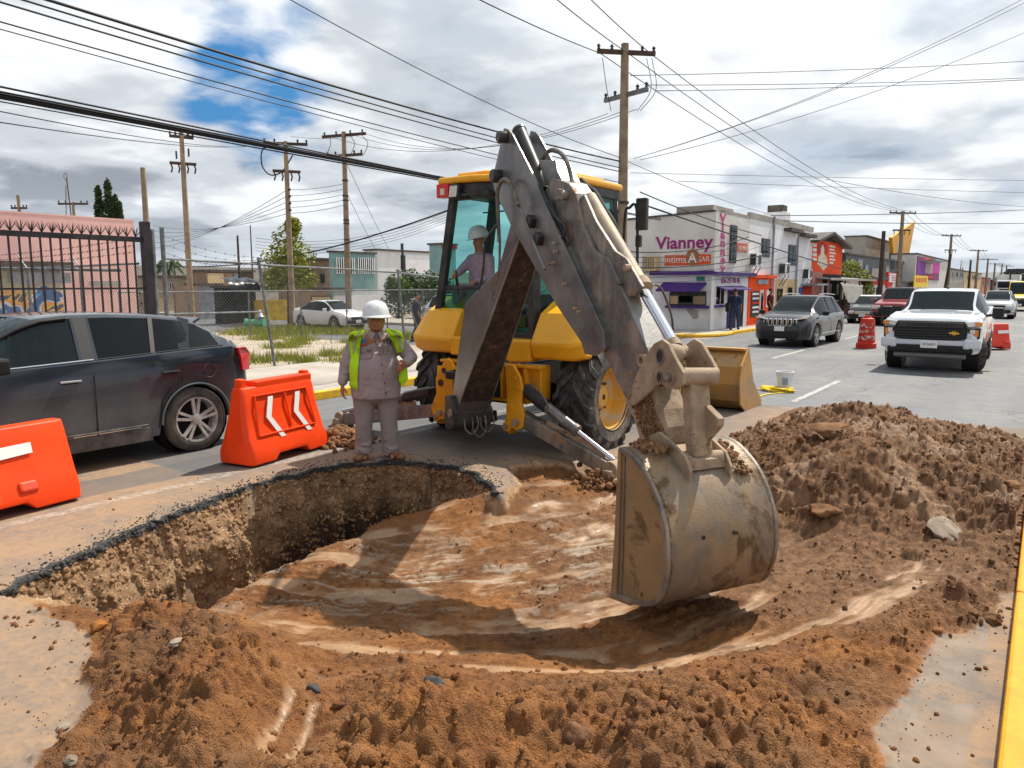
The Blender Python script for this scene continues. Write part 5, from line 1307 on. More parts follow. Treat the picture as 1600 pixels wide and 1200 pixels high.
def wheel(parent, c, R, w, side, spokes=5, rr=.66, tm=None, rm=None, twin=False):
    tm = tm or m_tyre
    o = MB().lathe([(R * rr, -w / 2 + .01), (R * .82, -w / 2 - .004), (R * .94, -w / 2 + .012), (R, -w / 2 + .04), (R, w / 2 - .04), (R * .94, w / 2 - .012), (R * .82, w / 2 + .004), (R * rr, w / 2 - .01)], (0, 0, 0), 36, 'x', close=True).build('wheel', tm, parent, smooth=True, angle=50)
    o.location = c
    f = side * (w / 2 - .012); rb = MB(); r1 = R * rr
    rb.lathe([(r1, f + side * .004), (r1 * .93, f + side * .002), (r1 * .90, f - side * .05), (r1 * .90, f - side * .14)], (0, 0, 0), 36, 'x')
    rb.lathe([(r1 * .90, f - side * .13), (.001, f - side * .13)], (0, 0, 0), 24, 'x')
    rb.lathe([(r1 * .24, f - side * .04), (r1 * .21, f - side * .002), (.001, f)], (0, 0, 0), 18, 'x')
    for k in range(spokes):
        a = 2 * math.pi * k / spokes + .3
        for da in ((-.13, .13) if twin else (0,)):
            p0 = (f - side * .022, r1 * .16 * math.cos(a + da * 2.2), r1 * .16 * math.sin(a + da * 2.2)); p1 = (f - side * .006, r1 * .95 * math.cos(a + da * 1.25), r1 * .95 * math.sin(a + da * 1.25))
            rb.bar(p0, p1, R * (.085 if twin else .14), .03, up=(1, 0, 0))
    ro = rb.build('rim', rm or m_alu, o, smooth=True, angle=30)
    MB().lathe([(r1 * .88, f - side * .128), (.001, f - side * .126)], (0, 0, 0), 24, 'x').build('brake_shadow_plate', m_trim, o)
    return o
def seats(parent, ys, z, x=.38):
    for y in ys:
        for s in (1, -1):
            o = MB().box((s * x, y, z), (.46, .12, .62), (R_(-10), 0, 0)).build('seat', m_int, parent, bevel=.05)
            MB().box((s * x, y - .08, z + .38), (.26, .09, .18)).build('headrest', m_int, o, bevel=.04)
    MB().box((0, ys[0] + .85, z - .08), (1.35, .3, .22)).build('dashboard', m_int, parent, bevel=.05)

def carframe(name, label, cat, p, heading, group=None):
    """p: ground point of the car's middle; heading: degrees, 0 = facing +Y, 180 = towards the camera end of the road"""
    return empty(name, (p[0], p[1], p[2] if len(p) > 2 else 0), R_(heading), label, cat, group)
def bx(name, c, s, mat, parent, rot=None, bevel=.006): return MB().box(c, s, rot).build(name, mat, parent, bevel=bevel)
def mirrors(parent, y, z, x, paint, s=(.2, .1, .15)):
    for k in (1, -1): bx('mirror', (k * (x + s[0] / 2 + .02), y, z), s, paint, parent, bevel=.03)
def pillars(parent, C, ys, mat, w=.07, lean=0.0):
    for y in ys:
        for s in (1, -1):
            zb, zt = interp(C['belt'], y), interp(C['top'], y) - .05
            a = (s * (surf_x(C, y, zb) + .004), y, zb - .01); b_ = (s * (surf_x(C, y + lean, zt) + .006), y + lean, zt)
            MB().bar(a, b_, .02, w, up=(0, 1, 0)).build('pillar', mat, parent)
def seam(parent, C, y, z0, z1, mat=None, dy=0):
    for s in (1, -1):
        mb = MB(); n = 6; P = []
        for k in range(n + 1):
            z = lerp(z0, z1, k / n); P.append((s * (surf_x(C, y, z) + .0015), y + dy * k / n, z))
        mb.tube(P, .0045 if C['L'] != 4.70 else .008, 5); mb.build('door_gap', mat or m_trim, parent)

# dark grey crossover passing on the left (only its rear two thirds are in the frame)
m_suv = M('dusty_dark_blue_grey', (.018, .024, .036), .22, metal=.2, col2=(.026, .032, .045), scale=2, coat=.8)
t = m_suv.node_tree; b_s = t.nodes['Principled BSDF']     # road dust, heavier towards the sills
tc_ = t.nodes.new('ShaderNodeTexCoord'); sp_ = t.nodes.new('ShaderNodeSeparateXYZ'); t.links.new(tc_.outputs['Object'], sp_.inputs[0])
mr_ = t.nodes.new('ShaderNodeMapRange'); mr_.inputs['From Min'].default_value = 1.06; mr_.inputs['From Max'].default_value = .42; t.links.new(sp_.outputs[2], mr_.inputs['Value'])
df_ = math_(t, 'MULTIPLY', mr_.outputs['Result'], ramp(t, noise(t, tc_.outputs['Object'], 2.4, 7, .6), [(.3, .55), (.7, 1.0)]))
old = b_s.inputs['Base Color'].links[0].from_socket
t.links.new(mixc(t, math_(t, 'MULTIPLY', df_, .85), old, (.21, .215, .225)), b_s.inputs['Base Color'])
t.links.new(math_(t, 'ADD', .16, math_(t, 'MULTIPLY', df_, .55)), b_s.inputs['Roughness'])
t.links.new(math_(t, 'SUBTRACT', .7, math_(t, 'MULTIPLY', df_, .7, clamp=True)), b_s.inputs['Coat Weight'])
Lc = 4.70
C = dict(L=Lc, sill=.27, sillr=.36, sillf=.24, R=.39, gap=.05, wheels=(-1.53, 1.38), split=(-.37, -1.05, -1.42), roofw=[(-2.35, .50), (-1.9, .60), (-1.3, .66), (.2, .68), (1.0, .64)], shoulder=.04,
         top=[(-2.35, .85), (-2.335, 1.10), (-2.30, 1.19), (-2.20, 1.27), (-2.05, 1.38), (-1.90, 1.49), (-1.75, 1.57), (-1.55, 1.625), (-1.2, 1.665), (-.7, 1.695), (-.3, 1.695), (.0, 1.67), (.22, 1.60), (.55, 1.42), (.98, 1.20), (1.2, 1.15), (1.9, 1.06), (2.2, .96), (2.33, .80), (2.35, .7)],
         belt=[(-2.35, .80), (-2.30, 1.10), (-2.1, 1.26), (-1.6, 1.25), (-.7, 1.21), (.4, 1.17), (1.3, 1.13), (1.6, 1.06), (2.1, .86), (2.35, .62)],
         wid=[(-2.35, .70), (-2.33, .80), (-2.25, .90), (-2.05, .945), (-1.5, .965), (1.6, .965), (2.05, .93), (2.25, .84), (2.33, .72), (2.35, .66)],
         glass=[(-1.92, .80)], ws=(.05, .98), rg=(-2.2, -1.72), sideglass=m_gld, front=m_gl)
suv = carframe('crossover_car', 'dusty dark grey crossover car driving past on the left edge of the picture', 'car', (-9.13, 4.86 + 1.40 - .0, 0), 180)
suv.location = (-(8.19 + .965), 4.86 - 1.53, 0)
rows, st = car_body(suv, m_suv, C, .04)
for sx in (1, -1):
    for yw in C['wheels']:
        wheel(suv, (sx * .83, yw, .39), .39, .26, sx, 5, .70, m_tyred, M('dusty_alloy', (.55, .54, .51), .4, metal=.1, col2=(.36, .34, .31), scale=6), twin=True)
mg1, = [m_gld]
for s in (1, -1):
    mb = MB(); P = []
    for k in range(13):
        y = lerp(-.25, .80, k / 12); zb = interp(C['belt'], y) + .015; zt = interp(C['top'], y) - .075
        P.append((s * (surf_x(C, y, zt) + .006), y, max(zt + .03, zb)))
    MB().tube(P, .022, 6).build('window_frame', m_trim, suv, smooth=True)
seats(suv, [-.30, -1.1], 1.0)
DRIVER = True
pillars(suv, C, [-.35], m_trim, .13, -.03); pillars(suv, C, [-.27, -.43], m_suv, .03, -.03)
pillars(suv, C, [-1.05], m_trim, .05, -.12); pillars(suv, C, [-1.42], M('pillar_paint', (.022, .027, .036), .8, spec=.1), .13, -.20)
for s in (1, -1):
    P = [(s * (surf_x(C, y, interp(C['belt'], y)) + .004), y, interp(C['belt'], y) + .005) for y in np.linspace(-.40, .80, 12)]
    MB().tube(P, .010, 6).build('chrome_strip', m_chr, suv, smooth=True)
    P = [(s * (surf_x(C, y, interp(C['belt'], y)) + .003), y, interp(C['belt'], y) + .003) for y in np.linspace(-1.95, -.42, 12)]
    MB().tube(P, .007, 6).build('belt_moulding', m_trim, suv, smooth=True)
    P = [(s * (surf_x(C, y, .42) + .004), y, .42) for y in np.linspace(-.92, .95, 6)]
    MB().tube(P, .012, 6).build('door_strip', m_chr if False else m_trimd, suv, smooth=True)
    MB().tube([(s * (surf_x(C, y, .36) + .006), y, .405) for y in np.linspace(-.85, -.12, 4)], .010, 6).build('chrome_strip', m_chr, suv, smooth=True)
    bx('sill_panel', (s * .94, 0, .31), (.03, 1.95, .16), m_trimd, suv)
    for (y, mt) in ((-.13, m_chr), (-1.22, m_suv)):
        o = bx('door_handle', (s * (.985), y, 1.0), (.03, .22, .028), mt, suv, bevel=.012)
        bx('handle_recess', (s * .966, y, .995), (.008, .17, .05), m_trim, o, bevel=.003)
    for yw in C['wheels']:
        P = [(s * (interp(C['wid'], yw) - .004), yw + .44 * math.cos(a), .39 + .44 * math.sin(a)) for a in np.linspace(.0, math.pi, 22)]
        MB().tube(P, .014, 6).build('arch_lip', m_suv, suv, smooth=True)
    o = MB().prism([(-2.34, .92), (-2.36, 1.14), (-2.24, 1.22), (-2.12, 1.22), (-2.16, 1.08), (-2.18, .92)], .86, .955, lambda u, v, w: (s * (w - (.09 if u < -2.3 else 0)), u, v)).build('tail_lamp', m_tail, suv, bevel=.012)
    MB().lathe([(.075, 0), (.085, .004), (.09, 0)], (s * .966, -1.72, .98), 24, 'x').build('fuel_flap', m_suv, suv)
seam(suv, C, -.37, .30, 1.17); seam(suv, C, .70, .40, 1.1); seam(suv, C, -1.36, .88, 1.22, dy=-.04)
for s in (1, -1):
    MB().tube([(s * .969, -1.34, .88), (s * .969, -1.22, .82), (s * .969, -1.10, .66), (s * .966, -1.05, .36)], .008, 5).build('door_gap', m_trim, suv)
bx('rear_bumper', (0, -2.33, .52), (1.55, .10, .20), m_suv, suv, bevel=.04)
bx('spoiler', (0, -1.83, 1.545), (1.04, .16, .03), m_suv, suv, (R_(-30), 0, 0), bevel=.012)
bx('number_plate', (0, -2.385, .80), (.32, .01, .16), m_plate, suv)
mirrors(suv, .52, 1.22, .93, m_trim, (.20, .12, .16))
bx('grille', (0, 2.34, .60), (1.1, .03, .25), m_trim, suv)

# generic road car
def road_car(name, label, p, heading, paint, kind, group=None, plate_txt=None):
    o = carframe(name, label, {'pickup': 'pickup truck', 'van': 'van'}.get(kind, 'car'), p, heading, group)
    if kind == 'suv':
        C = dict(L=4.55, sill=.30, sillf=.26, R=.36, wheels=(-1.36, 1.34), roofw=[(-2.2, .52), (-1.6, .62), (.6, .64)],
                 top=[(-2.275, .85), (-2.24, 1.05), (-2.1, 1.30), (-1.9, 1.52), (-1.6, 1.60), (-.6, 1.65), (.1, 1.65), (.4, 1.60), (.8, 1.38), (1.18, 1.13), (1.4, 1.10), (1.9, 1.03), (2.15, .93), (2.25, .80), (2.275, .66)],
                 belt=[(-2.275, .78), (-2.1, 1.05), (-.5, 1.04), (1.1, .99), (1.7, .93), (2.15, .80), (2.275, .60)],
                 wid=[(-2.275, .70), (-2.2, .84), (-1.9, .92), (1.6, .93), (2.0, .88), (2.2, .76), (2.275, .60)], glass=[(-1.85, 1.05)], ws=(.22, 1.2), rg=(-2.15, -1.75))
    elif kind == 'sedan':
        C = dict(L=4.9 if 'crown' in (group or '') else 4.35, sill=.25, R=.33, wheels=(-1.30, 1.38), roofw=[(-1.6, .50), (-1.0, .58), (.5, .58)],
                 top=[(-2.17, .75), (-2.12, .98), (-1.9, 1.05), (-1.45, 1.08), (-.85, 1.38), (-.4, 1.44), (.15, 1.44), (.45, 1.38), (1.12, 1.0), (1.3, .97), (1.9, .86), (2.1, .72), (2.17, .6)],
                 belt=[(-2.17, .70), (-1.9, .96), (-.5, .95), (1.1, .90), (1.7, .82), (2.17, .55)],
                 wid=[(-2.17, .62), (-2.05, .80), (-1.7, .86), (1.5, .86), (1.95, .80), (2.17, .58)], glass=[(-1.35, .98)], ws=(.3, 1.14), rg=(-1.45, -.85))
    elif kind == 'pickup_far' or kind == 'bigsuv':
        C = dict(L=5.1, sill=.42, R=.40, wheels=(-1.6, 1.6), roofw=.68,
                 top=[(-2.55, 1.0), (-2.5, 1.75), (-2.3, 1.85), (.4, 1.88), (.7, 1.82), (1.25, 1.28), (1.4, 1.24), (2.3, 1.16), (2.5, 1.05), (2.55, .8)],
                 belt=[(-2.55, .9), (-2.4, 1.18), (1.2, 1.14), (2.3, 1.02), (2.55, .74)],
                 wid=[(-2.55, .85), (-2.4, .95), (2.2, .96), (2.45, .90), (2.55, .82)], glass=[(-2.3, 1.1)], ws=(.45, 1.27), rg=(-2.55, -2.45))
    elif kind == 'van':
        C = dict(L=5.6, sill=.32, R=.34, wheels=(-1.7, 1.75), roofw=.74,
                 top=[(-2.8, 1.6), (-2.75, 2.2), (-2.6, 2.28), (1.2, 2.28), (1.6, 2.15), (2.25, 1.35), (2.4, 1.2), (2.7, 1.02), (2.8, .8)],
                 belt=[(-2.8, 1.2), (2.1, 1.2), (2.4, 1.1), (2.8, .72)],
                 wid=[(-2.8, .88), (-2.7, .95), (2.2, .96), (2.6, .88), (2.8, .72)], glass=[(-2.4, 2.1)], ws=(1.4, 2.3), rg=(-2.8, -2.7))
    C.setdefault('sideglass', m_gld)
    car_body(o, paint, C, .10)
    for sx in (1, -1):
        for yw in C['wheels']: wheel(o, (sx * (interp(C['wid'], yw) - .12), yw, C['R']), C['R'], .22, sx, 5, .66)
    seats(o, [.0, -.9] if kind != 'van' else [1.0, .2], interp(C['belt'], 0) - .02)
    pillars(o, C, [-.25, -1.15] if kind not in ('sedan',) else [-.2], m_trim, .08)
    mirrors(o, C['ws'][1] - .25, interp(C['belt'], .8) + .08, interp(C['wid'], .9), paint if kind != 'suv' else m_trim)
    seam(o, C, -.25, C['sill'] + .05, interp(C['belt'], 0) - .04); seam(o, C, .85, C['sill'] + .1, interp(C['belt'], .8) - .04)
    for s in (1, -1):
        for y in (.0, -.98): bx('door_handle', (s * (interp(C['wid'], y) + .015), y, interp(C['belt'], y) - .14), (.025, .18, .03), paint, o, bevel=.008)
    return o, C
m_jeep = M('dark_graphite_paint', (.022, .024, .027), .28, metal=.15, col2=(.032, .033, .036), scale=2, coat=.8, dirt=((.22, .2, .18), .12, 3))
jp, C = road_car('suv_car', 'dark graphite SUV driving past the orange shop door, with ringed slots in its nose', (-6.86, 26.55, 0), 178, m_jeep, 'suv')
for k in range(7):                                        # seven ringed grille slots
    x = (k - 3) * .155
    s_ = MB().box((x, 2.262 - abs(k - 3) * .012, .80), (.130, .05, .25)).build('grille_slot', m_chr, jp, bevel=.03)
    MB().box((x, 2.285 - abs(k - 3) * .012, .80), (.080, .02, .19)).build('slot_opening', m_trim, s_, bevel=.02)
bx('lower_bumper', (0, 2.24, .42), (1.25, .10, .26), m_trim, jp, bevel=.05)
bx('number_plate', (-.0, 2.30, .60), (.32, .012, .15), m_plate, jp)
for s in (1, -1):
    o = MB().prism([(s * .50, .90), (s * .80, .94), (s * .84, .98), (s * .76, .985), (s * .50, .93)], 2.02, 2.17, lambda u, v, w: (u, w + (.05 - .22 * (abs(u) - .5)), v)).build('headlamp', m_hl, jp)
    bx('fog_lamp', (s * .66, 2.17, .62), (.18, .04, .08), m_hl, jp, (0, 0, -s * .3), bevel=.02)
    MB().tube([(s * .60, -1.7, 1.655), (s * .62, -.6, 1.70), (s * .60, .2, 1.68)], .016, 6).build('roof_rail', m_chr, jp, smooth=True)
    MB().tube([(s * .928, -.9, .42), (s * .933, .9, .42)], .012, 6).build('door_strip', m_chr, jp)

m_white = M('white_paint', (.62, .66, .72), .25, col2=(.56, .60, .67), scale=2, coat=.9)
pk = carframe('pickup_truck', 'white pickup truck coming down the near lane with black grille and open amber-cornered headlamps', 'pickup truck', (0, 0, 0), 180)
C = dict(L=5.85, sill=.52, sillf=.46, R=.405, gap=.08, wheels=(-1.95, 1.85), roofw=[(-2.9, .92), (-1.1, .72), (-.9, .71), (.6, .72)], shoulder=.05,
         top=[(-2.925, .9), (-2.9, 1.42), (-1.02, 1.44), (-.98, 1.46), (-.95, 1.75), (-.85, 1.86), (-.3, 1.915), (.2, 1.90), (.5, 1.85), (1.12, 1.40), (1.22, 1.37), (1.6, 1.38), (2.3, 1.345), (2.62, 1.29), (2.74, 1.22), (2.86, 1.0), (2.925, .9)],
         belt=[(-2.925, .88), (-2.88, 1.40), (-1.0, 1.38), (1.1, 1.24), (1.5, 1.30), (2.5, 1.22), (2.78, 1.0), (2.925, .80)],
         wid=[(-2.925, .97), (-1.0, 1.0), (1.2, 1.0), (2.5, 1.0), (2.7, .965), (2.85, .92), (2.925, .88)], glass=[(-.85, 1.0)], ws=(.52, 1.14), rg=(-.99, -.88), sideglass=m_gld)
c0 = g(1385, 573); c1_ = g(1525, 576)
front_mid = (c0 + c1_) / 2; hd = math.atan2(c1_.y - c0.y, c1_.x - c0.x)
pk.location = (-2.15, 20.0 + 2.1, 0); pk.rotation_euler = (0, 0, R_(180.5))
car_body(pk, m_white, C, .07)
for sx in (1, -1):
    for yw, stt in ((-1.95, 0), (1.85, R_(14))):
        w_ = wheel(pk, (sx * .86, yw, .405), .405, .27, sx, 8, .60); w_.rotation_euler = (0, 0, stt * 1.4)
seats(pk, [-.05], 1.18)
gr = MB().prism([(-.72, .80), (-.74, 1.02), (-.66, 1.19), (.66, 1.19), (.74, 1.02), (.72, .80), (.5, .74), (-.5, .74)], 2.80, 2.955, lambda u, v, w: (u, w, v)).build('grille', m_trim, pk, bevel=.02)
m_gr2 = M('grille_bar', (.035, .036, .04), .3, coat=.4)
for z in (.80, .86, .92, .98): bx('grille_bar', (0, 2.965, z), (1.36, .03, .022), m_gr2, gr, bevel=.006)
bx('grille_panel', (0, 2.965, 1.10), (1.30, .03, .115), m_gr2, gr, bevel=.01)
text('CHEVROLET', 'grille_lettering', m_trim, gr, (0, 2.982, 1.10), (R_(90), 0, R_(180)), .105, .006, sx=1.45, spacing=1.15)
m_gold = M('gold_emblem', (.75, .48, .10), .25, metal=.8)
mb = MB().prism([(-.105, -.022), (-.085, .022), (-.035, .022), (-.028, .04), (.048, .04), (.04, .022), (.105, .022), (.085, -.022), (.035, -.022), (.028, -.04), (-.048, -.04), (-.04, -.022)], 2.975, 2.992, lambda u, v, w: (u - .48, w, v + .925))
mb.build('emblem', m_gold, gr)
for s in (1, -1):
    hb = MB().prism([(s * .70, 1.17), (s * .93, 1.20), (s * .985, 1.17), (s * .985, 1.09), (s * .80, 1.07), (s * .72, 1.06)], 2.60, 2.90, lambda u, v, w: (u, w - (abs(u) - .7) * .35, v)).build('headlamp', m_hl, pk, bevel=.01)
    MB().prism([(s * .86, 1.175), (s * .985, 1.165), (s * .99, 1.09), (s * .86, 1.085)], 2.62, 2.915, lambda u, v, w: (u * 1.004, w - (abs(u) - .7) * .35, v)).build('turn_lamp', m_amber, hb)
    lb_ = MB().prism([(s * .74, 1.03), (s * .97, 1.04), (s * .96, .80), (s * .84, .74), (s * .76, .84)], 2.66, 2.91, lambda u, v, w: (u, w - (abs(u) - .7) * .30, v)).build('lower_lamp_bezel', m_trim, pk, bevel=.01)
    bx('fog_lamp', (s * .82, 2.885, .96), (.10, .03, .10), m_hl, lb_); bx('turn_lamp', (s * .90, 2.86, .93), (.07, .03, .15), m_amber, lb_)
    bx('bumper_corner', (s * .82, 2.84, .68), (.36, .22, .24), m_white, pk, (0, 0, -s * .25), bevel=.05)
    bx('mirror', (s * 1.20, .95, 1.33), (.24, .12, .26), m_trim, pk, bevel=.04); MB().bar((s * .96, .92, 1.26), (s * 1.12, .95, 1.28), .06).build('mirror_arm', m_trim, pk)
    bx('tow_hook', (s * .45, 2.93, .56), (.07, .08, .06), m_trim, pk)
bx('front_bumper', (0, 2.88, .70), (1.40, .16, .13), m_white, pk, bevel=.03)
bx('lower_bumper', (0, 2.86, .55), (1.72, .18, .20), m_trim, pk, bevel=.05)
bx('skid_plate', (0, 2.80, .40), (1.45, .14, .12), M('grey_plastic', (.22, .22, .22), .5), pk, (R_(25), 0, 0), bevel=.03)
o = bx('number_plate', (0, 2.972, .655), (.34, .012, .165), m_plate, pk); text('DF·5650·9', 'plate_text', m_ink, pk, (0, 2.981, .655), (R_(90), 0, R_(180)), .085, .001, sx=.72)
bx('antenna_fin', (-.05, .05, 1.93), (.04, .16, .06), m_trim, pk, (R_(-12), 0, 0), bevel=.01)
for s in (1, -1): seam(pk, C, 1.12, .7, 1.2); break
MB().prism([(-.42, 1.35), (-.38, 1.40), (.38, 1.40), (.42, 1.35), (.30, 1.37), (-.30, 1.37)], 1.45, 2.3, lambda u, v, w: (u, w, v - (w - 1.45) * .045)).build('bonnet_scoop', m_white, pk, bevel=.01)

def face(o, C, light=m_hl, grille_z=None, chrome=False, plate=True, amber=False):
    L2 = C['L'] / 2; zt = interp(C['top'], L2 - .15); w = interp(C['wid'], L2 - .1)
    gz = grille_z or zt - .22
    bx('grille', (0, L2 + .005, gz), (w * 1.1, .04, .18), m_chr if chrome else m_trim, o, bevel=.01)
    if chrome:
        for k in range(4): bx('grille_bar', (0, L2 + .02, gz - .06 + k * .04), (w * 1.02, .03, .012), m_trim, o, bevel=0)
    for s in (1, -1):
        h = bx('headlamp', (s * w * .82, L2 - .05, gz + .02), (w * .42, .12, .16), light, o, (0, 0, -s * .2), bevel=.03)
        if amber: bx('turn_lamp', (s * w * 1.0, L2 - .10, gz + .02), (w * .14, .12, .15), m_amber, h, bevel=.02)
    bx('bumper', (0, L2 + .0, C['sill'] + .16), (w * 1.9, .16, .18), m_trim, o, bevel=.04)
    if plate: bx('number_plate', (0, L2 + .09, C['sill'] + .18), (.32, .012, .15), m_plate, o)
m_blackcar = M('black_paint', (.022, .022, .026), .2, coat=.9, col2=(.03, .03, .034))
m_whiteroof = M('white_roof_paint', (.68, .68, .68), .3, coat=.5)
cv, C = road_car('sedan_car', 'black sedan with white roof parked by the shack with the grey tarpaulin', (-7.75, 43.9, 0), 180, m_blackcar, 'sedan'); face(cv, C, chrome=True)
MB().prism([(-1.0, 1.385), (-.4, 1.448), (.15, 1.448), (.42, 1.39), (.42, 1.40), (.15, 1.456), (-.4, 1.456), (-1.0, 1.393)], -.50, .50, lambda u, v, w: (w, u, v)).build('roof_panel', m_whiteroof, cv)
m_redcar = M('dark_red_paint', (.28, .02, .025), .25, coat=.8)
rt, C = road_car('suv_car', 'dark red pickup half hidden behind the white pickup truck', (-6.1, 42.5, 0), 180, m_redcar, 'bigsuv'); rt['category'] = 'pickup truck'; rt.name = 'pickup_truck'; face(rt, C, amber=True)
bx('push_bar', (0, 2.66, .72), (1.2, .05, .34), m_trim, rt)
m_silver = M('silver_paint', (.42, .43, .45), .25, metal=.6, coat=.8)
sv, C = road_car('suv_car', 'silver grey SUV behind the white pickup, ahead of the yellow van', (-2.45, 54.2, 0), 180, m_silver, 'suv'); face(sv, C)
m_wsed = M('white_car_paint', (.72, .73, .74), .3, coat=.7)
ws_, C = road_car('sedan_car', 'pale car far down the street directly behind the white pickup roof', (-6.0, 66, 0), 180, m_wsed, 'sedan'); face(ws_, C)
m_yvan = M('taxi_yellow_paint', (.85, .60, .01), .3, coat=.6)
yv, C = road_car('van', 'bright yellow minibus van with black nose in the far lane', (-1.75, 70.5, 0), 180, m_yvan, 'van'); face(yv, C, grille_z=.78)
MB().prism([(2.32, .55), (2.40, 1.08), (2.72, .98), (2.83, .76), (2.84, .5)], -.84, .84, lambda u, v, w: (w, u, v + .004)).build('nose_panel', m_trim, yv, bevel=.02)
tk = carframe('box_truck', 'large white truck far down the street beyond the queue of cars', 'truck', (-4.4, 118, 0), 180)
bx('cab', (0, 3.2, 1.55), (2.3, 1.9, 2.1), m_whiteroof, tk, bevel=.15); bx('windscreen', (0, 4.17, 2.0), (2.0, .06, .75), m_gld, tk)
bx('cargo_box', (0, -.9, 2.05), (2.5, 6.0, 2.5), m_whiteroof, tk, bevel=.03); bx('grille', (0, 4.18, 1.2), (1.6, .06, .5), m_trim, tk); bx('bumper', (0, 4.2, .62), (2.3, .2, .3), m_trim, tk)
for s in (1, -1):
    bx('mirror', (s * 1.3, 3.9, 2.1), (.18, .1, .5), m_trim, tk)
    for y in (3.0, -2.4): wheel(tk, (s * 1.0, y, .5), .5, .28, s, 6, .6)
cs_, C = road_car('sedan_car', 'white sedan parked across the lot behind the far chain-link fence', (-26.0, 22.0, .06), -93, m_wsed, 'sedan'); face(cs_, C); cs_.scale = (.88,) * 3
c2_, C = road_car('suv_car', 'silver car parked at the kerb of the side street, seen between worker and machine', (-19.5, 24.3, 0), -90, m_silver, 'suv'); face(c2_, C)
c3_, C = road_car('suv_car', 'pale van-like car half hidden behind the yellow machine fender', (-14.5, 25.0, 0), 90, m_wsed, 'bigsuv'); face(c3_, C)
# PEOPLE
m_skin = M('skin', (.36, .165, .10), .5, col2=(.30, .125, .075), scale=14)
m_shirt = M('mauve_grey_workwear', (.37, .30, .305), .85, col2=(.30, .24, .25), scale=6, bump=.25, bscale=90)
m_trou = M('grey_work_trousers', (.31, .265, .26), .88, col2=(.26, .22, .215), scale=5, dirt=((.28, .21, .15), .12, 6), bump=.25, bscale=90)
m_boot = M('brown_boot', (.15, .065, .028), .7, col2=(.24, .13, .07), scale=9)
m_sole = M('boot_sole', (.05, .035, .025), .9)
m_helm = M('white_helmet', (.66, .68, .70), .3, coat=.6, dirt=((.42, .36, .3), .12, 14))
m_vest = M('lime_vest', (.52, .88, .01), .7, col2=(.42, .74, .01), scale=7)
m_refl = M('reflective_tape', (.42, .43, .44), .35, metal=.3)
m_hair = M('dark_hair', (.015, .012, .01), .7)
m_eye = M('dark_eye', (.02, .015, .012), .3)
def cap(mb, a, b, ra, rb, n=12, flat=1.0):
    """tapered capsule between a and b"""
    a, b = Vector(a), Vector(b); d = b - a; L_ = d.length
    if L_ < 1e-5: mb.ball(a, ra, 7); return
    z = d / L_; pts, rs = [], []
    for k in range(5): t_ = math.pi / 2 * k / 4; pts.append(a - z * ra * math.cos(t_)); rs.append(max(.0008, ra * math.sin(t_)))
    for k in range(1, 4): pts.append(a.lerp(b, k / 4)); rs.append(lerp(ra, rb, k / 4))
    for k in range(4, -1, -1): t_ = math.pi / 2 * k / 4; pts.append(b + z * rb * math.cos(t_)); rs.append(max(.0008, rb * math.sin(t_)))
    mb.tube(pts, rs, n)
def blob(name, mb, mat, parent, vox=.012, smooth=4, fac=.5):
    o = mb.build(name, mat, parent, fix=True)
    m = o.modifiers.new('remesh', 'REMESH'); m.mode = 'VOXEL'; m.voxel_size = vox; m.use_smooth_shade = True
    s_ = o.modifiers.new('smooth', 'SMOOTH'); s_.iterations = smooth; s_.factor = fac
    return o
def hand(mb, w, d, side, palm_n, scale=1.0, curl=.5):
    """wrist w, hand direction d, side vector towards the thumb, palm normal"""
    w, d, t_, n_ = Vector(w), Vector(d).normalized(), Vector(side).normalized(), Vector(palm_n).normalized(); s = scale
    p = w + d * .055 * s
    for k in (-1, -.35, .35, 1): cap(mb, w + t_ * .012 * k * s, w + d * .085 * s + t_ * .030 * k * s, .017 * s, .0145 * s, 8)
    ln = (.070, .078, .073, .058)
    for i, k in enumerate((1, .35, -.33, -1)):
        b0 = w + d * .088 * s + t_ * .031 * k * s; c1 = curl
        d1 = (d * math.cos(c1 * .6) + n_ * math.sin(c1 * .6)).normalized(); d2 = (d * math.cos(c1 * 1.4) + n_ * math.sin(c1 * 1.4)).normalized(); d3 = (d * math.cos(c1 * 2.1) + n_ * math.sin(c1 * 2.1)).normalized()
        l_ = ln[i] * s; p1 = b0 + d1 * l_ * .45; p2 = p1 + d2 * l_ * .32; p3 = p2 + d3 * l_ * .23
        cap(mb, b0, p1, .0098 * s, .0088 * s, 7); cap(mb, p1, p2, .0088 * s, .008 * s, 7); cap(mb, p2, p3, .008 * s, .007 * s, 7)
    b0 = w + d * .03 * s + t_ * .026 * s; p1 = b0 + (d * .55 + t_ * .65 + n_ * .35).normalized() * .042 * s; p2 = p1 + (d * .9 + t_ * .1 + n_ * .45).normalized() * .030 * s
    cap(mb, b0, p1, .013 * s, .011 * s, 8); cap(mb, p1, p2, .0105 * s, .009 * s, 8)
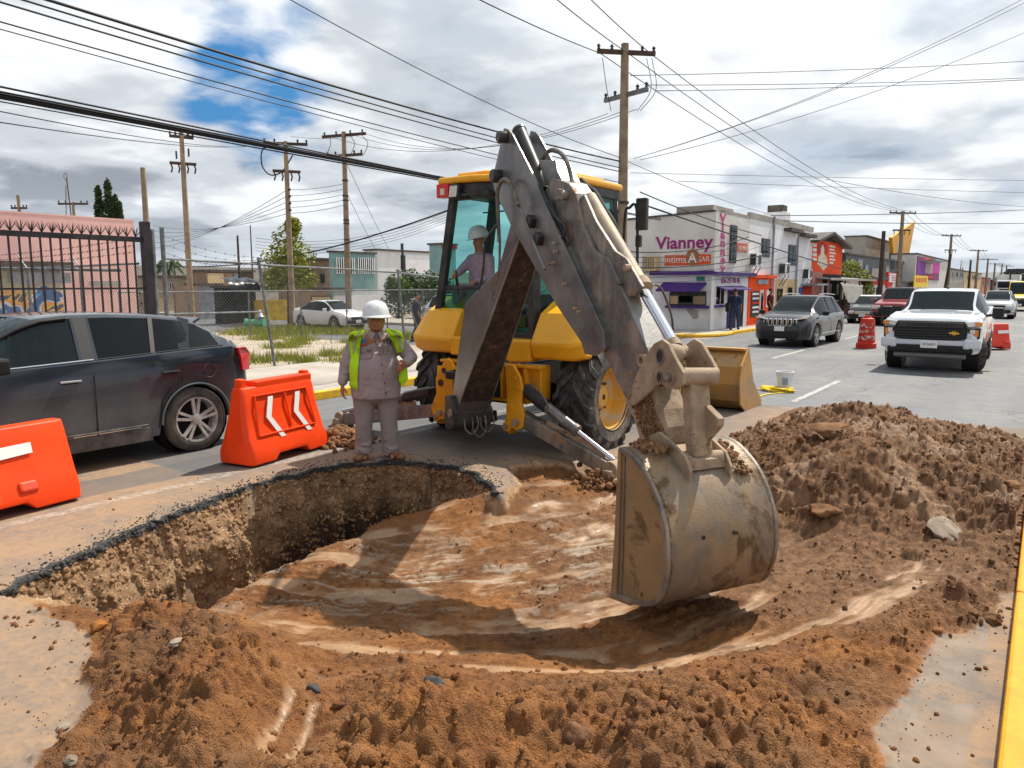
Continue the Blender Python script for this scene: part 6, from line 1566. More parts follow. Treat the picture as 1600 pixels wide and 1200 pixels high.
def head(mb, c, s=1.0, fat=1.0):
    c = Vector(c)                                    # faces -Y
    mb.ball(c + Vector((0, .01, .025)) * s, (.078 * s, .095 * s, .098 * s), 12)
    mb.ball(c + Vector((0, -.018, -.035)) * s, (.068 * fat * s, .075 * s, .085 * s), 10)
    mb.ball(c + Vector((0, -.048, -.085)) * s, (.040 * fat * s, .036 * s, .028 * s), 8)
    for k in (-1, 1):
        mb.ball(c + Vector((k * .040 * fat, -.045, -.035)) * s, (.030 * s, .028 * s, .034 * s), 8)
        mb.ball(c + Vector((k * .081, .012, -.005)) * s, (.011 * s, .022 * s, .033 * s), 7)
        mb.ball(c + Vector((k * .030, -.078, .028)) * s, (.026 * s, .012 * s, .009 * s), 7)
    cap(mb, c + Vector((0, -.082, .022)) * s, c + Vector((0, -.104, -.018)) * s, .010 * s, .015 * s, 8)
    for k in (-1, 1): mb.ball(c + Vector((k * .013, -.096, -.022)) * s, (.009 * s, .010 * s, .008 * s), 6)
    cap(mb, c + Vector((-.020, -.087, -.056)) * s, c + Vector((.020, -.087, -.056)) * s, .009 * s, .009 * s, 7)
    cap(mb, c + Vector((-.016, -.085, -.067)) * s, c + Vector((.016, -.085, -.067)) * s, .008 * s, .008 * s, 7)
def face_bits(parent, c, s=1.0):
    c = Vector(c)
    for k in (-1, 1):
        MB().ball(c + Vector((k * .030, -.0835, .010)) * s, (.011 * s, .006 * s, .0055 * s), 6).build('eye', m_eye, parent)
        MB().tube([c + Vector((k * .014, -.092, .030)) * s, c + Vector((k * .032, -.093, .035)) * s, c + Vector((k * .048, -.083, .030)) * s], [.003 * s, .0045 * s, .002 * s], 5).build('eyebrow', m_hair, parent)
    MB().tube([c + Vector((k * .024, -.0945 + abs(k) * .004, -.0615)) * s for k in (-1, -.5, 0, .5, 1)], .0022 * s, 5).build('lips', M('lip_line', (.10, .03, .025), .6), parent)

# the worker in helmet and vest; local frame: he faces -Y, origin between his feet
wp = g(590, 716); to_cam = math.atan2(-wp.x, -wp.y)
wk_rot = math.atan2(-(CAMP.x - wp.x), (CAMP.y - wp.y)) + math.pi
K = 1.0
wz = height_at(wp.x, wp.y)
b = MB()
hd_c = (.02, -.02, 1.62)
head(b, hd_c, 1.05, 1.22)
cap(b, (.02, .02, 1.44), (.02, .0, 1.55), .072, .070)
cap(b, (0, .03, .95), (0, .03, 1.35), .15, .15); cap(b, (-.13, .03, 1.36), (.15, .03, 1.36), .08, .08)
cap(b, (-.21, .03, 1.36), (-.30, .03, 1.10), .05, .045); cap(b, (-.30, .03, 1.10), (-.35, -.02, .90), .04, .032)
hand(b, (-.352, -.025, .895), (-.06, -.06, -1), (.25, -1, 0), (1, .2, 0), 1.12, .45)
cap(b, (.23, .03, 1.36), (.37, .02, 1.16), .05, .045); cap(b, (.37, .02, 1.16), (.325, -.20, 1.13), .04, .032)
hand(b, (.325, -.20, 1.135), (-.55, -.55, -.30), (-.2, -.2, 1), (.4, .7, -.4), 1.12, .75)
for x, fx in ((-.13, -.14), (.13, .16)):
    cap(b, (x, .03, .92), (fx, .03, .50), .08, .055); cap(b, (fx, .03, .5), (fx, .05, .10), .05, .035); cap(b, (fx, .06, .05), (fx, -.10, .04), .03, .025)
wk = blob('person', b, m_skin, None, .0075, 3)
wk.location = (wp.x, wp.y, wz - .01); wk.rotation_euler = (0, 0, wk_rot); wk.scale = (1.05, 1.05, 1.0)
tag(wk, 'heavy-set worker in white helmet, lime vest and mauve-grey workwear standing on the broken road edge', 'person')
face_bits(wk, hd_c, 1.05)
MB().ball((hd_c[0], hd_c[1] + .022, hd_c[2] + .012), (.084, .098, .088), 10).build('hair', m_hair, wk)
s = MB()
s.ball((0, -.035, 1.05), (.275, .225, .26), 14); s.ball((0, .03, 1.24), (.245, .165, .20), 12)
cap(s, (-.13, .035, 1.37), (.16, .035, 1.37), .095, .095); cap(s, (0, .05, 1.30), (0, .04, 1.44), .13, .085); cap(s, (.01, -.03, 1.28), (.02, .0, 1.42), .12, .085)
s.lathe([(.001, .735), (.262, .735), (.268, .80), (.275, .90), (.255, 1.05), (.001, 1.1)], (0, 0, 0), 26)
sh_v = s.v; s.v = [(x * (1.0 if z > 1.12 else 1.0), (y * .84 - .01 if z < .91 else y), z) for x, y, z in sh_v]
cap(s, (-.20, .03, 1.37), (-.305, .03, 1.12), .095, .078); cap(s, (-.305, .03, 1.12), (-.35, -.015, .925), .076, .056)
cap(s, (.23, .03, 1.37), (.385, .03, 1.18), .095, .078); cap(s, (.385, .03, 1.18), (.335, -.165, 1.14), .076, .058)
for k in range(46):
    a = rnd.uniform(-2.6, -.5); z = rnd.uniform(.80, 1.38); r0 = .262 if z < 1.2 else .22
    p0 = (r0 * math.cos(a), r0 * .80 * math.sin(a) - .02, z); p1 = (r0 * math.cos(a + rnd.uniform(-.35, .35)), r0 * .80 * math.sin(a) - .02, z + rnd.uniform(-.12, .05))
    cap(s, p0, p1, .010, .006, 6)
for k in range(16):
    t_ = rnd.random(); q = Vector((-.20, .03, 1.37)).lerp(Vector((-.35, -.015, .925)), t_); s.lathe([(.076 - .02 * t_, -.006), (.085 - .021 * t_, 0), (.076 - .02 * t_, .006)], tuple(q), 10)
for k in range(8):
    t_ = rnd.random(); q = Vector((.23, .03, 1.37)).lerp(Vector((.385, .03, 1.18)), t_); s.ball(tuple(q + Vector((rnd.uniform(-.05, .05), -.05, 0))), (.05, .03, .012), 6)
shirt = blob('shirt', s, m_shirt, wk, .011, 4)
def wrap(name, pts_l, pts_r, mat, off=.008, target=None, sub=14, thick=.003, parent=wk):
    """cloth strip given by its left and right outlines (x, z) seen from the front, laid on the shirt"""
    rows = []; L1 = curve_pts([(x, -.5, z) for x, z in pts_l], sub); R1 = curve_pts([(x, -.5, z) for x, z in pts_r], sub)
    for a, c in zip(L1, R1): rows.append([a.lerp(c, k / 6) for k in range(7)])
    o = MB().grid(rows).build(name, mat, parent, smooth='all')
    m = o.modifiers.new('wrap', 'SHRINKWRAP'); m.wrap_method = 'PROJECT'; m.use_project_y = True; m.use_negative_direction = False; m.use_positive_direction = True; m.target = target or shirt; m.offset = off; m.project_limit = .62
    m.wrap_mode = 'ABOVE_SURFACE'
    q = o.modifiers.new('thick', 'SOLIDIFY'); q.thickness = thick; q.offset = 1
    return o
V = lambda x, y: ((x / 4.1375 + 520 - 597) / 137, (717 - 450 - y / 4.1375) / 137)
wrap('vest', [V(a, c) for a, c in ((240, 238), (175, 262), (172, 420), (170, 520), (168, 608))], [V(a, c) for a, c in ((262, 236), (242, 300), (228, 420), (218, 520), (214, 624))], m_vest, .012)
wrap('vest', [V(a, c) for a, c in ((386, 228), (408, 300), (435, 350), (452, 405))], [V(a, c) for a, c in ((410, 226), (468, 250), (490, 300), (488, 390))], m_vest, .012)
wrap('reflective_strip', [V(a, c) for a, c in ((232, 242), (200, 290), (192, 340), (186, 400))], [V(a, c) for a, c in ((246, 240), (218, 290), (205, 340), (196, 400))], m_refl, .017)
wrap('reflective_strip', [V(a, c) for a, c in ((402, 228), (440, 270), (462, 330), (470, 380))], [V(a, c) for a, c in ((412, 228), (455, 262), (477, 330), (480, 380))], m_refl, .017)
o = MB().prism([(.27, 1.16), (.385, 1.14), (.37, 1.10), (.34, 1.08), (.345, .95), (.29, .86), (.245, .93), (.25, 1.05)], -.14, -.128, lambda u, v, w: (u, w + .05 * math.sin(v * 30), v)).build('vest_tail', m_vest, wk)
wrap('placket', [V(a, c) for a, c in ((325, 300), (345, 400), (358, 480), (368, 560), (372, 660))], [V(a, c) for a, c in ((336, 298), (356, 400), (368, 480), (378, 560), (382, 660))], m_shirt, .003, thick=.0015)
for a, c in ((335, 335), (345, 405), (356, 465), (364, 520), (371, 580), (374, 640)):
    x, z = V(a, c); yb = -.5
    o = wrap('button', [(x - .006, z + .006), (x - .006, z - .006)], [(x + .006, z + .006), (x + .006, z - .006)], m_hair, .006, sub=2, thick=.002)
wrap('pocket', [V(a, c) for a, c in ((236, 352), (232, 430))], [V(a, c) for a, c in ((300, 352), (300, 425))], m_shirt, .005, thick=.003)
wrap('pocket', [V(a, c) for a, c in ((366, 332), (368, 405))], [V(a, c) for a, c in ((426, 330), (432, 398))], m_shirt, .005, thick=.003)
wrap('pocket_pen', [V(378, 330), V(379, 356)], [V(382, 330), V(383, 356)], m_helm, .012, sub=3)
wrap('dark_badge', [V(366, 312), V(372, 340)], [V(415, 305), V(420, 335)], M('badge_shadow_grey', (.13, .10, .11), .8), .008, sub=6)
m_bdg = M('badge_blue', (.05, .20, .55), .6); m_bdr = M('badge_red', (.55, .03, .03), .6)
wrap('chest_badge', [V(240, 312), V(238, 332)], [V(272, 306), V(272, 328)], m_bdg, .007, sub=4)
wrap('chest_badge', [V(232, 348), V(234, 357)], [V(274, 338), V(274, 348)], m_bdr, .007, sub=4)
for k in (-1, 1):
    o = MB().prism([(k * .01 + .02, 1.475), (k * .07 + .02, 1.50), (k * .09 + .02, 1.45), (k * .05 + .02, 1.39)], -.118, -.106, lambda u, v, w: (u, w + abs(u - .02) * .7 - (1.5 - v) * .25, v)).build('collar', m_shirt, wk, bevel=.004)
MB().ball((.02, -.075, 1.43), (.04, .03, .045), 8).build('undershirt', M('undershirt_grey', (.16, .17, .20), .8), wk)
s = MB(); s.ball((0, .01, .80), (.225, .175, .16), 12)
for sx, tx in ((-.125, -.150), (.115, .145)):
    cap(s, (sx, .01, .80), (lerp(sx, tx, .5), .0, .45), .135, .098); cap(s, (lerp(sx, tx, .5), .0, .45), (tx, .04, .14), .098, .092)
    s.lathe([(.001, .075), (.098, .07), (.102, .12), (.09, .2), (.001, .22)], (tx, .04, 0), 18)
    for k in range(9):
        z = rnd.uniform(.10, .62); a = rnd.uniform(-2.6, -.5); q = Vector((lerp(sx, tx, (.8 - z) / .66), .02, z)); cap(s, q + Vector((.095 * math.cos(a), .095 * math.sin(a), 0)), q + Vector((.09 * math.cos(a + .7), .09 * math.sin(a + .7), rnd.uniform(-.05, .05))), .011, .006, 6)
blob('trousers', s, m_trou, wk, .011, 4)
for tx, tw_ in ((-.165, -.25), (.175, .45)):
    s = MB(); d = Vector((math.sin(tw_), -math.cos(tw_), 0)); c = Vector((tx, .04, 0))
    cap(s, c + Vector((0, 0, .055)), c + d * .16 + Vector((0, 0, .045)), .052, .048); cap(s, c + Vector((0, .02, .06)), c + Vector((0, .02, .14)), .055, .055); s.ball(c + d * .17 + Vector((0, 0, .05)), (.055, .055, .045), 8)
    bo = blob('boot', s, m_boot, wk, .010, 3)
    MB().prism([(c.x + d.x * t1 + d.y * t2, c.y + d.y * t1 - d.x * t2) for t1, t2 in ((-.07, -.035), (-.07, .035), (.06, .048), (.17, .05), (.225, .02), (.225, -.02), (.17, -.05), (.06, -.048))], -.005, .022, lambda u, v, w: (u, v, w)).build('sole', m_sole, bo, bevel=.004)
hc = (hd_c[0], hd_c[1] + .005, hd_c[2] + .045)
s = MB(); pr = [(.146, 0.0), (.142, .03), (.134, .075), (.112, .125), (.075, .158), (.03, .172), (.001, .174)]
s.lathe(pr, (0, 0, 0), 32); s.lathe([(.142, .0), (.138, .028), (.128, .075), (.001, .15)], (0, 0, 0), 32)
hm = s.build('hard_hat', m_helm, wk, smooth=True); hm.location = hc; hm.scale = (1, 1.14, 1)
s = MB(); rows = []
for k in range(33):
    a = 2 * math.pi * k / 32; fr_ = max(0, -math.sin(a)); rows.append([(r_1 * math.cos(a), r_1 * math.sin(a) * 1.14 - f_ * fr_, z_) for r_1, z_, f_ in ((.143, .012, 0), (.158, .002, .018), (.172, -.012, .045))])
s.grid(rows); br = s.build('brim', m_helm, hm, smooth=True); q = br.modifiers.new('t', 'SOLIDIFY'); q.thickness = .005; br.scale = (1, 1 / 1.14, 1)
for x in (-.03, 0, .03): MB().tube(curve_pts([(x, -.135, .05), (x, -.10, .125), (x, 0, .172 - abs(x) * .2), (x, .10, .13), (x, .13, .06)], 12), .006, 6).build('ridge', m_helm, hm, smooth=True)
for k in (-1, 1): MB().tube([(k * .085 + .02, -.0, 1.60), (k * .075 + .02, -.03, 1.53), (.02, -.06, 1.485)], .003, 5).build('chin_strap', m_hair, wk)
MB().cyl(Vector((-.375, -.06, .80)), Vector((-.37, -.085, .745)), .004, 6).build('cigarette', m_helm, wk)

# operator in the cab (only helmet, sleeve and hand show)
op = at_s(748, 369, 8.0); hand_p = at_s(712, 428, 7.62)
ox, oy = op.x, op.y
b = MB(); head(b, (0, 0, 0), .95)
cap(b, (0, .01, -.18), (0, 0, -.08), .06, .06); cap(b, (.0, .06, -.65), (0, .03, -.3), .15, .14); cap(b, (-.14, .03, -.26), (.14, .03, -.26), .07, .07)
hl = Vector((hand_p.x - ox, hand_p.y - oy, hand_p.z - op.z + .05)); el_ = Vector((-.20, -.14, -.40))
hdv = (hl - el_).normalized(); wr_ = hl - hdv * .06
cap(b, (-.16, .03, -.26), el_, .045, .04); cap(b, el_, wr_, .038, .03); hand(b, wr_, hdv, (0, 0, 1), (-.3, -.5, -.4), 1.05, 1.1)
cap(b, (.16, .03, -.26), (.24, -.05, -.5), .045, .04); cap(b, (.24, -.05, -.5), (.18, -.25, -.55), .04, .03); hand(b, (.18, -.25, -.55), (-.1, -1, -.1), (-1, 0, .2), (0, 0, -1), 1.0, .8)
for k in (-1, 1): cap(b, (k * .1, .08, -.68), (k * .12, -.30, -.66), .08, .06); cap(b, (k * .12, -.30, -.66), (k * .12, -.34, -1.05), .055, .04)
ob = blob('person', b, m_skin, None, .011, 3); ob.location = (ox, oy, op.z - .06)
tag(ob, 'machine operator in white helmet and pink sleeve sitting inside the cab behind the boom', 'person')
m_pink = M('pink_plaid_sleeve', (.42, .29, .34), .85, col2=(.32, .22, .28), scale=30)
s = MB(); cap(s, (.0, .06, -.62), (0, .03, -.3), .18, .16); cap(s, (-.14, .03, -.26), (.14, .03, -.26), .09, .09); cap(s, (-.16, .03, -.26), el_, .07, .062); cap(s, el_, wr_, .062, .045); cap(s, (.16, .03, -.26), (.24, -.05, -.5), .07, .06); cap(s, (.24, -.05, -.5), (.18, -.25, -.55), .06, .045)
blob('shirt', s, m_pink, ob, .012, 4)
s = MB()
for k in (-1, 1): cap(s, (k * .1, .08, -.68), (k * .12, -.30, -.66), .10, .085); cap(s, (k * .12, -.30, -.66), (k * .12, -.34, -1.0), .085, .06)
blob('trousers', s, m_trou, ob, .013, 3)
hm2 = MB().lathe(pr, (0, 0, 0), 28).build('hard_hat', m_helm, ob, smooth=True); hm2.location = (0, 0, .04); hm2.rotation_euler = (R_(8), R_(-8), 0); hm2.scale = (.95, 1.1, 1)
MB().lathe([(.143, .012), (.165, -.006), (.163, -.010), (.14, .0)], (0, -.01, 0), 28, close=True).build('brim', m_helm, hm2, smooth=True)
MB().cyl(Vector((ox, oy, 0)) + hl + Vector((0, 0, op.z - .06 + .05)) - Vector((BX, BY, 0)), Vector((ox, oy, 0)) + hl + Vector((.03, .05, op.z - .50)) - Vector((BX, BY, 0)), .02, 8).build('control_lever', m_blk, bh)

# generic walker / bystander, faces local -Y
def person(name, label, p, rz, shirt_c, trou_c, stride=.25, bag=None, hz=1.72):
    k = hz / 1.75
    b = MB(); head(b, (0, 0, 1.63), 1.0); cap(b, (0, .02, 1.42), (0, .01, 1.55), .055, .055); cap(b, (0, .02, 1.0), (0, .02, 1.32), .13, .14); cap(b, (-.14, .02, 1.38), (.14, .02, 1.38), .07, .07)
    legs = (((-.1, .02, .92), (-.11, -.02 - stride * .4, .50), (-.11, -stride, .09)), ((.1, .02, .92), (.11, .0, .50), (.11, stride * .9, .10)))
    for a, kk, f in legs: cap(b, a, kk, .09, .06); cap(b, kk, f, .055, .035); cap(b, (f[0], f[1] + .03, .04), (f[0], f[1] - .14, .035), .035, .03)
    arms = (((-.2, .02, 1.36), (-.27, .06, 1.10), (-.25, -.04, .86)), ((.2, .02, 1.36), (.28, .06, 1.10), (.27, -.08, .88)))
    for a, e, w_ in arms: cap(b, a, e, .045, .038); cap(b, e, w_, .036, .028); hand(b, w_, Vector(w_) - Vector(e), (0, -1, 0), (-math.copysign(1, w_[0]), 0, 0), 1.0, .4)
    o = blob(name, b, m_skin, None, .014, 3); o.location = p; o.rotation_euler = (0, 0, rz); o.scale = (k,) * 3; tag(o, label, 'person')
    s = MB(); cap(s, (0, .02, 1.0), (0, .02, 1.30), .16, .165); cap(s, (-.14, .02, 1.37), (.14, .02, 1.37), .09, .09)
    for a, e, w_ in arms: cap(s, a, Vector(a).lerp(Vector(e), .8), .07, .06)
    blob('shirt', s, shirt_c, o, .014, 3)
    s = MB(); s.ball((0, .02, .93), (.17, .13, .12), 10)
    for a, kk, f in legs: cap(s, a, kk, .105, .08); cap(s, kk, Vector(kk).lerp(Vector(f), .9), .078, .06)
    blob('trousers', s, trou_c, o, .014, 3)
    for a, kk, f in legs:
        q = MB(); cap(q, (f[0], f[1] + .04, .045), (f[0], f[1] - .15, .04), .045, .04); blob('shoe', q, m_hair, o, .014, 2)
    q = MB(); q.ball((0, .02, 1.67), (.086, .098, .085), 9); q.build('hair', m_hair, o, smooth='all')
    face_bits(o, (0, 0, 1.63), 1.0)
    if bag:
        MB().box((.30, .05, .95), (.14, .28, .38)).build('shoulder_bag', m_hair, o, bevel=.04)
    return o
p = g(1147, 520)
person('person', 'man in navy shirt and jeans standing at the doorway of the corner shop', (p.x, p.y, .13), YAW + R_(150), M('navy_shirt', (.018, .03, .07), .8), M('blue_jeans', (.03, .05, .10), .85), .22, True)
p = at_n(1203, 497, 10.75)
person('person', 'person in dark red top on the pavement behind the graphite car', (p.x, p.y, .13), YAW + 1.2, M('dark_red_top', (.10, .012, .015), .8), M('black_trousers', (.02, .02, .022), .85), .1)
p = at_d(652, 500, 26)
person('person', 'distant person in dark clothes beside the parked cars left of the machine', (p.x, p.y, .0), YAW + 2.0, M('dark_top', (.03, .03, .05), .8), M('dark_trousers', (.03, .03, .04), .85), .2)

b = MB(); head(b, (0, 0, 1.28), .95); cap(b, (0, .02, .78), (0, .02, 1.0), .13, .13); cap(b, (-.13, .02, 1.02), (.13, .02, 1.02), .06, .06); cap(b, (-.18, .0, 1.02), (-.22, -.15, .82), .045, .04); cap(b, (-.22, -.15, .82), (-.15, -.38, .92), .038, .03); cap(b, (.18, .0, 1.02), (.22, -.15, .82), .045, .04); cap(b, (.22, -.15, .82), (.15, -.38, .92), .038, .03)
o = blob('person', b, m_skin, None, .014, 3); o.location = (suv.location.x + .38, suv.location.y + .12, .06); tag(o, 'driver in red at the wheel of the dusty dark crossover car', 'person')
b = MB(); cap(b, (0, .02, .72), (0, .02, .98), .165, .165); cap(b, (-.13, .02, 1.0), (.13, .02, 1.0), .09, .09); cap(b, (-.18, .0, 1.02), (-.22, -.15, .82), .065, .055); cap(b, (.18, .0, 1.02), (.22, -.15, .82), .065, .055); blob('shirt', b, M('red_shirt', (.40, .02, .03), .8), o, .014, 3)
MB().ball((0, .02, 1.31), (.085, .095, .085), 8).build('hair', m_hair, o, smooth='all')
# BARRIERS
m_or = M('orange_plastic', (.90, .060, .003), .5, col2=(.78, .05, .003), scale=2.5, dirt=((.40, .10, .04), .20, 5), bump=.10, bscale=30, spec=.3)
m_or2 = M('faded_red_orange_plastic', (.70, .045, .022), .5, col2=(.60, .05, .03), scale=3, dirt=((.36, .2, .13), .2, 6))
m_wtape = M('white_tape', (.78, .78, .76), .5, dirt=((.5, .42, .36), .12, 14))
def barrier(name, label, p, rz, ln=1.22, mat=m_or, arrows=True, sticker=False, H=1.0):
    o = empty(name, (p[0], p[1], p[2]), rz, label, 'traffic barrier')
    prof = [(-.27, .03), (-.27, .16), (-.20, .30), (-.125, .60), (-.105, H - .08), (-.075, H), (.075, H), (.105, H - .08), (.125, .60), (.20, .30), (.27, .16), (.27, .03)]
    xs = [-ln / 2, -ln / 2 + .03, -ln / 2 + .07, -ln * .22, -ln * .17, ln * .17, ln * .22, ln / 2 - .07, ln / 2 - .03, ln / 2]
    rows = []
    for i, x in enumerate(xs):
        k = .72 if i in (0, 9) else (.93 if i in (1, 8) else 1.0); row = []
        for (y, z) in prof:
            zz = z
            if z < .05 and i in (4, 5): zz = .10
            taper = 1 - (.14 if arrows else .07) * max(0, (z - .25)) / .75
            row.append((x * taper, y * k, zz - (.02 if i in (0, 9) and z > .9 else 0)))
        rows.append(row)
    mb = MB()
    for i in range(len(rows) - 1):
        n_ = len(prof)
        for j in range(n_):
            mb.add([rows[i][j], rows[i + 1][j], rows[i + 1][(j + 1) % n_], rows[i][(j + 1) % n_]], [(0, 1, 2, 3)])
    mb.add(rows[0], [tuple(range(len(prof)))]); mb.add(rows[-1], [tuple(range(len(prof)))[::-1]])
    sh = mb.build('shell', mat, o, bevel=.014, smooth=True, angle=30, seg=3)
    if arrows:
        for s in (-1, 1):
            MB().box((s * ln * .36, 0, H + .0), (.20, .15, .10)).build('end_shoulder', mat, o, bevel=.02) if False else None
            MB().box((s * ln * .44 * .9, 0, H + .035), (.085, .10, .12)).build('lug', mat, o, bevel=.015)
        MB().box((.10, 0, H + .01), (ln * .72, .16, .10)).build('top_rail', mat, o, bevel=.02)
        for s in (-1, 1):
            th = math.atan2(.105, .7)
            q = lambda x, z: (x, s * (-.0 - lerp(.205, .108, (z - .30) / (H - .38)) - .004), z)
            for a, c in (((-.46, .33), (.46, .33)), ((-.44, H - .10), (.40, H - .10)), ((-.46, .33), (-.42, H - .10)), ((.46, .33), (.40, H - .10)), ((0.06, .36), (0.04, H - .12))):
                MB().bar(q(*a), q(*c), .022, .022).build('moulded_rib', mat, sh, bevel=.006)
            for cx in (-.22, .22):
                pts_ = [(cx + .03, H - .13), (cx - .05, .52), (cx + .12, .27)]
                w_ = .038
                for a, c in zip(pts_, pts_[1:]):
                    A_, C_ = Vector(q(*a)), Vector(q(*c)); n_ = Vector((0, s * -1, .14))
                    hx = Vector((w_, 0, 0)); off_ = Vector((0, -s * .008, 0))
                    m_ = MB().add([A_ - hx + off_, A_ + hx + off_, C_ + hx + off_, C_ - hx + off_, A_ - hx, A_ + hx, C_ + hx, C_ - hx], [(0, 1, 2, 3), (7, 6, 5, 4), (0, 4, 5, 1), (1, 5, 6, 2), (2, 6, 7, 3), (3, 7, 4, 0)])
                    m_.build('chevron_tape', m_wtape, sh)
    else:
        for s in (-1, 1):
            q = lambda x, z: (x, s * (-lerp(.205, .108, (z - .30) / (H - .38)) - .012), z)
            if sticker and s == (1 if sticker is True else sticker):
                A_ = [Vector(q(x, z)) for x, z in ((.06, .50), (.40, .52), (.40, .61), (.06, .60))]
                MB().add(A_ + [v + Vector((0, -s * .005, 0)) for v in A_], [(0, 1, 2, 3), (7, 6, 5, 4), (0, 4, 5, 1), (1, 5, 6, 2), (2, 6, 7, 3), (3, 7, 4, 0)]).build('white_sticker', m_wtape, sh)
            for fx in (.30, -.30): MB().box((fx, s * -.215, .225), (.16, .10, .10), (s * -.5, 0, 0)).build('forklift_recess', M('recess_orange', (.60, .05, .01), .5), sh, bevel=.02)
    return o
bl, br_ = g(0, 815), g(133, 780)
d_ = (br_ - bl).normalized()
c = br_ - d_ * .78; c = c + Vector((-d_.y, d_.x, 0)) * .26
barrier('traffic_barrier', 'orange plastic barrier with a blank white sticker, cut by the left edge', (c.x, c.y, 0), math.atan2(d_.y, d_.x), 1.56, m_or, False, True, .76)
bl, br_ = g(300 + 112, 729), g(503, 702)
d_ = (br_ - bl).normalized(); c = (bl + br_) / 2 + Vector((-d_.y, d_.x, 0)) * .27
barrier('traffic_barrier', 'orange plastic barrier with two white chevrons standing left of the worker', (c.x, c.y, 0), math.atan2(d_.y, d_.x), 1.28, m_or, True, False, .87)
p = g(1553, 548)
barrier('traffic_barrier', 'small red barrier standing in the road behind the white pickup on the right', (p.x - .1, p.y + .5, 0), YAW + .05, .95, m_or2, False, 1, .80)
p = g(1350, 545); dr = empty('traffic_drum', (p.x, p.y + .3, 0), 0, 'battered red traffic drum with peeling white bands in the middle of the road', 'traffic drum')
m_drum = M('drum_red', (.58, .035, .015), .5, dirt=((.4, .2, .14), .22, 7))
MB().lathe([(.001, 0), (.30, 0), (.30, .16), (.255, .18), (.245, .42), (.235, .42), (.23, .62), (.22, .62), (.215, .82), (.19, .94), (.11, .97), (.10, 1.03), (.001, 1.03)], n=28).build('body', m_drum, dr, smooth=True)
m_band = M('peeling_white_band', (.62, .56, .50), .6, col2=(.50, .05, .03), scale=9, lo=.44, hi=.50)
for z, r1 in ((.28, .252), (.50, .235), (.66, .226)): MB().lathe([(r1, z), (r1 - .006, z + .13)], n=28).build('reflective_band', m_band, dr, smooth=True)
p = g(1222, 612); pl_ = empty('paint_pail', (p.x, p.y + .15, 0), 0, 'white plastic pail standing on the road by the loader bucket', 'pail')
m_pail = M('pail_white', (.66, .68, .72), .4, dirt=((.30, .35, .42), .15, 16))
MB().lathe([(.001, 0), (.135, 0), (.155, .34), (.162, .34), (.162, .37), (.14, .37), (.135, .02), (.001, .02)], n=26).build('body', m_pail, pl_, smooth=True)
MB().tube([(.16 * math.cos(a), -.16 * abs(math.sin(a)) * .4 - .02, .34 - .15 * math.sin(a)) for a in np.linspace(0, math.pi, 14)], .004, 5).build('handle', m_chr, pl_)
MB().box((.05, -.158, .20), (.10, .006, .12)).build('label_patch', M('pail_label', (.25, .33, .5), .6), pl_)
m_rope = M('yellow_rope', (.85, .62, .02), .6)
pts_ = []; q = g(1212, 613)
for k in range(150):
    a = k * .42; rr = .20 + .05 * math.sin(k * 1.3); pts_.append((q.x + rr * math.cos(a) * 1.25 + .02 * math.sin(k * .7), q.y + .12 + rr * math.sin(a) * .7, .015 + .0004 * k + .012 * abs(math.sin(k * .9))))
e1, e2 = g(1168, 625), g(1172, 609)
pts_ = curve_pts([e1, g(1185, 621), g(1200, 617)] + pts_[:2], 20) + [Vector(v) for v in pts_] + curve_pts([pts_[-1], g(1190, 609.5), e2], 10)
tag(MB().tube([(v[0], v[1], max(v[2], .015)) for v in pts_], .011, 6).build('yellow_rope', m_rope, smooth=True), 'coiled yellow rope lying on the asphalt around the white pail', 'rope')
# BUILDINGS
def wall_mat(name, c, c2, dirt=(.3, .25, .2), d=.16, sc=1.2): return M(name, c, .85, col2=c2, scale=sc, dirt=(dirt, d, 2.2), bump=.3, bscale=30, world_co=True)
w_grey = wall_mat('grey_beige_render', (.70, .67, .63), (.61, .585, .55))
w_white = wall_mat('white_render', (.80, .80, .82), (.74, .73, .74), d=.08)
w_white2 = wall_mat('painted_block_white', (.76, .75, .76), (.68, .67, .68), d=.10)
w_cream = wall_mat('cream_render', (.66, .49, .28), (.60, .44, .25), d=.10)
w_orange = wall_mat('orange_shop_paint', (.88, .085, .010), (.80, .075, .010), d=.04)
w_red = wall_mat('red_paint', (.62, .03, .015), (.52, .03, .02), d=.08)
w_purple = M('purple_paint', (.055, .02, .16), .6, col2=(.08, .03, .21), scale=3, world_co=True)
w_pink = wall_mat('pink_render', (.82, .50, .46), (.76, .45, .41), dirt=(.6, .45, .35), d=.10, sc=.8)
w_teal = wall_mat('teal_paint', (.24, .40, .39), (.19, .33, .33), d=.24)
w_dark = M('dark_blue_grey_cladding', (.035, .045, .06), .5, col2=(.06, .07, .085), scale=1.5, world_co=True)
w_conc = wall_mat('raw_concrete', (.40, .37, .33), (.30, .28, .25), d=.25, sc=.9)
m_roofd = M('dark_roof_edge', (.06, .05, .045), .8, col2=(.12, .10, .09), scale=3, world_co=True)
m_frame = M('window_frame_dark', (.04, .042, .045), .5)
m_win = glass('window_glass', (.12, .15, .17), .75)
m_winb = glass('window_glass_blue', (.10, .20, .40), .7)
m_dk = M('dark_interior', (.02, .02, .022), .9)
m_sheet = M('corrugated_sheet', (.32, .35, .40), .45, metal=.4, col2=(.22, .23, .26), scale=3, world_co=True)
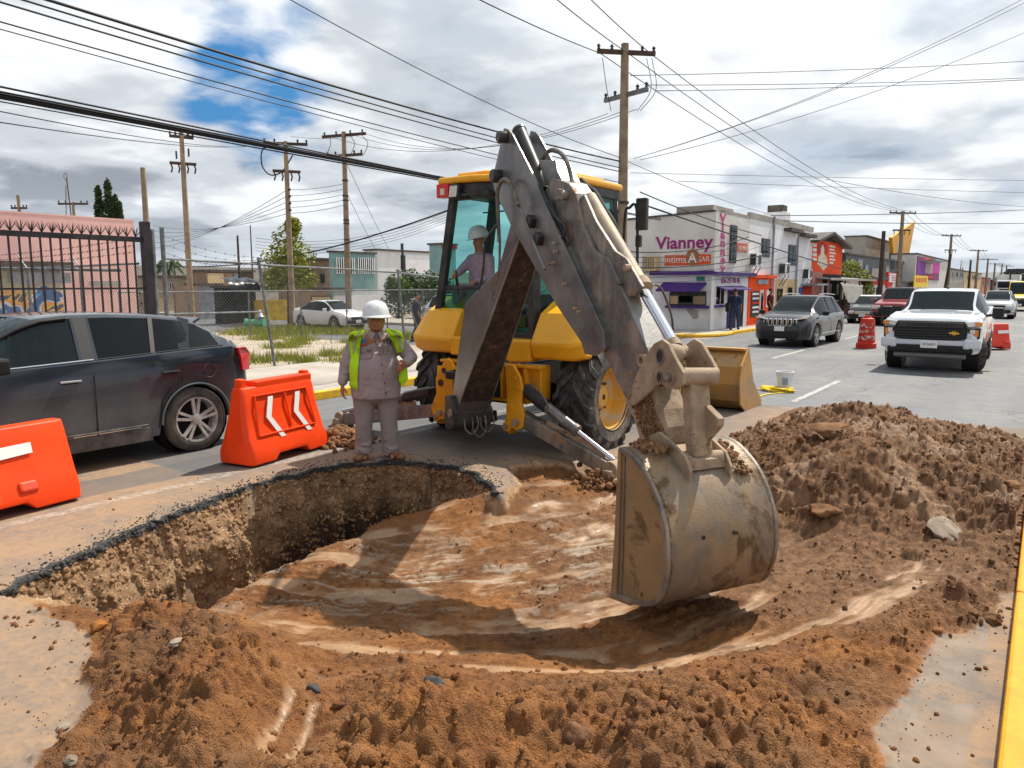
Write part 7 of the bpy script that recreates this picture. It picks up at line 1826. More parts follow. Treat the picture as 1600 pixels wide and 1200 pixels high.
def brick_mat(name, c1, c2, mortar, sc=4.5, h=.25):
    m = bpy.data.materials.new(name); m.use_nodes = True; t = m.node_tree; b = t.nodes['Principled BSDF']
    gm = t.nodes.new('ShaderNodeNewGeometry'); sp = t.nodes.new('ShaderNodeSeparateXYZ'); t.links.new(gm.outputs['Position'], sp.inputs[0])
    cb = t.nodes.new('ShaderNodeCombineXYZ'); t.links.new(math_(t, 'ADD', sp.outputs[0], sp.outputs[1]), cb.inputs[0]); t.links.new(sp.outputs[2], cb.inputs[1])
    br = t.nodes.new('ShaderNodeTexBrick'); br.inputs['Scale'].default_value = sc; br.inputs['Color1'].default_value = (*c1, 1); br.inputs['Color2'].default_value = (*c2, 1); br.inputs['Mortar'].default_value = (*mortar, 1)
    br.inputs['Mortar Size'].default_value = .025; br.inputs['Row Height'].default_value = h
    t.links.new(cb.outputs[0], br.inputs['Vector']); nz = noise(t, gm.outputs['Position'], 1.6, 6, .6)
    t.links.new(mixc(t, ramp(t, nz, [(.4, 0), (.7, .5)]), br.outputs['Color'], (c1[0] * .6, c1[1] * .6, c1[2] * .6)), b.inputs['Base Color']); b.inputs['Roughness'].default_value = .9
    bn = t.nodes.new('ShaderNodeBump'); bn.inputs['Distance'].default_value = .01; bn.invert = True; t.links.new(br.outputs['Fac'], bn.inputs['Height']); t.links.new(bn.outputs[0], b.inputs['Normal'])
    return m
w_brick = brick_mat('brown_brick', (.30, .17, .10), (.38, .23, .14), (.30, .27, .23))
w_block = brick_mat('tan_block', (.40, .30, .20), (.46, .36, .25), (.34, .30, .25), 2.6)
w_rbrick = brick_mat('red_stone_facing', (.45, .12, .08), (.55, .20, .14), (.52, .40, .34), 3.0)

def bld(name, label, cat='building', group=None): return empty(name, (0, 0, 0), 0, label, cat, group)
def XZ(s): return lambda px, py: (lambda p: (p.x, p.z))(at_s(px, py, s))
def YZ(n): return lambda px, py: (lambda p: (p.y, p.z))(at_n(px, py, n))
def facade_x(nm, par, n, pa, pb, zt, zb, mat, d=.05, proud=.0, bevel=0):
    """panel on a wall facing +X: between pixel columns pa and pb, heights from two pixel rows taken at column pa"""
    ya, z1 = YZ(n)(pa, zt); yb, _ = YZ(n)(pb, zt); _, z0 = YZ(n)(pa, zb) if zb > 20 else (0, zb)
    return MB().box((-n + proud - d / 2 + d, (ya + yb) / 2, (z0 + z1) / 2), (d, abs(yb - ya), z1 - z0)).build(nm, mat, par, bevel=bevel)
def facade_y(nm, par, s, pa, pb, zt, zb, mat, d=.05, proud=.0, bevel=0):
    xa, z1 = XZ(s)(pa, zt); xb, _ = XZ(s)(pb, zt); _, z0 = XZ(s)(pa, zb)
    return MB().box(((xa + xb) / 2, s - proud - d / 2, (z0 + z1) / 2), (abs(xb - xa), d, z1 - z0)).build(nm, mat, par, bevel=bevel)
def window_x(par, n, pa, pb, zt, zb, gm=None, fr=None, bars=0, nm='window'):
    f = facade_x(nm, par, n, pa, pb, zt, zb, fr or m_frame, .05)
    ya, z1 = YZ(n)(pa, zt); yb, _ = YZ(n)(pb, zt); _, z0 = YZ(n)(pa, zb); w = abs(yb - ya)
    MB().box((-n + .055, (ya + yb) / 2, (z0 + z1) / 2), (.012, w * .84, (z1 - z0) * .90)).build('pane', gm or m_win, f)
    MB().box((-n + .066, (ya + yb) / 2, (z0 + z1) / 2), (.014, .04, (z1 - z0) * .9)).build('mullion', fr or m_frame, f)
    for k in range(bars): MB().box((-n + .10, lerp(ya, yb, (k + .5) / bars), (z0 + z1) / 2), (.02, .02, z1 - z0)).build('bar', m_frame, f)
    return f
def ac_unit(par, c, s=.8):
    o = MB().box(c, (.30, .82 * s, .62 * s)).build('air_conditioner', w_white2, par, bevel=.02)
    MB().lathe([(.001, .01), (.23 * s, .01), (.25 * s, .0)], (c[0] + .155, c[1] + .1, c[2]), 20, 'x').build('fan_grille', m_frame, o)
    MB().box((c[0], c[1] - .41 * s - .012, c[2]), (.26, .02, .5 * s)).build('coil_side', m_frame, o)
    for k in (-1, 1): MB().bar((c[0] - .15, c[1] + k * .3, c[2] - .9 * s), (c[0] + .15, c[1] + k * .3, c[2] - .32 * s), .03).build('bracket', m_frame, o)
    return o
FN_ = 11.2
y_c = 29.6
# corner shop
b1 = bld('corner_shop', 'two-storey grey corner shop with purple lettering, purple awning and serving window')
yv1 = YZ(FN_)(1169.5, 400)[0]
zc = YZ(FN_)(1117.5, 330)[1]
xl = XZ(y_c)(930, 400)[0]; zl = XZ(y_c)(1000, 338)[1]
zb_ = XZ(y_c)(1116, 425)[1]
MB().box(((xl - FN_) / 2, (y_c + yv1) / 2, zb_ / 2), (-FN_ - xl, yv1 - y_c, zb_)).build('ground_floor_wall', w_white2, b1)
MB().prism([(xl, zb_ + .003), (-FN_, zb_ + .003), (-FN_, zc), (xl, zl - .2)], y_c, yv1, lambda u, v, w: (u, w, v)).build('upper_wall', w_grey, b1)
MB().prism([(xl - .1, zl - .2), (-FN_ - .03, zc), (-FN_ - .03, zc + .07), (xl - .1, zl - .12)], y_c - .06, y_c + .15, lambda u, v, w: (u, w, v)).build('roof_edge', m_roofd, b1)
MB().box((-FN_ - 1.0, y_c + 1.4, zc + .12), (1.6, 2.4, .35)).build('parapet_block', w_conc, b1); MB().box((-FN_ - .12, (y_c + yv1) / 2 + .5, zc + .06), (.25, yv1 - y_c - 1, .14)).build('parapet', w_conc, b1)
facade_y('band', b1, y_c, 1018, 1117.2, 424, 430, w_purple, .22); facade_x('band', b1, FN_, 1112, 1176, 424.5, 430, w_purple, .22)
m_viol = M('plum_lettering', (.27, .015, .15), .7, col2=(.32, .03, .19), scale=4, world_co=True)
x0, z0 = XZ(y_c)(1024, 393); x1, z1 = XZ(y_c)(1115, 364)
t_ = text('Vianney', 'painted_lettering', m_viol, b1, ((x0 + x1) / 2, y_c - .012, (z0 + z1) / 2 - .02), (R_(90), 0, 0), 1.0, .006, offset=.022)
wd = max(v.co.x for v in t_.data.vertices) - min(v.co.x for v in t_.data.vertices); k = (x1 - x0) / wd; t_.scale = (k, k * .92, 1)
m_tpnk = M('magenta_lettering', (.50, .06, .22), .7)
for i, ch_ in enumerate('Vianney'):
    ya, za = YZ(FN_)(1128.5, 341 + i * 13.0); text(ch_, 'painted_letter', m_tpnk, b1, (-FN_ + .012, ya + .05, za), (R_(90), 0, R_(90)), .47, .004, offset=.02, sx=2.3)
sg = facade_y('red_sign_panel', b1, y_c, 1039, 1111, 399, 415, M('sign_red', (.70, .09, .02), .6, col2=(.62, .08, .02), world_co=True), .03)
m_wl = M('white_lettering', (.78, .74, .68), .6); m_brn = M('brown_spot', (.33, .13, .05), .7)
xa, za = XZ(y_c)(1056, 406); text('intima', 'sign_lettering', m_wl, sg, (xa, y_c - .036, za), (R_(90), 0, 0), .42, .004, sx=.95)
xa, za = XZ(y_c)(1099, 405); text('GAR', 'sign_lettering', m_wl, sg, (xa, y_c - .036, za), (R_(90), 0, 0), .30, .004, sx=.95)
xa, za = XZ(y_c)(1082.5, 403); MB().prism([(xa + r1 * math.cos(a), za + .02 + r1 * 1.15 * math.sin(a)) for a, r1 in [(2 * math.pi * q / 20, .30 if q not in (5,) else .36) for q in range(20)]], y_c - .045, y_c - .03, lambda u, v, w: (u, w, v)).build('brown_disc', m_brn, sg)
text('A', 'sign_lettering', m_wl, sg, (xa, y_c - .052, za - .02), (R_(90), 0, 0), .55, .004, offset=.01)
pz = XZ(y_c)(1095, 434); MB().box((pz[0], y_c - .02, pz[1] - .05), (.36, .03, .20)).build('street_sign', M('street_sign_green', (.01, .22, .13), .5), b1, bevel=.01)
wf = facade_y('serving_window', b1, y_c, 1047, 1104, 455, 477, m_frame, .05)
xa, za = XZ(y_c)(1047, 455); xb, zb = XZ(y_c)(1104, 477)
for k, (f0, f1, mt) in enumerate(((.03, .24, w_cream), (.27, .62, m_win), (.66, .97, M('stock_colours', (.25, .28, .18), .8, col2=(.5, .2, .12), scale=9, world_co=True)))):
    MB().box((lerp(xa, xb, (f0 + f1) / 2), y_c - .057, lerp(zb, za, .36)), ((xb - xa) * (f1 - f0), .012, (za - zb) * .60)).build('pane', mt, wf)
facade_y('sill', b1, y_c, 1042, 1108, 477, 481, w_purple, .20)
xa, za = XZ(y_c)(1036, 453); xb, zb = XZ(y_c)(1104, 443)
MB().prism([(y_c - .75, za - .06), (y_c - .75, za - .0), (y_c, zb + .05), (y_c, zb - .02)], xa, xb, lambda u, v, w: (w, u, v)).build('awning', w_purple, b1)
MB().prism([XZ(y_c)(1071, 483), XZ(y_c)(1080, 481), XZ(y_c)(1091, 486), XZ(y_c)(1091, 497), XZ(y_c)(1084, 499), XZ(y_c)(1078, 492)], y_c - .006, y_c, lambda u, v, w: (u, w, v)).build('bare_patch', w_conc, b1)
# AC on the side wall
xa, za = XZ(y_c)(1022, 412); o = MB().box((xa, y_c - .25, za), (.55, .42, .62)).build('air_conditioner', w_cream, b1, bevel=.02); MB().box((xa - .62, y_c - .3, za - .0), (.6, .5, .7)).build('evaporative_cooler', w_white2, b1, bevel=.02)
for k in range(6): MB().box((xa - .2 + k * .08, y_c - .466, za), (.03, .012, .5)).build('louvre', m_frame, o)
window_x(b1, FN_, 1141, 1151, 351, 411); facade_x('small_sign', b1, FN_, 1152, 1168, 379, 393, M('sign_salmon', (.70, .16, .10), .7), .02)
ya, za = YZ(FN_)(1160, 388); text('INTIMAS', 'sign_lettering', m_wl, b1, (-FN_ + .03, ya, za - .02), (R_(90), 0, R_(90)), .28, .003, sx=1.1)
ya, za = YZ(FN_)(1141.5, 438.5); t_ = text('656-297-90-96', 'phone_lettering', m_viol, b1, (-FN_ + .012, ya, za), (R_(90), 0, R_(90)), .40, .003, offset=.006)
wd = max(v.co.x for v in t_.data.vertices) - min(v.co.x for v in t_.data.vertices); k = abs(YZ(FN_)(1157, 438)[0] - YZ(FN_)(1128, 438)[0]) / wd; t_.scale = (k, .9, 1)
window_x(b1, FN_, 1116.5, 1131, 446, 477, fr=w_white2); facade_x('sill', b1, FN_, 1115, 1136, 477, 480.5, w_purple, .12)
facade_x('door_frame', b1, FN_, 1137, 1150, 452, 519, w_purple, .05); facade_x('door', b1, FN_, 1139, 1148, 456, 518, m_dk, .02, .05)
facade_x('doorway', b1, FN_, 1153, 1162, 450, 516, m_dk, .03); facade_x('corner_strip', b1, FN_, 1112, 1117, 432, 520, w_white, .02)
ya, za = YZ(FN_)(1118, 443); yb, zb = YZ(FN_)(1160, 450)
MB().prism([(-FN_, za - .10), (-FN_ + .45, za - .24), (-FN_ + .45, za - .28), (-FN_, za - .15)], ya, yb, lambda u, v, w: (u, w, v)).build('awning', w_purple, b1)
# white two-storey row
b2 = bld('shop_building', 'white two-storey building with orange shop front and wall-mounted air conditioners')
yv2 = YZ(FN_)(1268.5, 400)[0]; zt0 = YZ(FN_)(1172, 331)[1]
MB().box((-FN_ - 4, (yv1 + yv2) / 2, 2.5), (8, yv2 - yv1 - .01, 5.0)).build('wall', w_white, b2)
MB().box((-FN_ - .06, (yv1 + yv2) / 2, 5.12), (.18, yv2 - yv1 - .02, .26)).build('parapet', w_conc, b2)
for pa, pb in ((1225, 1245), (1247, 1266)): facade_x('roof_edge', b2, FN_, pa, pb, 356 if pa < 1240 else 364, 361 if pa < 1240 else 369, m_roofd, .4)
window_x(b2, FN_, 1190, 1202.5, 372, 401, m_winb); window_x(b2, FN_, 1232, 1243.5, 382, 414, m_winb)
for px_, py_ in ((1181, 406), (1226, 420), (1262, 428)):
    p = at_n(px_, py_, FN_ - .2); ac_unit(b2, (p.x, p.y, p.z), .95)
facade_x('orange_front', b2, FN_, 1169.5, 1209, 431, .13, w_orange, .05)
facade_x('orange_cornice', b2, FN_, 1169, 1210, 429, 434, w_orange, .16)
f = facade_x('shop_window', b2, FN_, 1172, 1184, 455, 496, m_frame, .03, .05)
for k in range(5): facade_x('poster_strip', b2, FN_, 1173, 1183, 458 + k * 7, 461 + k * 7, w_white if k != 2 else w_red, .012, .08)
f = facade_x('shop_door', b2, FN_, 1186, 1191, 453, 508, w_white, .03, .05); facade_x('door_pane', f, FN_, 1187, 1190, 458, 490, m_winb, .012, .08)
facade_x('shop_window', b2, FN_, 1196, 1205, 453, 480, w_white, .03, .05); facade_x('transom_sign', b2, FN_, 1181, 1197, 437, 444, m_sheet, .06, .05)
facade_x('cream_front', b2, FN_, 1212, 1246, 436, .13, w_cream, .04)
window_x(b2, FN_ - .04, 1214, 1222, 451, 472); window_x(b2, FN_ - .04, 1231, 1237, 449, 475)
facade_x('blue_door', b2, FN_, 1248, 1253, 449, 500, M('blue_paint', (.01, .05, .30), .5), .05); facade_x('red_front', b2, FN_, 1254, 1268, 447, .13, w_red, .04)
facade_x('sheet_awning', b2, FN_, 1251, 1268, 443, 446, m_sheet, .9)
p = at_n(1210, 345, FN_ - .08); MB().cyl((p.x, p.y, 0.1), (p.x, p.y, 5.3), .06, 8).build('downpipe', m_sheet, b2); p = at_n(1246, 400, FN_ - .08); MB().cyl((p.x, p.y, 0.1), (p.x, p.y, 4.9), .05, 8).build('downpipe', m_sheet, b2)
p = at_n(1214, 341, FN_ + .7); MB().box((p.x, p.y, 5.55), (1.1, 1.0, .42)).build('rooftop_unit', w_white2, b2, bevel=.03); MB().box((p.x, p.y, 5.95), (.8, .8, .34)).build('rooftop_unit_cap', m_roofd, b2, bevel=.02)
# orange painted building with sign
b3 = bld('sign_painted_building', 'orange-red building covered in white painted advertising with a dark pitched roof')
yv3 = YZ(FN_)(1316, 400)[0]; zA = YZ(FN_)(1269, 373)[1]
MB().box((-FN_ - 3, (yv2 + yv3) / 2, zA / 2), (6, yv3 - yv2 - .02, zA)).build('wall', w_orange, b3)
MB().prism([(yv2 - .5, zA - .1), (yv2 + (yv3 - yv2) * .40, zA + .55), (yv3 + .6, zA - .15), (yv3 + .6, zA - .28), (yv2 + (yv3 - yv2) * .40, zA + .38), (yv2 - .5, zA - .22)], -FN_ - 6, -FN_ + .5, lambda u, v, w: (w, u, v)).build('roof', m_roofd, b3)
MB().prism([(yv2 + .05, zA), (yv2 + (yv3 - yv2) * .40, zA + .42), (yv3 - .05, zA)], -FN_ - .1, -FN_ + .02, lambda u, v, w: (w, u, v)).build('gable', M('dark_brown_gable', (.06, .035, .03), .8), b3)
m_dr = M('sign_dark_red', (.45, .015, .01), .7); m_crm = M('sign_cream', (.74, .66, .48), .7)
q = [YZ(FN_)(1284.5 + 8 * math.cos(a), 390 + 12 * math.sin(a)) for a in np.linspace(0, 2 * math.pi, 21)[:-1]]; MB().prism(q, 0, .015, lambda u, v, w: (-FN_ + w, u, v)).build('painted_disc', m_dr, b3)
q = [YZ(FN_)(*p_) for p_ in ((1285, 382), (1287, 388), (1287, 396), (1291, 403), (1277, 403), (1282, 396), (1282, 388))]; MB().prism(q, .016, .03, lambda u, v, w: (-FN_ + w, u, v)).build('painted_figure', m_crm, b3)
q = [YZ(FN_)(*p_) for p_ in ((1278, 403), (1292, 404), (1292, 411), (1294, 413), (1286, 423), (1276, 411), (1278, 410))]; MB().prism(q, .0, .02, lambda u, v, w: (-FN_ + w, u, v)).build('painted_arrow', m_crm, b3)
for k in range(6):
    w_ = (9, 8, 10, 7, 9, 6)[k]; facade_x('painted_line', b3, FN_, 1296, 1296 + w_, 383 + k * 5.2, 385.8 + k * 5.2, m_wl, .012)
for k in range(4): facade_x('painted_line', b3, FN_, 1270, 1276, 380 + k * 7.5, 385 + k * 7.5, m_wl, .012)
facade_x('stone_facing', b3, FN_, 1268.5, 1284, 424, .0, w_rbrick, .06); facade_x('dark_opening', b3, FN_, 1286, 1314, 428, .0, m_dk, .04)
# shack with tin roof and tarpaulin
b4 = bld('street_stall', 'low shack with tin roof, wooden counter and a slanting grey tarpaulin at its end')
ya, za = YZ(10.6)(1290, 434); yb, _ = YZ(10.6)(1362, 441)
MB().box((-11.5, (ya + yb) / 2, za + .02), (2.4, yb - ya, .07), (0, R_(4), 0)).build('tin_roof', m_sheet, b4); MB().box((-10.32, (ya + yb) / 2, za - .08), (.05, yb - ya, .12)).build('roof_board', w_conc, b4)
MB().box((-12.6, (ya + yb) / 2, za / 2), (.1, yb - ya, za)).build('back_wall', m_dk, b4)
for k in range(4): MB().box((-10.5, lerp(ya + .3, yb - .4, k / 3), za / 2), (.12, .12, za)).build('post', w_brick, b4)
MB().box((-10.45, lerp(ya, yb, .30), 1.05), (.5, (yb - ya) * .5, .07)).build('counter', m_roofd, b4); MB().box((-10.6, lerp(ya, yb, .30), .5), (.08, (yb - ya) * .5, 1.0)).build('counter_front', M('dark_red_boards', (.10, .03, .025), .8), b4)
for k in range(3): MB().box((-11.3, lerp(ya, yb, .12 + .14 * k), 1.7), (.4, .5, .7)).build('stock', (w_white2, m_sheet, w_cream)[k], b4)
q0, q1, q2, q3 = at_n(1313, 442, 10.3), at_n(1348, 446, 10.3), at_n(1350, 476, 9.6), at_n(1326, 476, 9.6)
rows = []
for i in range(13):
    rows.append([(q0.lerp(q1, i / 12)).lerp(q3.lerp(q2, i / 12), j / 8) + Vector((.06 * math.sin(i * 1.9) * (j / 8), 0, .05 * math.sin(i * 2.3 + j))) for j in range(9)])
o = MB().grid(rows).build('tarpaulin', M('grey_tarpaulin', (.17, .16, .15), .85, col2=(.26, .25, .23), scale=4, streak=((.10, .10, .09), .5, (3, 3, .6)), world_co=True), b4, smooth='all'); o.modifiers.new('t', 'SOLIDIFY').thickness = .01
# further down the left side of the street
def fbox(nm, lab, n, pa, pb, yt, mat, depth=8, trim=True, cat='building'):
    b = bld(nm, lab, cat); ya, zt = YZ(n)(pa, yt); yb, _ = YZ(n)(pb, yt)
    MB().box((-n - depth / 2, (ya + yb) / 2, zt / 2), (depth, yb - ya, zt)).build('wall', mat, b)
    if trim: MB().box((-n - depth / 2, (ya + yb) / 2, zt + .06), (depth + .3, yb - ya + .2, .14)).build('roof', m_roofd, b)
    return b, ya, yb, zt
b5, ya, yb, zt = fbox('dark_building', 'dark blue-grey two-storey building with a jutting sheet canopy behind the brown pole', 13.5, 1322, 1436, 397, w_dark, 5)
for (pa, pb, yt_, yb2, mt) in ((1340, 1347, 405, 434, m_sheet), (1351, 1356, 414, 434, m_sheet), (1362, 1376, 419, 433, w_conc), (1384, 1389, 415, 425, w_conc), (1428, 1433, 408, 434, w_white)): facade_x('panel', b5, 13.5, pa, pb, yt_, yb2, mt, .06)
for pa in (1392, 1402, 1412, 1420): window_x(b5, 13.5, pa, pa + 6, 404, 420)
MB().box((-12.4, yb - 4, zt + .15), (3.4, 9, .12), (0, R_(-8), 0)).build('canopy', m_sheet, b5)
b6, ya, yb, zt = fbox('concrete_block_house', 'weathered pale concrete upper storey rising behind the dark building', 19, 1354, 1395, 369, w_cream if False else w_conc, 2.5)
MB().box((-18.98, lerp(ya, yb, .93), zt - 1.6), (.06, 1.2, 2.2)).build('window', m_dk, b6)
p1, p2, p3, p4 = [at_n(a, c, 16) for a, c in ((1394, 371), (1429, 347), (1419, 402), (1396, 398))]
sg = MB().prism([(p.y, p.z) for p in (p1, p2, p3, p4)], -16.4, -16, lambda u, v, w: (w, u, v)).build('triangular_sign', M('mustard_panel', (.70, .33, .015), .55, col2=(.62, .29, .015), scale=.5, world_co=True)); tag(sg, 'tall mustard-yellow triangular sign board pointing up behind the utility pole', 'sign')
MB().bar(Vector((-16.2, p2.y, p2.z)), Vector((-16.2, p3.y, p3.z)), .5, .12).build('pale_edge', w_cream, sg); MB().box((-15.98, lerp(p1.y, p2.y, .3), p4.z + 1.1), (.06, 1.6, 1.3)).build('blank_panel', w_white, sg)
MB().box((-16.2, p4.y + 2.2, p4.z / 2), (.3, .3, p4.z)).build('post', m_frame, sg)
b7, ya, yb, zt = fbox('red_shop', 'low shop with bright red fascia and red corner pillar next to the grey tarpaulin', 11.6, 1349, 1404, 436, w_white2, 5)
facade_x('fascia', b7, 11.6, 1346, 1384, 437, 445, w_red, .10); facade_x('pillar', b7, 11.6, 1385, 1393, 425, .0, w_red, .14)
for pa in (1352, 1360, 1369, 1396): window_x(b7, 11.6, pa, pa + 6, 449, 462)
facade_x('white_sign', b7, 11.6, 1387, 1405, 427, 441, w_white, .08, .08)
for k in range(3): facade_x('sign_line', b7, 11.6, 1390, 1402, 430 + k * 3.5, 431.3 + k * 3.5, w_red, .012, .17)
b8, ya, yb, zt = fbox('banner_building', 'grey-white building with a large purple and magenta banner on its wall', 12.2, 1432, 1484, 397, w_grey, 2.5)
bn_ = facade_x('banner', b8, 12.2, 1433, 1469, 400, 437, M('banner_purple', (.12, .02, .16), .6, col2=(.35, .02, .10), scale=.6, world_co=True), .05)
for pa, pb, t0, t1, c_ in ((1434, 1446, 409, 428, (.25, .03, .40)), (1446, 1457, 410, 427, (.50, .36, .36)), (1457, 1468, 409, 427, (.60, .03, .32)), (1444, 1458, 401.5, 405.5, (.70, .10, .02)), (1434, 1458, 430, 434, (.55, .06, .02))): facade_x('banner_print', bn_, 12.2, pa, pb, t0, t1, M('print_%d' % (pa + t0), c_, .6), .012, .05)
b9, ya, yb, zt = fbox('tortilla_stall', 'small stall with a bright yellow sign board below the purple banner', 11.3, 1406, 1440, 441, w_dark, 3)
ys = facade_x('yellow_sign', b9, 10.9, 1428, 1449, 430, 449, M('sign_yellow', (.85, .58, .03), .6), .08)
for k in range(7): facade_x('sign_stroke', ys, 10.9, 1430 + k * 2.5, 1431.3 + k * 2.5, 434, 441, w_red, .012, .08)
for nm, lab, n, pa, pb, yt_, mt in (('stone_house', 'mottled old stone house with arched top left of the second crossarm pole', 11.8, 1485, 1507, 420, w_conc), ('tan_house', 'narrow tan house with an overhanging roof far along the street', 11.8, 1508, 1534, 424, w_cream),
        ('red_house', 'tiny red-walled house far along the street', 11.8, 1535, 1548, 434, w_rbrick), ('gabled_house', 'distant grey-violet house with a pointed roof above the white truck', 13, 1552, 1572, 437, w_dark), ('far_block', 'last low building at the end of the street', 12, 1574, 1590, 440, w_conc)):
    b_, ya, yb, zt = fbox(nm, lab, n, pa, pb, yt_, mt, 8)
    for k in range(3): window_x(b_, n, lerp(pa, pb, .15 + .28 * k), lerp(pa, pb, .15 + .28 * k) + (pb - pa) * .15, yt_ + 6, yt_ + 12)
    if nm == 'gabled_house': MB().prism([(ya - 1, zt), ((ya + yb) / 2, zt + 2.6), (yb + 1, zt)], -n - 8, -n, lambda u, v, w: (w, u, v)).build('gable_roof', w_dark, b_)
b10 = bld('billboard', 'small white billboard on legs above the old stone house', 'billboard'); p = at_n(1504, 413, 14)
MB().box((p.x, p.y, p.z), (.2, 5.5, 1.4)).build('panel', w_white, b10)
for k in (-1, 1): MB().box((p.x - .1, p.y + k * 2, p.z / 2), (.15, .15, p.z)).build('leg', m_frame, b10)
gb = bld('gantry_sign', 'dark gantry sign at the far right end of the street', 'sign'); p = at_n(1597, 423, 1.0); p = at_d(1597, 423, 95)
MB().box((p.x, p.y, p.z), (3.2, .3, .5)).build('beam', m_frame, gb); MB().box((p.x - 1.2, p.y, p.z / 2), (.2, .2, p.z)).build('post', m_frame, gb)
p = at_d(1598, 441, 100); tag(MB().box((p.x + .6, p.y, p.z / 2), (.9, 1, p.z)).build('teal_kiosk', w_teal), 'narrow teal kiosk at the right edge of the street', 'kiosk')

# LEFT SIDE: pink wall, mural, houses
b11 = bld('pink_building', 'long pink rendered building behind the spiked iron gate')
ye = YZ(25)(209, 350)[0]
MB().box((-29, (ye - 20) / 2, 2.06), (8, ye + 20, 4.12)).build('wall', w_pink, b11); MB().box((-29, (ye - 20) / 2, 4.13), (8.02, ye + 20.02, .05)).build('coping', w_pink, b11)
p = at_n(165, 443, 25); MB().box((-24.99, p.y, p.z), (.03, 1.0, .16)).build('faded_notice', w_conc, b11)
p = at_n(8, 324, 27); o = MB().box((p.x - 3, p.y, 4.65), (.6, .8, .6)).build('rooftop_cooler', w_cream, b11, bevel=.03); MB().box((p.x - 2.69, p.y, 4.65), (.02, .4, .4)).build('cooler_grille', m_frame, o)
b12 = bld('mural_wall', 'low block building with blue and orange graffiti under a brown roof slab, behind the iron gate', 'building')
m_mur = brick_mat('mural_block', (.46, .36, .22), (.52, .42, .27), (.40, .34, .25), 2.4); t = m_mur.node_tree; b_s = t.nodes['Principled BSDF']
gm_ = t.nodes.new('ShaderNodeNewGeometry'); sp_ = t.nodes.new('ShaderNodeSeparateXYZ'); t.links.new(gm_.outputs['Position'], sp_.inputs[0]); old = b_s.inputs['Base Color'].links[0].from_socket
sw = noise(t, gm_.outputs['Position'], .9, 2, .4, 2.2)
paint = ramp(t, sw, [(.36, (.02, .10, .32)), (.44, (.10, .32, .62)), (.48, (.70, .72, .70)), (.52, (.75, .28, .02)), (.58, (.80, .42, .03)), (.64, (.04, .05, .10))], 'CONSTANT')
zf = ramp(t, math_(t, 'ADD', math_(t, 'MULTIPLY', sp_.outputs[2], .33), math_(t, 'MULTIPLY', sw, .35)), [(.80, 1.0), (.83, 0.0)])
t.links.new(mixc(t, zf, old, paint), b_s.inputs['Base Color'])
ym = YZ(23.4)(97, 440)[0]
MB().box((-24.2, (ym - 20) / 2, 1.22), (1.55, ym + 20, 2.44)).build('wall', m_mur, b12); MB().box((-24.0, (ym - 20) / 2, 2.55), (1.95, ym + 20.4, .20)).build('roof_slab', m_roofd, b12)
p = at_n(63, 434, 23.4); MB().box((-23.38, p.y, 2.2), (.05, 1.6, .3)).build('window', m_sheet, b12)
def lh(nm, lab, n, pa, pb, yt_, mat, depth=7): return fbox(nm, lab, n, pa, pb, yt_, mat, depth)
h1, ya, yb, zt = lh('teal_house', 'two-storey teal house with long barred upper windows beyond the lot', 45, 519, 586, 394, w_teal, .4)
for pa, pb in ((522, 553), (556, 584)):
    f = window_x(h1, 45, pa, pb, 402, 428, m_win, w_teal)
    z0w = YZ(45)(pa, 428)[1]; z1w = YZ(45)(pa, 402)[1]; y0, y1 = YZ(45)(pa, 400)[0], YZ(45)(pb, 400)[0]
    for k in range(9): MB().box((-44.84, lerp(y0, y1, (k + .5) / 9), (z0w + z1w) / 2), (.05, .07, z1w - z0w)).build('bar', w_white, f)
facade_x('garden_wall', h1, 42, 520, 640, 462, .0, w_white, .2)
for k in range(40): facade_x('railing', h1, 42, 521 + k * 2.9, 522 + k * 2.9, 452, 462, w_white, .06)
h2, ya, yb, zt = lh('white_house', 'plain off-white two-storey house right of the teal one', 46, 589, 690, 391, w_white2, 1.5)
window_x(h2, 46, 626, 632, 399, 421); facade_x('shutter', h2, 46, 633, 676, 398, 438, w_cream if False else w_white, .08)
MB().box((-46, ya + 3, zt - 1), (.2, .16, 3.4)).build('pole_bracket', m_frame, h2)
h3, ya, yb, zt = lh('blue_red_kiosk', 'tall blue and red corner building just left of the cab pillar', 38, 689, 712, 382, w_teal, 1.2); facade_x('red_band', h3, 38, 690, 712, 383, 388, w_red, .15)
h4, ya, yb, zt = lh('brick_house', 'brown brick house between the leafy tree and the teal house', 48, 458, 516, 404, w_brick, 2)
for pa in (476, 500): window_x(h4, 48, pa, pa + 7, 428, 442)
facade_x('lower_roof', h4, 44, 480, 515, 449, 453, m_roofd, 2.5); facade_x('railing_gate', h4, 41, 486, 516, 462, .2, m_frame, .1)
for k in range(12): facade_x('gate_bar', h4, 40.8, 488 + k * 2.4, 489 + k * 2.4, 464, 486, w_cream, .05)
h5, ya, yb, zt = lh('timber_house', 'patched wood and brick house with rusty upper panels left of the leafy tree', 46, 322, 396, 424, w_brick, 2)
for pa, pb, mt in ((323, 348, w_cream), (349, 362, w_brick), (364, 372, m_sheet), (373, 394, M('dark_foliage_brown', (.07, .045, .03), .9))): facade_x('panel', h5, 46, pa, pb, 427, 446, mt, .12)
h6, ya, yb, zt = lh('low_block_house', 'long low tan block house at the left end beyond the fence', 50, 245, 322, 433, w_block)
for pa in (264, 290): window_x(h6, 50, pa, pa + 6, 441, 452, fr=w_white)
h7, ya, yb, zt = lh('sheet_shed', 'grey corrugated sheet shed beyond the lot', 40, 307, 345, 446, m_sheet, 1); facade_x('brown_wall', h7, 40, 270, 306, 447, .0, w_brick, .2)
h8, ya, yb, zt = lh('dark_shelter', 'dark open shelter with a curved black tarpaulin roof and yellow fence', 34, 348, 399, 450, m_dk, .8)
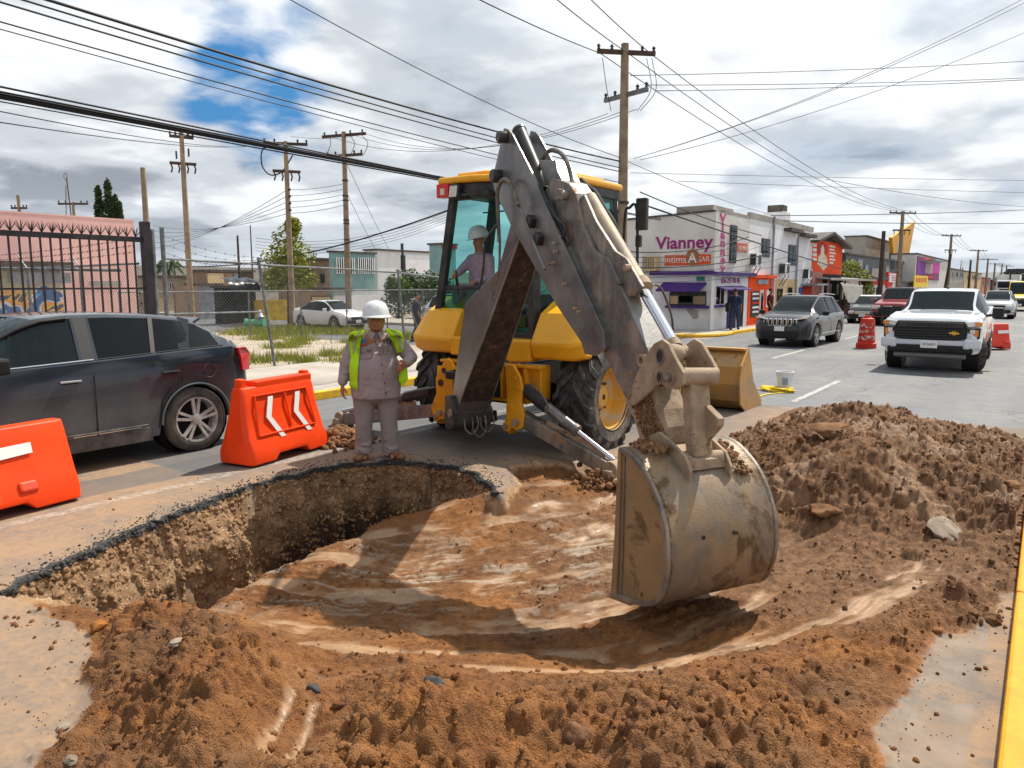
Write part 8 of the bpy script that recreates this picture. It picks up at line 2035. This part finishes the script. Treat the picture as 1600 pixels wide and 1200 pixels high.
facade_x('yellow_fence', h8, 33.6, 396, 458, 469, .1, M('yellow_boards', (.55, .38, .02), .8, col2=(.35, .22, .03), scale=3, world_co=True), .1)
yy0, yy1 = YZ(33.9)(338, 450)[0], YZ(33.9)(386, 450)[0]; rows = []
for i in range(14): rows.append([(-33.9 + .25 + .9 * math.sin(a), lerp(yy0, yy1, i / 13), 1.75 + .03 * math.sin(i * 1.3) + .6 * math.cos(a)) for a in np.linspace(-.1, 1.7, 9)])
MB().grid(rows).build('tarpaulin', M('shiny_black_tarpaulin', (.02, .025, .03), .25), h8, smooth='all', fix=False)
h9 = bld('far_warehouse', 'low grey warehouse closing the view behind the houses on the left'); MB().box((-75, 60, 1.6), (4, 120, 4.6)).build('wall', w_conc, h9)
p = g(404, 520, .06); vl = empty('water_valve', (p.x, p.y, .06), .4, 'green and silver pipe valve on legs standing in the weeds behind the fence', 'pipe valve')
m_vg = M('valve_green', (.10, .38, .22), .5)
MB().lathe([(.001, -.55), (.16, -.55), (.16, -.50), (.11, -.48), (.13, -.2), (.18, 0), (.13, .2), (.16, .24), (.16, .3), (.001, .3)], (0, 0, .42), 18, 'x').build('body', m_vg, vl, smooth=True)
MB().lathe([(.12, .5), (.16, .6), (.20, .66), (.12, .72), (.06, .9), (.001, .95)], (.1, 0, 0), 14).build('bonnet', m_sheet, vl, smooth=True)
for x in (-.35, .15): MB().cyl((x, 0, 0), (x, 0, .35), .035, 8).build('leg', m_vg, vl)
# FENCES, POLES, WIRES, PLANTS
m_galv = M('galvanised_pipe', (.20, .215, .225), .55, metal=.4, col2=(.12, .12, .12), scale=6, world_co=True)
m_iron = M('black_iron', (.018, .016, .02), .5, col2=(.04, .03, .035), scale=5, world_co=True)
m_wood = M('pole_wood', (.33, .25, .17), .9, col2=(.22, .165, .115), scale=3, streak=((.14, .10, .07), .5, (9, 9, .4)), bump=.3, bscale=30, world_co=True)
m_woodd = M('dark_pole_wood', (.09, .055, .04), .9, col2=(.05, .035, .03), scale=3, world_co=True)
m_wire = M('wire_black', (.012, .012, .014), .6)
m_ins = M('insulator', (.04, .035, .035), .3)
m_insg = M('insulator_green', (.01, .16, .13), .3)
def chain(par, a, b, z0, z1, cell=.085, r=.0028):
    a, b = Vector(a), Vector(b); Ln = (b - a).length; u = (b - a) / Ln; h = z1 - z0; mb = MB(); nrm = Vector((-u.y, u.x, 0))
    def seg(s0, h0, s1, h1, o):
        p, q = a + u * s0 + Vector((0, 0, z0 + h0)) + nrm * o, a + u * s1 + Vector((0, 0, z0 + h1)) + nrm * o
        d = (q - p).normalized(); x = nrm * r; y = d.cross(nrm) * r; vs = []
        for w in (p, q): vs += [w + x, w - x * .5 + y * .87, w - x * .5 - y * .87]
        mb.add(vs, [(0, 1, 4, 3), (1, 2, 5, 4), (2, 0, 3, 5)])
    s = -h
    while s < Ln:
        for sg_ in (1, -1):
            s0, s1 = (s, s + h); t0 = max(0, -s0); t1 = min(h, Ln - s0)
            if t1 <= t0: continue
            if sg_ > 0: seg(s0 + t0, t0, s0 + t1, t1, .003)
            else: seg(s0 + t0, h - t0, s0 + t1, h - t1, -.003)
        s += cell
    o = mb.build('wire_mesh', m_galv, par, fix=False); o['kind'] = 'stuff'; return o
gt = empty('iron_gate', (0, 0, 0), 0, 'tall black iron gate with fans of spikes along its top rail, behind the passing car', 'gate')
GN = 14.7; y1 = YZ(GN)(222, 376)[0]; zr = YZ(GN)(150, 371)[1]
MB().box((-GN, (y1 - 3) / 2 + 0, zr), (.06, y1 + 3, .10)).build('top_rail', m_iron, gt); MB().box((-GN, (y1 - 3) / 2, 1.93), (.03, y1 + 3, .035)).build('middle_rail', m_iron, gt); MB().box((-GN, (y1 - 3) / 2, .35), (.05, y1 + 3, .06)).build('bottom_rail', m_iron, gt)
bar_ = None; fan_ = None
for k in range(30):
    y = y1 - .17 - k * .168
    if bar_ is None:
        bar_ = MB().box((0, 0, 0), (.028, .028, zr - .3)).build('bar', m_iron, gt)
        f = MB()
        for j in range(7):
            a = (j - 3) * .21; dx = .4 * math.sin(j * 2.4); tip = Vector((dx * .18, math.sin(a) * .17, .05 + math.cos(a) * .15)); f.tube([(0, 0, 0), tip * .6, tip], [.010, .007, .001], 4)
        fan_ = f.build('spike_fan', m_iron, gt)
        b_, s_ = bar_, fan_
    else:
        b_ = bar_.copy(); COL.objects.link(b_); b_.parent = gt; s_ = fan_.copy(); COL.objects.link(s_); s_.parent = gt
    b_.location = (-GN, y, (zr + .3) / 2); s_.location = (-GN, y + .04, zr + .05); s_.rotation_euler = (rnd.uniform(-.08, .08), rnd.uniform(-.1, .1), rnd.uniform(-.3, .3))
MB().box((-GN, y1 + .07, 1.62), (.15, .15, 3.25)).build('gate_post', m_iron, gt)
def post(par, x, y, h, r=.033, lean=(0, 0), nm='post'): return MB().cyl((x, y, 0), (x + lean[0], y + lean[1], h), r, 9).build(nm, m_galv, par, smooth=True)
f1 = empty('chain_link_fence', (0, 0, 0), 0, 'grey chain-link fence along the pavement with barbed-wire arms, between gate post and machine', 'fence')
y2, y3 = 10.75, 16.6; h0 = 2.5
post(f1, -GN + .02, y1 + .20, 3.1, .045); post(f1, -GN, y1 + .42, 3.15, .045)
post(f1, -GN, y2, 2.62, .035, (-.12, -.25)); post(f1, -GN - .05, 15.2, 2.42, .033, (.05, -.30)); post(f1, -GN, 19.0, 1.9, .03)
MB().tube([(-GN, y1 + .42, 2.53), (-GN - .03, 9.2, 2.50), (-GN - .12, y2 - .2, 2.47)], .024, 8).build('top_rail', m_galv, f1, smooth=True)
MB().tube([(-GN - .12, y2 - .2, 2.46), (-GN - .05, 13, 2.40), (-GN, 14.8, 2.34), (-GN + .02, 17.2, 2.18)], .024, 8).build('top_rail', m_galv, f1, smooth=True)
MB().tube([(-GN, y1 + .42, 1.40), (-GN - .06, y2 - .1, 1.38)], .02, 8).build('middle_rail', m_galv, f1, smooth=True)
chain(f1, (-GN - .02, y1 + .45, 0), (-GN - .06, y2 - .1, 0), .12, 2.52); chain(f1, (-GN - .06, y2 - .1, 0), (-GN, 14.9, 0), .10, 2.38); chain(f1, (-GN, 14.9, 0), (-GN, 19, 0), .10, 1.9)
for (y, z) in ((y2 - .25, 2.6), (14.9, 2.42)): MB().bar((-GN - .1, y, z - .02), (-GN + .22, y + .25, z - .10), .035, .02).build('barbed_wire_arm', m_galv, f1)
def barbed(par, a, b, sag):
    P = [Vector(a).lerp(Vector(b), t) - Vector((0, 0, sag * 4 * t * (1 - t))) for t in np.linspace(0, 1, 16)]; mb = MB().tube(P, .004, 4)
    n = int((Vector(b) - Vector(a)).length / .22)
    for k in range(n):
        q = P[0].lerp(P[-1], k / n) - Vector((0, 0, sag * 4 * (k / n) * (1 - k / n))); mb.bar(q - Vector((.015, .01, .025)), q + Vector((.015, .01, .025)), .005); mb.bar(q - Vector((-.015, .01, .02)), q + Vector((-.015, .01, .02)), .005)
    return mb.build('barbed_wire', m_iron, par)
for k in range(3): barbed(f1, (-GN, y1 + .42, 3.0 - .17 * k), (-GN - .05, y2 - .2, 2.62 - .05 * k), .10 + .03 * k)
f2 = empty('chain_link_fence', (0, 0, 0), 0, 'chain-link fence running back beside the pink building, seen through the iron gate', 'fence')
for x in (-23, -20, -17.3): post(f2, x, 7.7, 2.4); MB().bar((x, 7.7, 2.38), (x - .25, 7.6, 2.72), .03, .015).build('barbed_wire_arm', m_galv, f2)
MB().tube([(-23, 7.7, 2.38), (-14.8, 7.7, 2.42)], .024, 8).build('top_rail', m_galv, f2); chain(f2, (-23, 7.7, 0), (-14.8, 7.7, 0), .1, 2.38)
for k in range(3): barbed(f2, (-23, 7.65, 2.5 + .12 * k), (-14.8, 7.65, 2.65 + .13 * k), .05)
MB().tube([(-GN - .12, 2.5, 2.28), (-GN - .12, 7.35, 2.28)], .028, 8).build('rail_pipe', m_galv, f2)
f3 = empty('chain_link_fence', (0, 0, 0), 0, 'low chain-link fence at the back of the lot, in front of the white sedan', 'fence')
for k in range(8): post(f3, -23.4, 11.5 + k * 2.3, 1.78, .03)
MB().tube([(-23.4, 11.5, 1.77), (-23.4, 28, 1.77)], .022, 8).build('top_rail', m_galv, f3); chain(f3, (-23.4, 11.5, 0), (-23.4, 28, 0), .1, 1.75, .12, .003)
def pole(label, px_, pyt, D=None, n=None, r=.13, arms=(), mat=None, nm='utility_pole', group=None, lean=0, top=None):
    p = at_n(px_, pyt, n) if n else at_d(px_, pyt, D); x, y, zt = p.x, p.y, top or p.z
    o = empty(nm, (x, y, 0), 0, label, 'utility pole', group); mt = mat or m_wood
    MB().tube([(0, 0, -.01), (lean * .5, 0, zt * .5), (lean, 0, zt)], [r * 1.25, r * 1.05, r * .8], 12).build('pole', mt, o, smooth=True)
    for (dz, hl, ang, kind) in arms:
        d = Vector((math.cos(ang), math.sin(ang), 0)); z = zt - dz
        a = MB().bar(Vector((0, 0, z)) - d * hl, Vector((0, 0, z)) + d * hl, .10, .12).build('crossarm', m_woodd if kind != 'g' else m_galv, o)
        for t in ((-.95, -.5, .55, .95) if kind in 'wg' else (-.9, -.35, .3, .85)):
            q = Vector((0, 0, z)) + d * hl * t
            if kind == 'f':
                MB().tube([q + Vector((0, 0, -.05)), q + Vector((.06, .02, -.22)), q + Vector((0, 0, -.42))], .035, 6).build('fuse_switch', m_ins, a)
            else: MB().lathe([(.001, 0), (.05, .02), (.03, .06), (.06, .09), (.03, .14), (.001, .16)], tuple(q + Vector((0, 0, .06))), 8).build('insulator', m_insg if kind == 'e' else m_ins, a)
    return o, Vector((x, y, zt))
A_ = YAW
mp_, MT = pole('tallest wooden pole with two crossarms directly behind the machine cab', 979, 68, n=10.6, r=.14, arms=((.25, .88, A_ + .15, 'w'), (1.45, .85, A_ - .9, 'g')), lean=-.05)
for z, s in ((MT.z - 6.3, .35), (MT.z - 6.9, .25)): MB().box((-.25, 0, z), (.32, .3, s)).build('junction_box', m_ins, mp_, bevel=.04)
for z in (MT.z - 4.6, MT.z - 5.9, MT.z - 6.1): MB().lathe([(.15, 0), (.165, 0), (.165, .08), (.15, .08)], (0, 0, z), 14, close=True).build('band', m_ins, mp_)
pA, TA = pole('wooden pole with fuse switches left of the others, seen over the dark car', 283, 205, D=34, r=.115, arms=((.25, .50, A_ + .6, 'w'), (1.4, .55, A_ + .5, 'f')))
for k in (-1, 0, 1): MB().cyl(Vector((k * .5, .0, TA.z - 1.15)), Vector((k * .5, 0, TA.z - .8)), .04, 8).build('surge_arrester', m_ins, pA)
pN, TN = pole('short bare wooden pole rising behind the iron gate post', 223, 262, D=22, r=.085)
pB, TB = pole('wooden pole with loop cable in the middle of the left group, beside the leafy tree', 446, 221, D=34, r=.115, arms=((.1, .95, A_ + .2, 'w'), (1.3, .6, A_ + .35, 'f')))
pC, TC = pole('wooden pole with green insulators left of the machine cab', 537, 206, D=35, r=.125, arms=((.15, 1.15, A_ - .35, 'e'), (1.05, .95, A_ - .35, 'w')))
for z in (2.2, 2.9, 3.1, 4.0, 4.15, 4.9): MB().lathe([(.13, 0), (.15, 0), (.15, .06), (.13, .06)], (0, 0, TC.z - z), 12, close=True).build('band', m_ins, pC)
for z in (2.1, 2.4, 2.7, 3.0): MB().ball((.16, 0, TB.z - z), .06, 5).build('spool_insulator', m_ins, pB)
pole('distant crossarm pole above the pink wall at the far left', 28, 305, D=48, r=.12, arms=((.8, .5, A_, 'w'),)); pole('distant pole with wide crossarm beside the cypress trees', 114, 316, D=48, r=.10, arms=((.1, .95, A_, 'w'),))
pole('thin dark post left of the leafy tree', 371, 368, D=44, r=.07, mat=m_woodd, nm='post'); pole('thinnest dark mast just left of the leafy tree', 391, 352, D=46, r=.04, mat=m_woodd, nm='mast')
pole('dark rusty pole in front of the pale concrete house', 1381, 361, n=10.7, r=.17, mat=m_woodd)
pD, TD = pole('crossarm pole in front of the mustard triangular sign', 1411, 330, n=10.7, r=.17, arms=((.15, 1.35, A_ + .25, 'w'), (1.6, .8, A_ + .1, 'f')))
pE, TE = pole('crossarm pole just right of the purple banner building', 1487, 366, n=10.7, r=.17, arms=((.2, 1.5, A_ + .25, 'w'), (2.0, .8, A_ + .1, 'f')))
pole('leaning black post hugging the banner building', 1479, 397, n=11.0, r=.16, mat=m_woodd, lean=.5); pole('plain dark pole between the two far crossarm poles', 1517, 406, n=10.8, r=.17, mat=m_woodd)
pF, TF = pole('third crossarm pole along the far street', 1529, 390, n=10.7, r=.18, arms=((.2, 1.9, A_ + .25, 'w'),))
pG, TG = pole('fourth crossarm pole along the far street', 1544, 404, n=10.7, r=.19, arms=((.2, 2.0, A_, 'w'),)); pH, TH = pole('fifth crossarm pole along the far street', 1555, 411, n=10.7, r=.2, arms=((.2, 2.0, A_, 'w'),))
pole('sixth crossarm pole above the yellow van', 1566, 413, n=10.7, r=.2, arms=((.2, 2.2, A_, 'w'),)); pole('last crossarm pole before the gantry sign', 1573, 415, n=10.7, r=.22, arms=((.2, 2.2, A_, 'w'),))
an = empty('antenna_mast', (0, 0, 0), 0, 'thin radio mast with guy rod above the pink wall', 'antenna'); p = at_d(104, 278, 26.5)
MB().tube([(p.x + .15, p.y, 4.1), (p.x, p.y, p.z)], .022, 6).build('mast', m_woodd, an); MB().tube([(p.x - .3, p.y, 4.1), (p.x - .1, p.y, p.z - .25)], .014, 6).build('stay', m_woodd, an); MB().lathe([(.12, -.01), (.135, 0), (.12, .01)], (p.x - .08, p.y, p.z + .05), 16, 'y', close=True).build('loop', m_woodd, an)
GRP = {}
def wire(a, b, sag, r=.012, label='thin black overhead wire', group='overhead wires', n=26):
    a, b = Vector(a), Vector(b)
    P = [a.lerp(b, t) - Vector((0, 0, sag * 4 * t * (1 - t))) for t in np.linspace(0, 1, n)]
    return tag(MB().tube(P, r, 5).build('overhead_wire', m_wire, None, smooth='all', fix=False), label, 'overhead wire', group)
def ext(px0, py0, px1, py1, n0, n1, back=0.0, fwd=0.0):
    """two places given by pixels on planes parallel to the road, prolonged at both ends"""
    a, b = at_n(px0, py0, n0), at_n(px1, py1, n1); d = b - a; return a - d * back, b + d * fwd
for i, (xx, yy, r, ay) in enumerate(((150, 0, .022, 252), (112, 0, .014, 262), (68, 0, .014, 268), (0, 10, .011, 285), (0, 22, .008, 291))):
    a, b = ext(xx, yy, 968, ay, 10.4 + .2 * i, 10.7, .45, 0); wire(a, b, .22, r, ('topmost and thickest', 'second', 'third', 'fourth', 'lowest and thinnest')[i] + ' power line slanting from the upper left corner to the tall wooden pole', 'power lines along the left kerb')
for i in range(8):
    a, b = ext(0, 131 + i * 2.9 + (5 if i else 0), 702, 276 + i * .9, 10.5, 10.6, .9, 1.3); wire(a, b, .02 + .03 * rnd.random(), (.014, .012, .017, .014, .010, .012, .008, .007)[i], 'black telephone cable in the thick bundle passing low over the left group of poles', 'telephone cable bundle')
for (y0, y1_) in ((151, 296), (168, 268)):
    a, b = at_n(0, y0, 10.6), at_d(388, 228 if y0 > 160 else 229, 33); wire(a + (a - b) * .3, b, .25, .008, 'slack thin wire hanging under the telephone bundle at the left edge', 'slack wires at the left')
t0 = MT - Vector((0, 0, .3))
for k, (dx, tx) in enumerate(((-.80, -.8), (.1, .1), (.82, .9))):
    d = Vector((math.cos(A_ + .15), math.sin(A_ + .15), 0)); d2 = Vector((math.cos(A_ + .25), math.sin(A_ + .25), 0))
    wire(t0 + d * dx, TD + Vector((0, 0, .0)) + d2 * tx, .9, .013, ('left', 'middle', 'right')[k] + ' high power line from the tall wooden pole to the pole by the mustard sign', 'high power lines down the street')
    wire(TD + d2 * tx, TE + d2 * tx, .8, .016, 'power line between the pole by the mustard sign and the next pole down the street', 'power lines farther down the street'); wire(TE + d2 * tx, TF + d2 * tx, .8, .018, 'power line between the second and third far poles', 'power lines at the far end'); wire(TF + d2 * tx, TG + d2 * tx, .6, .02, 'power line between the third and fourth far poles', 'power lines at the vanishing point')
    e = at_n((855, 910, 745)[k], (-20, -20, -10)[k], 9.8); q = t0 + d * (.1, .82, -.80)[k]; wire(q, q + (e - q) * 1.5, .10, .013, ('middle', 'right', 'left')[k] + ' high line from the top edge to the upper crossarm of the tall pole', 'high power lines overhead')
e = at_d(480, -5, 14); q = at_n(965, 245, 10.7); wire(e + (e - q) * .3, q, .3, .010, 'single thin wire crossing the sky above the machine from the top edge', None)
wire(q, at_n(1205, 335, 11.5), .15, .010, 'single thin wire from the tall pole to the white building roof', None)
for (x0, y0, x1, y1_, l) in ((1600, 92, 985, 118, 0), (1600, 118, 1010, 133, 1), (1600, 121, 1025, 142, 2)):
    a = at_d(x1, y1_, 23.0); b = at_d(x0, y0, 30); wire(a, b + (b - a) * .35, .12, .011, ('upper', 'middle', 'lower')[l] + ' horizontal line leaving the second crossarm of the tall pole to the right', 'lines crossing the road to the right')
for (x0, y0, x1, y1_) in ((1585, -6, 1000, 245), (1600, 33, 1000, 250), (1560, 0, 990, 248)):
    a = at_d(x1, y1_, 23.0); b = at_d(x0, y0, 24); wire(a, b + (b - a) * .3, .5, .008, 'thin wire rising to the upper right corner from the middle of the tall pole', 'thin rising wires')
for (x0, y0, x1, y1_, sg_) in ((1600, 281, 985, 270, .05), (1600, 300, 1060, 283, .05), (1600, 318, 1290, 280, .25), (1600, 326, 1205, 337, .1), (1600, 347, 1225, 345, .1)):
    a = at_d(x1, y1_, 30); b = at_d(x0, y0, 44); wire(a, b + (b - a) * .3, sg_, .016 if y0 > 320 else .010, 'low horizontal wire crossing the sky above the shop roofs', 'low wires over the shops')
q0 = MT - Vector((0, 0, 6.0))
for k in range(7):
    tgt = at_n((1170, 1178, 1190, 1215, 1240, 1262, 1300)[k], (370, 376, 384, 392, 399, 405, 412)[k], 10.9); tgt.z -= 0; wire(q0 - Vector((0, 0, .16 * k)), tgt + (tgt - q0) * .0, .25, (.020, .012, .010, .022, .010, .010, .012)[k], ('first', 'second', 'third', 'fourth', 'fifth', 'sixth', 'seventh')[k] + ' cable from the left fanning out from the tall pole over the corner shop', 'cables fanning out to the shops')
a = at_n(1000, 318, 10.7); b = at_n(1380, 437, 10.7); wire(a, b, .15, .030, 'thick black cable drooping across the purple lettering of the corner shop', None)
wire(b, at_n(1411, 409, 10.7), .2, .02, 'pale cable looping between the dark rusty pole and the next pole', None)
wire(at_n(1000, 300, 10.6), at_n(1190, 368, 11.0), .1, .02, 'second thick cable above the purple lettering of the corner shop', None)
lv = ((0, 0, 2.0), (0, 0, 2.3), (0, 0, 2.6), (0, 0, 2.9), (0, 0, 3.2))
for k in range(5):
    zb_k, zc_k = TB.z - 2.1 - .26 * k, TC.z - 2.3 - .24 * k
    wire(Vector((TB.x, TB.y, zb_k)), Vector((TC.x, TC.y, zc_k)), .08, .010, ('highest', 'second', 'third', 'fourth', 'lowest')[k] + ' low-voltage wire between loop-cable pole and green-insulator pole', 'low-voltage wires of the left group')
    e = at_d(240, 382 - 9 * k + 6, 60); wire(Vector((TB.x, TB.y, zb_k)), e, .5, .012, ('highest', 'second', 'third', 'fourth', 'lowest')[k] + ' low-voltage wire falling away to the left behind the lot', 'low-voltage wires to the left')
    e = at_d(700, 330 + 4 * k, 50); wire(e, at_d(400, 372 + 5 * k, 52), .9, .012, ('highest', 'second', 'third', 'fourth', 'lowest')[k] + ' sagging wire behind the lot between cab and leafy tree', 'sagging wires behind the lot')
for k, (xx, yy) in enumerate(((722, 175), (800, 190), (760, 172))):
    q = TC + Vector((math.cos(A_ - .35), math.sin(A_ - .35), 0)) * (-.9, .3, 1.0)[k] - Vector((0, 0, .1)); q2 = MT - Vector((math.cos(A_ - .9) * (.6 - .5 * k), 0, 1.9)); wire(q, q2, .9, .009, 'long thin line sagging between green-insulator pole and the tall pole', 'long lines across the side street')
wire(at_d(455, 213, 34), at_d(552, 213, 35), .1, .008, 'thin jumper line between the two right poles of the left group', None)
a, b = at_d(240, 413, 50), at_d(702, 328, 30); wire(a, b, .9, .035, 'thick black cable sagging behind the lot from the fence post to the cab', None)
for (x1, y1_) in ((586, 388), (608, 390)): wire(Vector((TC.x, TC.y, TC.z - (1.2 if x1 > 590 else 2.6))), at_d(x1, y1_, 50), .1, .012, 'stay wire slanting from the green-insulator pole to the white house', 'stay wires')
lp = [Vector((-.35, 0, -.35)), Vector((-1.0, 0, -.3)), Vector((-1.1, 0, -1.0)), Vector((-.75, 0, -1.45)), Vector((-.2, 0, -1.3)), Vector((.3, 0, -.6))]; MB().tube(curve_pts([Vector((math.cos(A_) * v.x, math.sin(A_) * v.x, TB.z + v.z)) for v in lp], 20), .03, 6).build('cable_loop', m_wire, pB, smooth=True)
for x in (-.75, .35, .95): MB().tube(curve_pts([Vector((math.cos(A_ - .35) * x, math.sin(A_ - .35) * x, TC.z - .2)), Vector((math.cos(A_) * (x + .25), math.sin(A_) * x, TC.z - .55)), Vector((math.cos(A_) * (x - .1), math.sin(A_) * x, TC.z - 1.0))], 10), .014, 5).build('jumper', m_wire, pC, smooth=True)
for x in (-.7, .75, .6): MB().tube(curve_pts([Vector((math.cos(A_) * x, math.sin(A_) * x, MT.z - .4)), Vector((math.cos(A_) * (x + .2), math.sin(A_) * x, MT.z - 1.3)), Vector((math.cos(A_) * x * .6, math.sin(A_) * x * .6, MT.z - 1.9))], 12), .010, 5).build('jumper', m_wire, mp_, smooth=True)

# plants
def leafmat(name, c, c2):
    m = M(name, c, .7, col2=c2, scale=1.3, lo=.35, hi=.65, world_co=True); return m
def leaves(name, parent, blobs, n, size, mat, seed=1, thin=.55):
    r = np.random.RandomState(seed); V, F_ = [], []; o = 0
    for k in range(n):
        b_ = blobs[r.randint(len(blobs))]; d = r.randn(3); d /= np.linalg.norm(d); q = np.array(b_[0]) + d * np.array(b_[1]) * (r.rand() ** .45)
        a = r.rand() * 6.28; u = np.array((math.cos(a), math.sin(a), r.randn() * .5)); u /= np.linalg.norm(u); w = np.cross(u, r.randn(3)); w /= np.linalg.norm(w) + 1e-6; s = size * (.6 + .8 * r.rand())
        V += [q - u * s, q + w * s * thin, q + u * s, q - w * s * thin]; F_.append((o, o + 1, o + 2, o + 3)); o += 4
    me = bpy.data.meshes.new(name); me.from_pydata([tuple(v) for v in V], [], F_); me.materials.append(mat); ob = bpy.data.objects.new(name, me); COL.objects.link(ob); ob.parent = parent; return ob
def tree(label, p, h, blobs, n, size, mat, trunk_h, cat='tree', nm='tree', seed=1):
    o = empty(nm, tuple(p), 0, label, cat); mb = MB(); mb.tube([(0, 0, 0), (.05, 0, trunk_h * .6), (0, .05, trunk_h)], [.14 * h / 5, .10 * h / 5, .06 * h / 5], 8)
    for b_ in blobs: mb.tube([(0, 0, trunk_h * .6), tuple(Vector(b_[0]) * .6 + Vector((0, 0, trunk_h * .2))), tuple(b_[0])], [.05 * h / 5, .035 * h / 5, .01], 5)
    mb.build('trunk', m_woodd, o, smooth=True); leaves('crown', o, blobs, n, size, mat, seed); return o
l_yg = leafmat('leaf_yellow_green', (.30, .30, .035), (.13, .18, .03)); l_dk = leafmat('leaf_dark_green', (.035, .07, .02), (.075, .11, .035)); l_cy = leafmat('leaf_cypress', (.022, .05, .02), (.06, .085, .03)); l_md = leafmat('leaf_mid_green', (.10, .15, .03), (.06, .10, .025))
p = at_d(452, 470, 38); tree('leafy yellow-green tree between two wooden poles beyond the lot', (p.x, p.y, 0), 5.2, [((0, 0, 2.6), (1.7, 1.2, .9)), ((-.9, .2, 3.3), (1.1, .9, .8)), ((.9, -.1, 3.4), (1.0, .9, .8)), ((.1, 0, 4.2), (.9, .8, .9)), ((-1.3, 0, 2.2), (.7, .7, .6)), ((1.3, 0, 2.3), (.7, .7, .6)), ((.5, 0, 4.9), (.5, .4, .5))], 5200, .085, l_yg, 3.4, seed=2)
for i, (px_, pyt, w) in enumerate(((153, 297, .55), (168, 287, .6), (180, 312, .5), (187, 322, .4))):
    p = at_d(px_, pyt, 40); H = p.z; tree(('left cypress of the clump behind the pink building', 'tallest cypress of the clump behind the pink building', 'third cypress of the clump behind the pink building', 'smallest right-hand cypress behind the pink building')[i], (p.x, p.y, 0), 3, [((0, 0, lerp(1, H - .3, k / 8)), (w * (1.9 - k / 8 * 1.6), w * (1.9 - k / 8 * 1.6), .6)) for k in range(9)], 4200, .085, l_cy, H * .9, nm='cypress_tree', seed=5 + i)
for i, (px_, D, h, w, mt, lab) in enumerate(((655, 44, 3.0, 1.6, l_dk, 'large dark bush in front of the white house'), (622, 43, 2.6, 1.0, l_md, 'upright green bush at the left of the dark bush'), (682, 45, 2.6, 1.3, l_dk, 'bush between the dark bush and the cab'))):
    p = at_d(px_, 470, D); tree(lab, (p.x, p.y, 0), 3, [((0, 0, h * .4), (w, w, h * .4)), ((w * .5, 0, h * .65), (w * .6, w * .6, h * .3)), ((-w * .4, 0, h * .7), (w * .5, w * .5, h * .3))], 2600, .085, mt, h * .5, 'bush', 'bush', 20 + i)
p = at_n(1322, 460, 13.0); tree('yellow-green tree between the painted building and the dark building', (p.x, p.y, 0), 4, [((0, 0, 2.6), (1.4, 1.6, .9)), ((0, 1, 3.3), (.9, 1.1, .7)), ((.6, 2.4, 2.5), (.9, 1.2, .8))], 2400, .10, l_yg, 2.6, seed=31)
p = at_n(1352, 462, 10.8); tree('small shrub before the red fascia shop', (p.x, p.y, 0), 2, [((0, 0, 1.6), (.7, .8, .6)), ((0, 0, 2.3), (.4, .4, .4))], 700, .09, l_yg, 1.5, 'bush', 'bush', 32)
p = at_d(265, 440, 60); o = empty('palm_tree', (p.x, p.y, 0), 0, 'small distant palm tree left of the first wooden pole', 'palm tree'); MB().cyl((0, 0, 0), (0, 0, 3.4), .12, 8).build('trunk', m_woodd, o)
mb = MB()
for k in range(16):
    a = k * 2.4; mb.tube([(0, 0, 3.4), (.7 * math.cos(a), .7 * math.sin(a), 3.9 - .04 * k), (1.2 * math.cos(a), 1.2 * math.sin(a), 3.5 - .07 * k)], [.12, .16, .02], 4)
mb.build('fronds', l_dk, o)
p = at_d(1584, 445, 130); tree('dark round tree at the end of the street', (p.x, p.y, 0), 5, [((0, 0, 3.0), (2.2, 2.2, 1.8))], 1200, .25, l_dk, 2.2, seed=40)
r2 = np.random.RandomState(11); V, F_ = [], []; V2, F2 = [], []
patches = [(g(x, y, .06), s_) for x, y, s_ in ((400, 516, .9), (440, 522, 1.2), (500, 518, 1.3), (545, 520, 1.0), (470, 532, .5), (415, 530, .6), (560, 535, .6), (440, 543, .5), (465, 538, .35), (560, 551, .45), (395, 566, .45), (445, 562, .55), (480, 568, .3), (540, 568, .45), (375, 560, .3), (515, 556, .3), (600, 525, .8), (640, 528, .8), (380, 522, .8), (470, 513, 1.0), (520, 512, 1.2), (590, 545, .5))]
for (c, s_) in patches:
    for k in range(int(1100 * s_)):
        d = r2.randn(2) * s_ * .55; x, y = c.x + d[0] * (1.0), c.y + d[1]
        h = (.06 + .19 * r2.rand()) * (1.5 if r2.rand() < .15 else 1); a = r2.rand() * 6.28; w = .010 + .01 * r2.rand(); ln = r2.randn(2) * .06
        T, U = (V, F_) if r2.rand() < .55 else (V2, F2); i0 = len(T)
        T += [(x - w * math.cos(a), y - w * math.sin(a), .05), (x + w * math.cos(a), y + w * math.sin(a), .05), (x + ln[0], y + ln[1], .05 + h)]; U.append((i0, i0 + 1, i0 + 2))
for nm, T, U, mt in (('grass', V, F_, leafmat('grass_yellow', (.48, .40, .03), (.28, .30, .03))), ('weeds', V2, F2, leafmat('grass_green', (.12, .20, .02), (.24, .27, .03)))):
    me = bpy.data.meshes.new(nm); me.from_pydata(T, [], U); me.materials.append(mt); o = bpy.data.objects.new(nm, me); COL.objects.link(o); tag(o, kind='stuff')
p = at_d(640, 478, 24); q = at_d(652, 512, 24); tag(MB().tube([p, q], .025, 6).build('metal_pole', m_galv), 'short pale metal pole leaning by the parked cars left of the machine', 'metal pole')
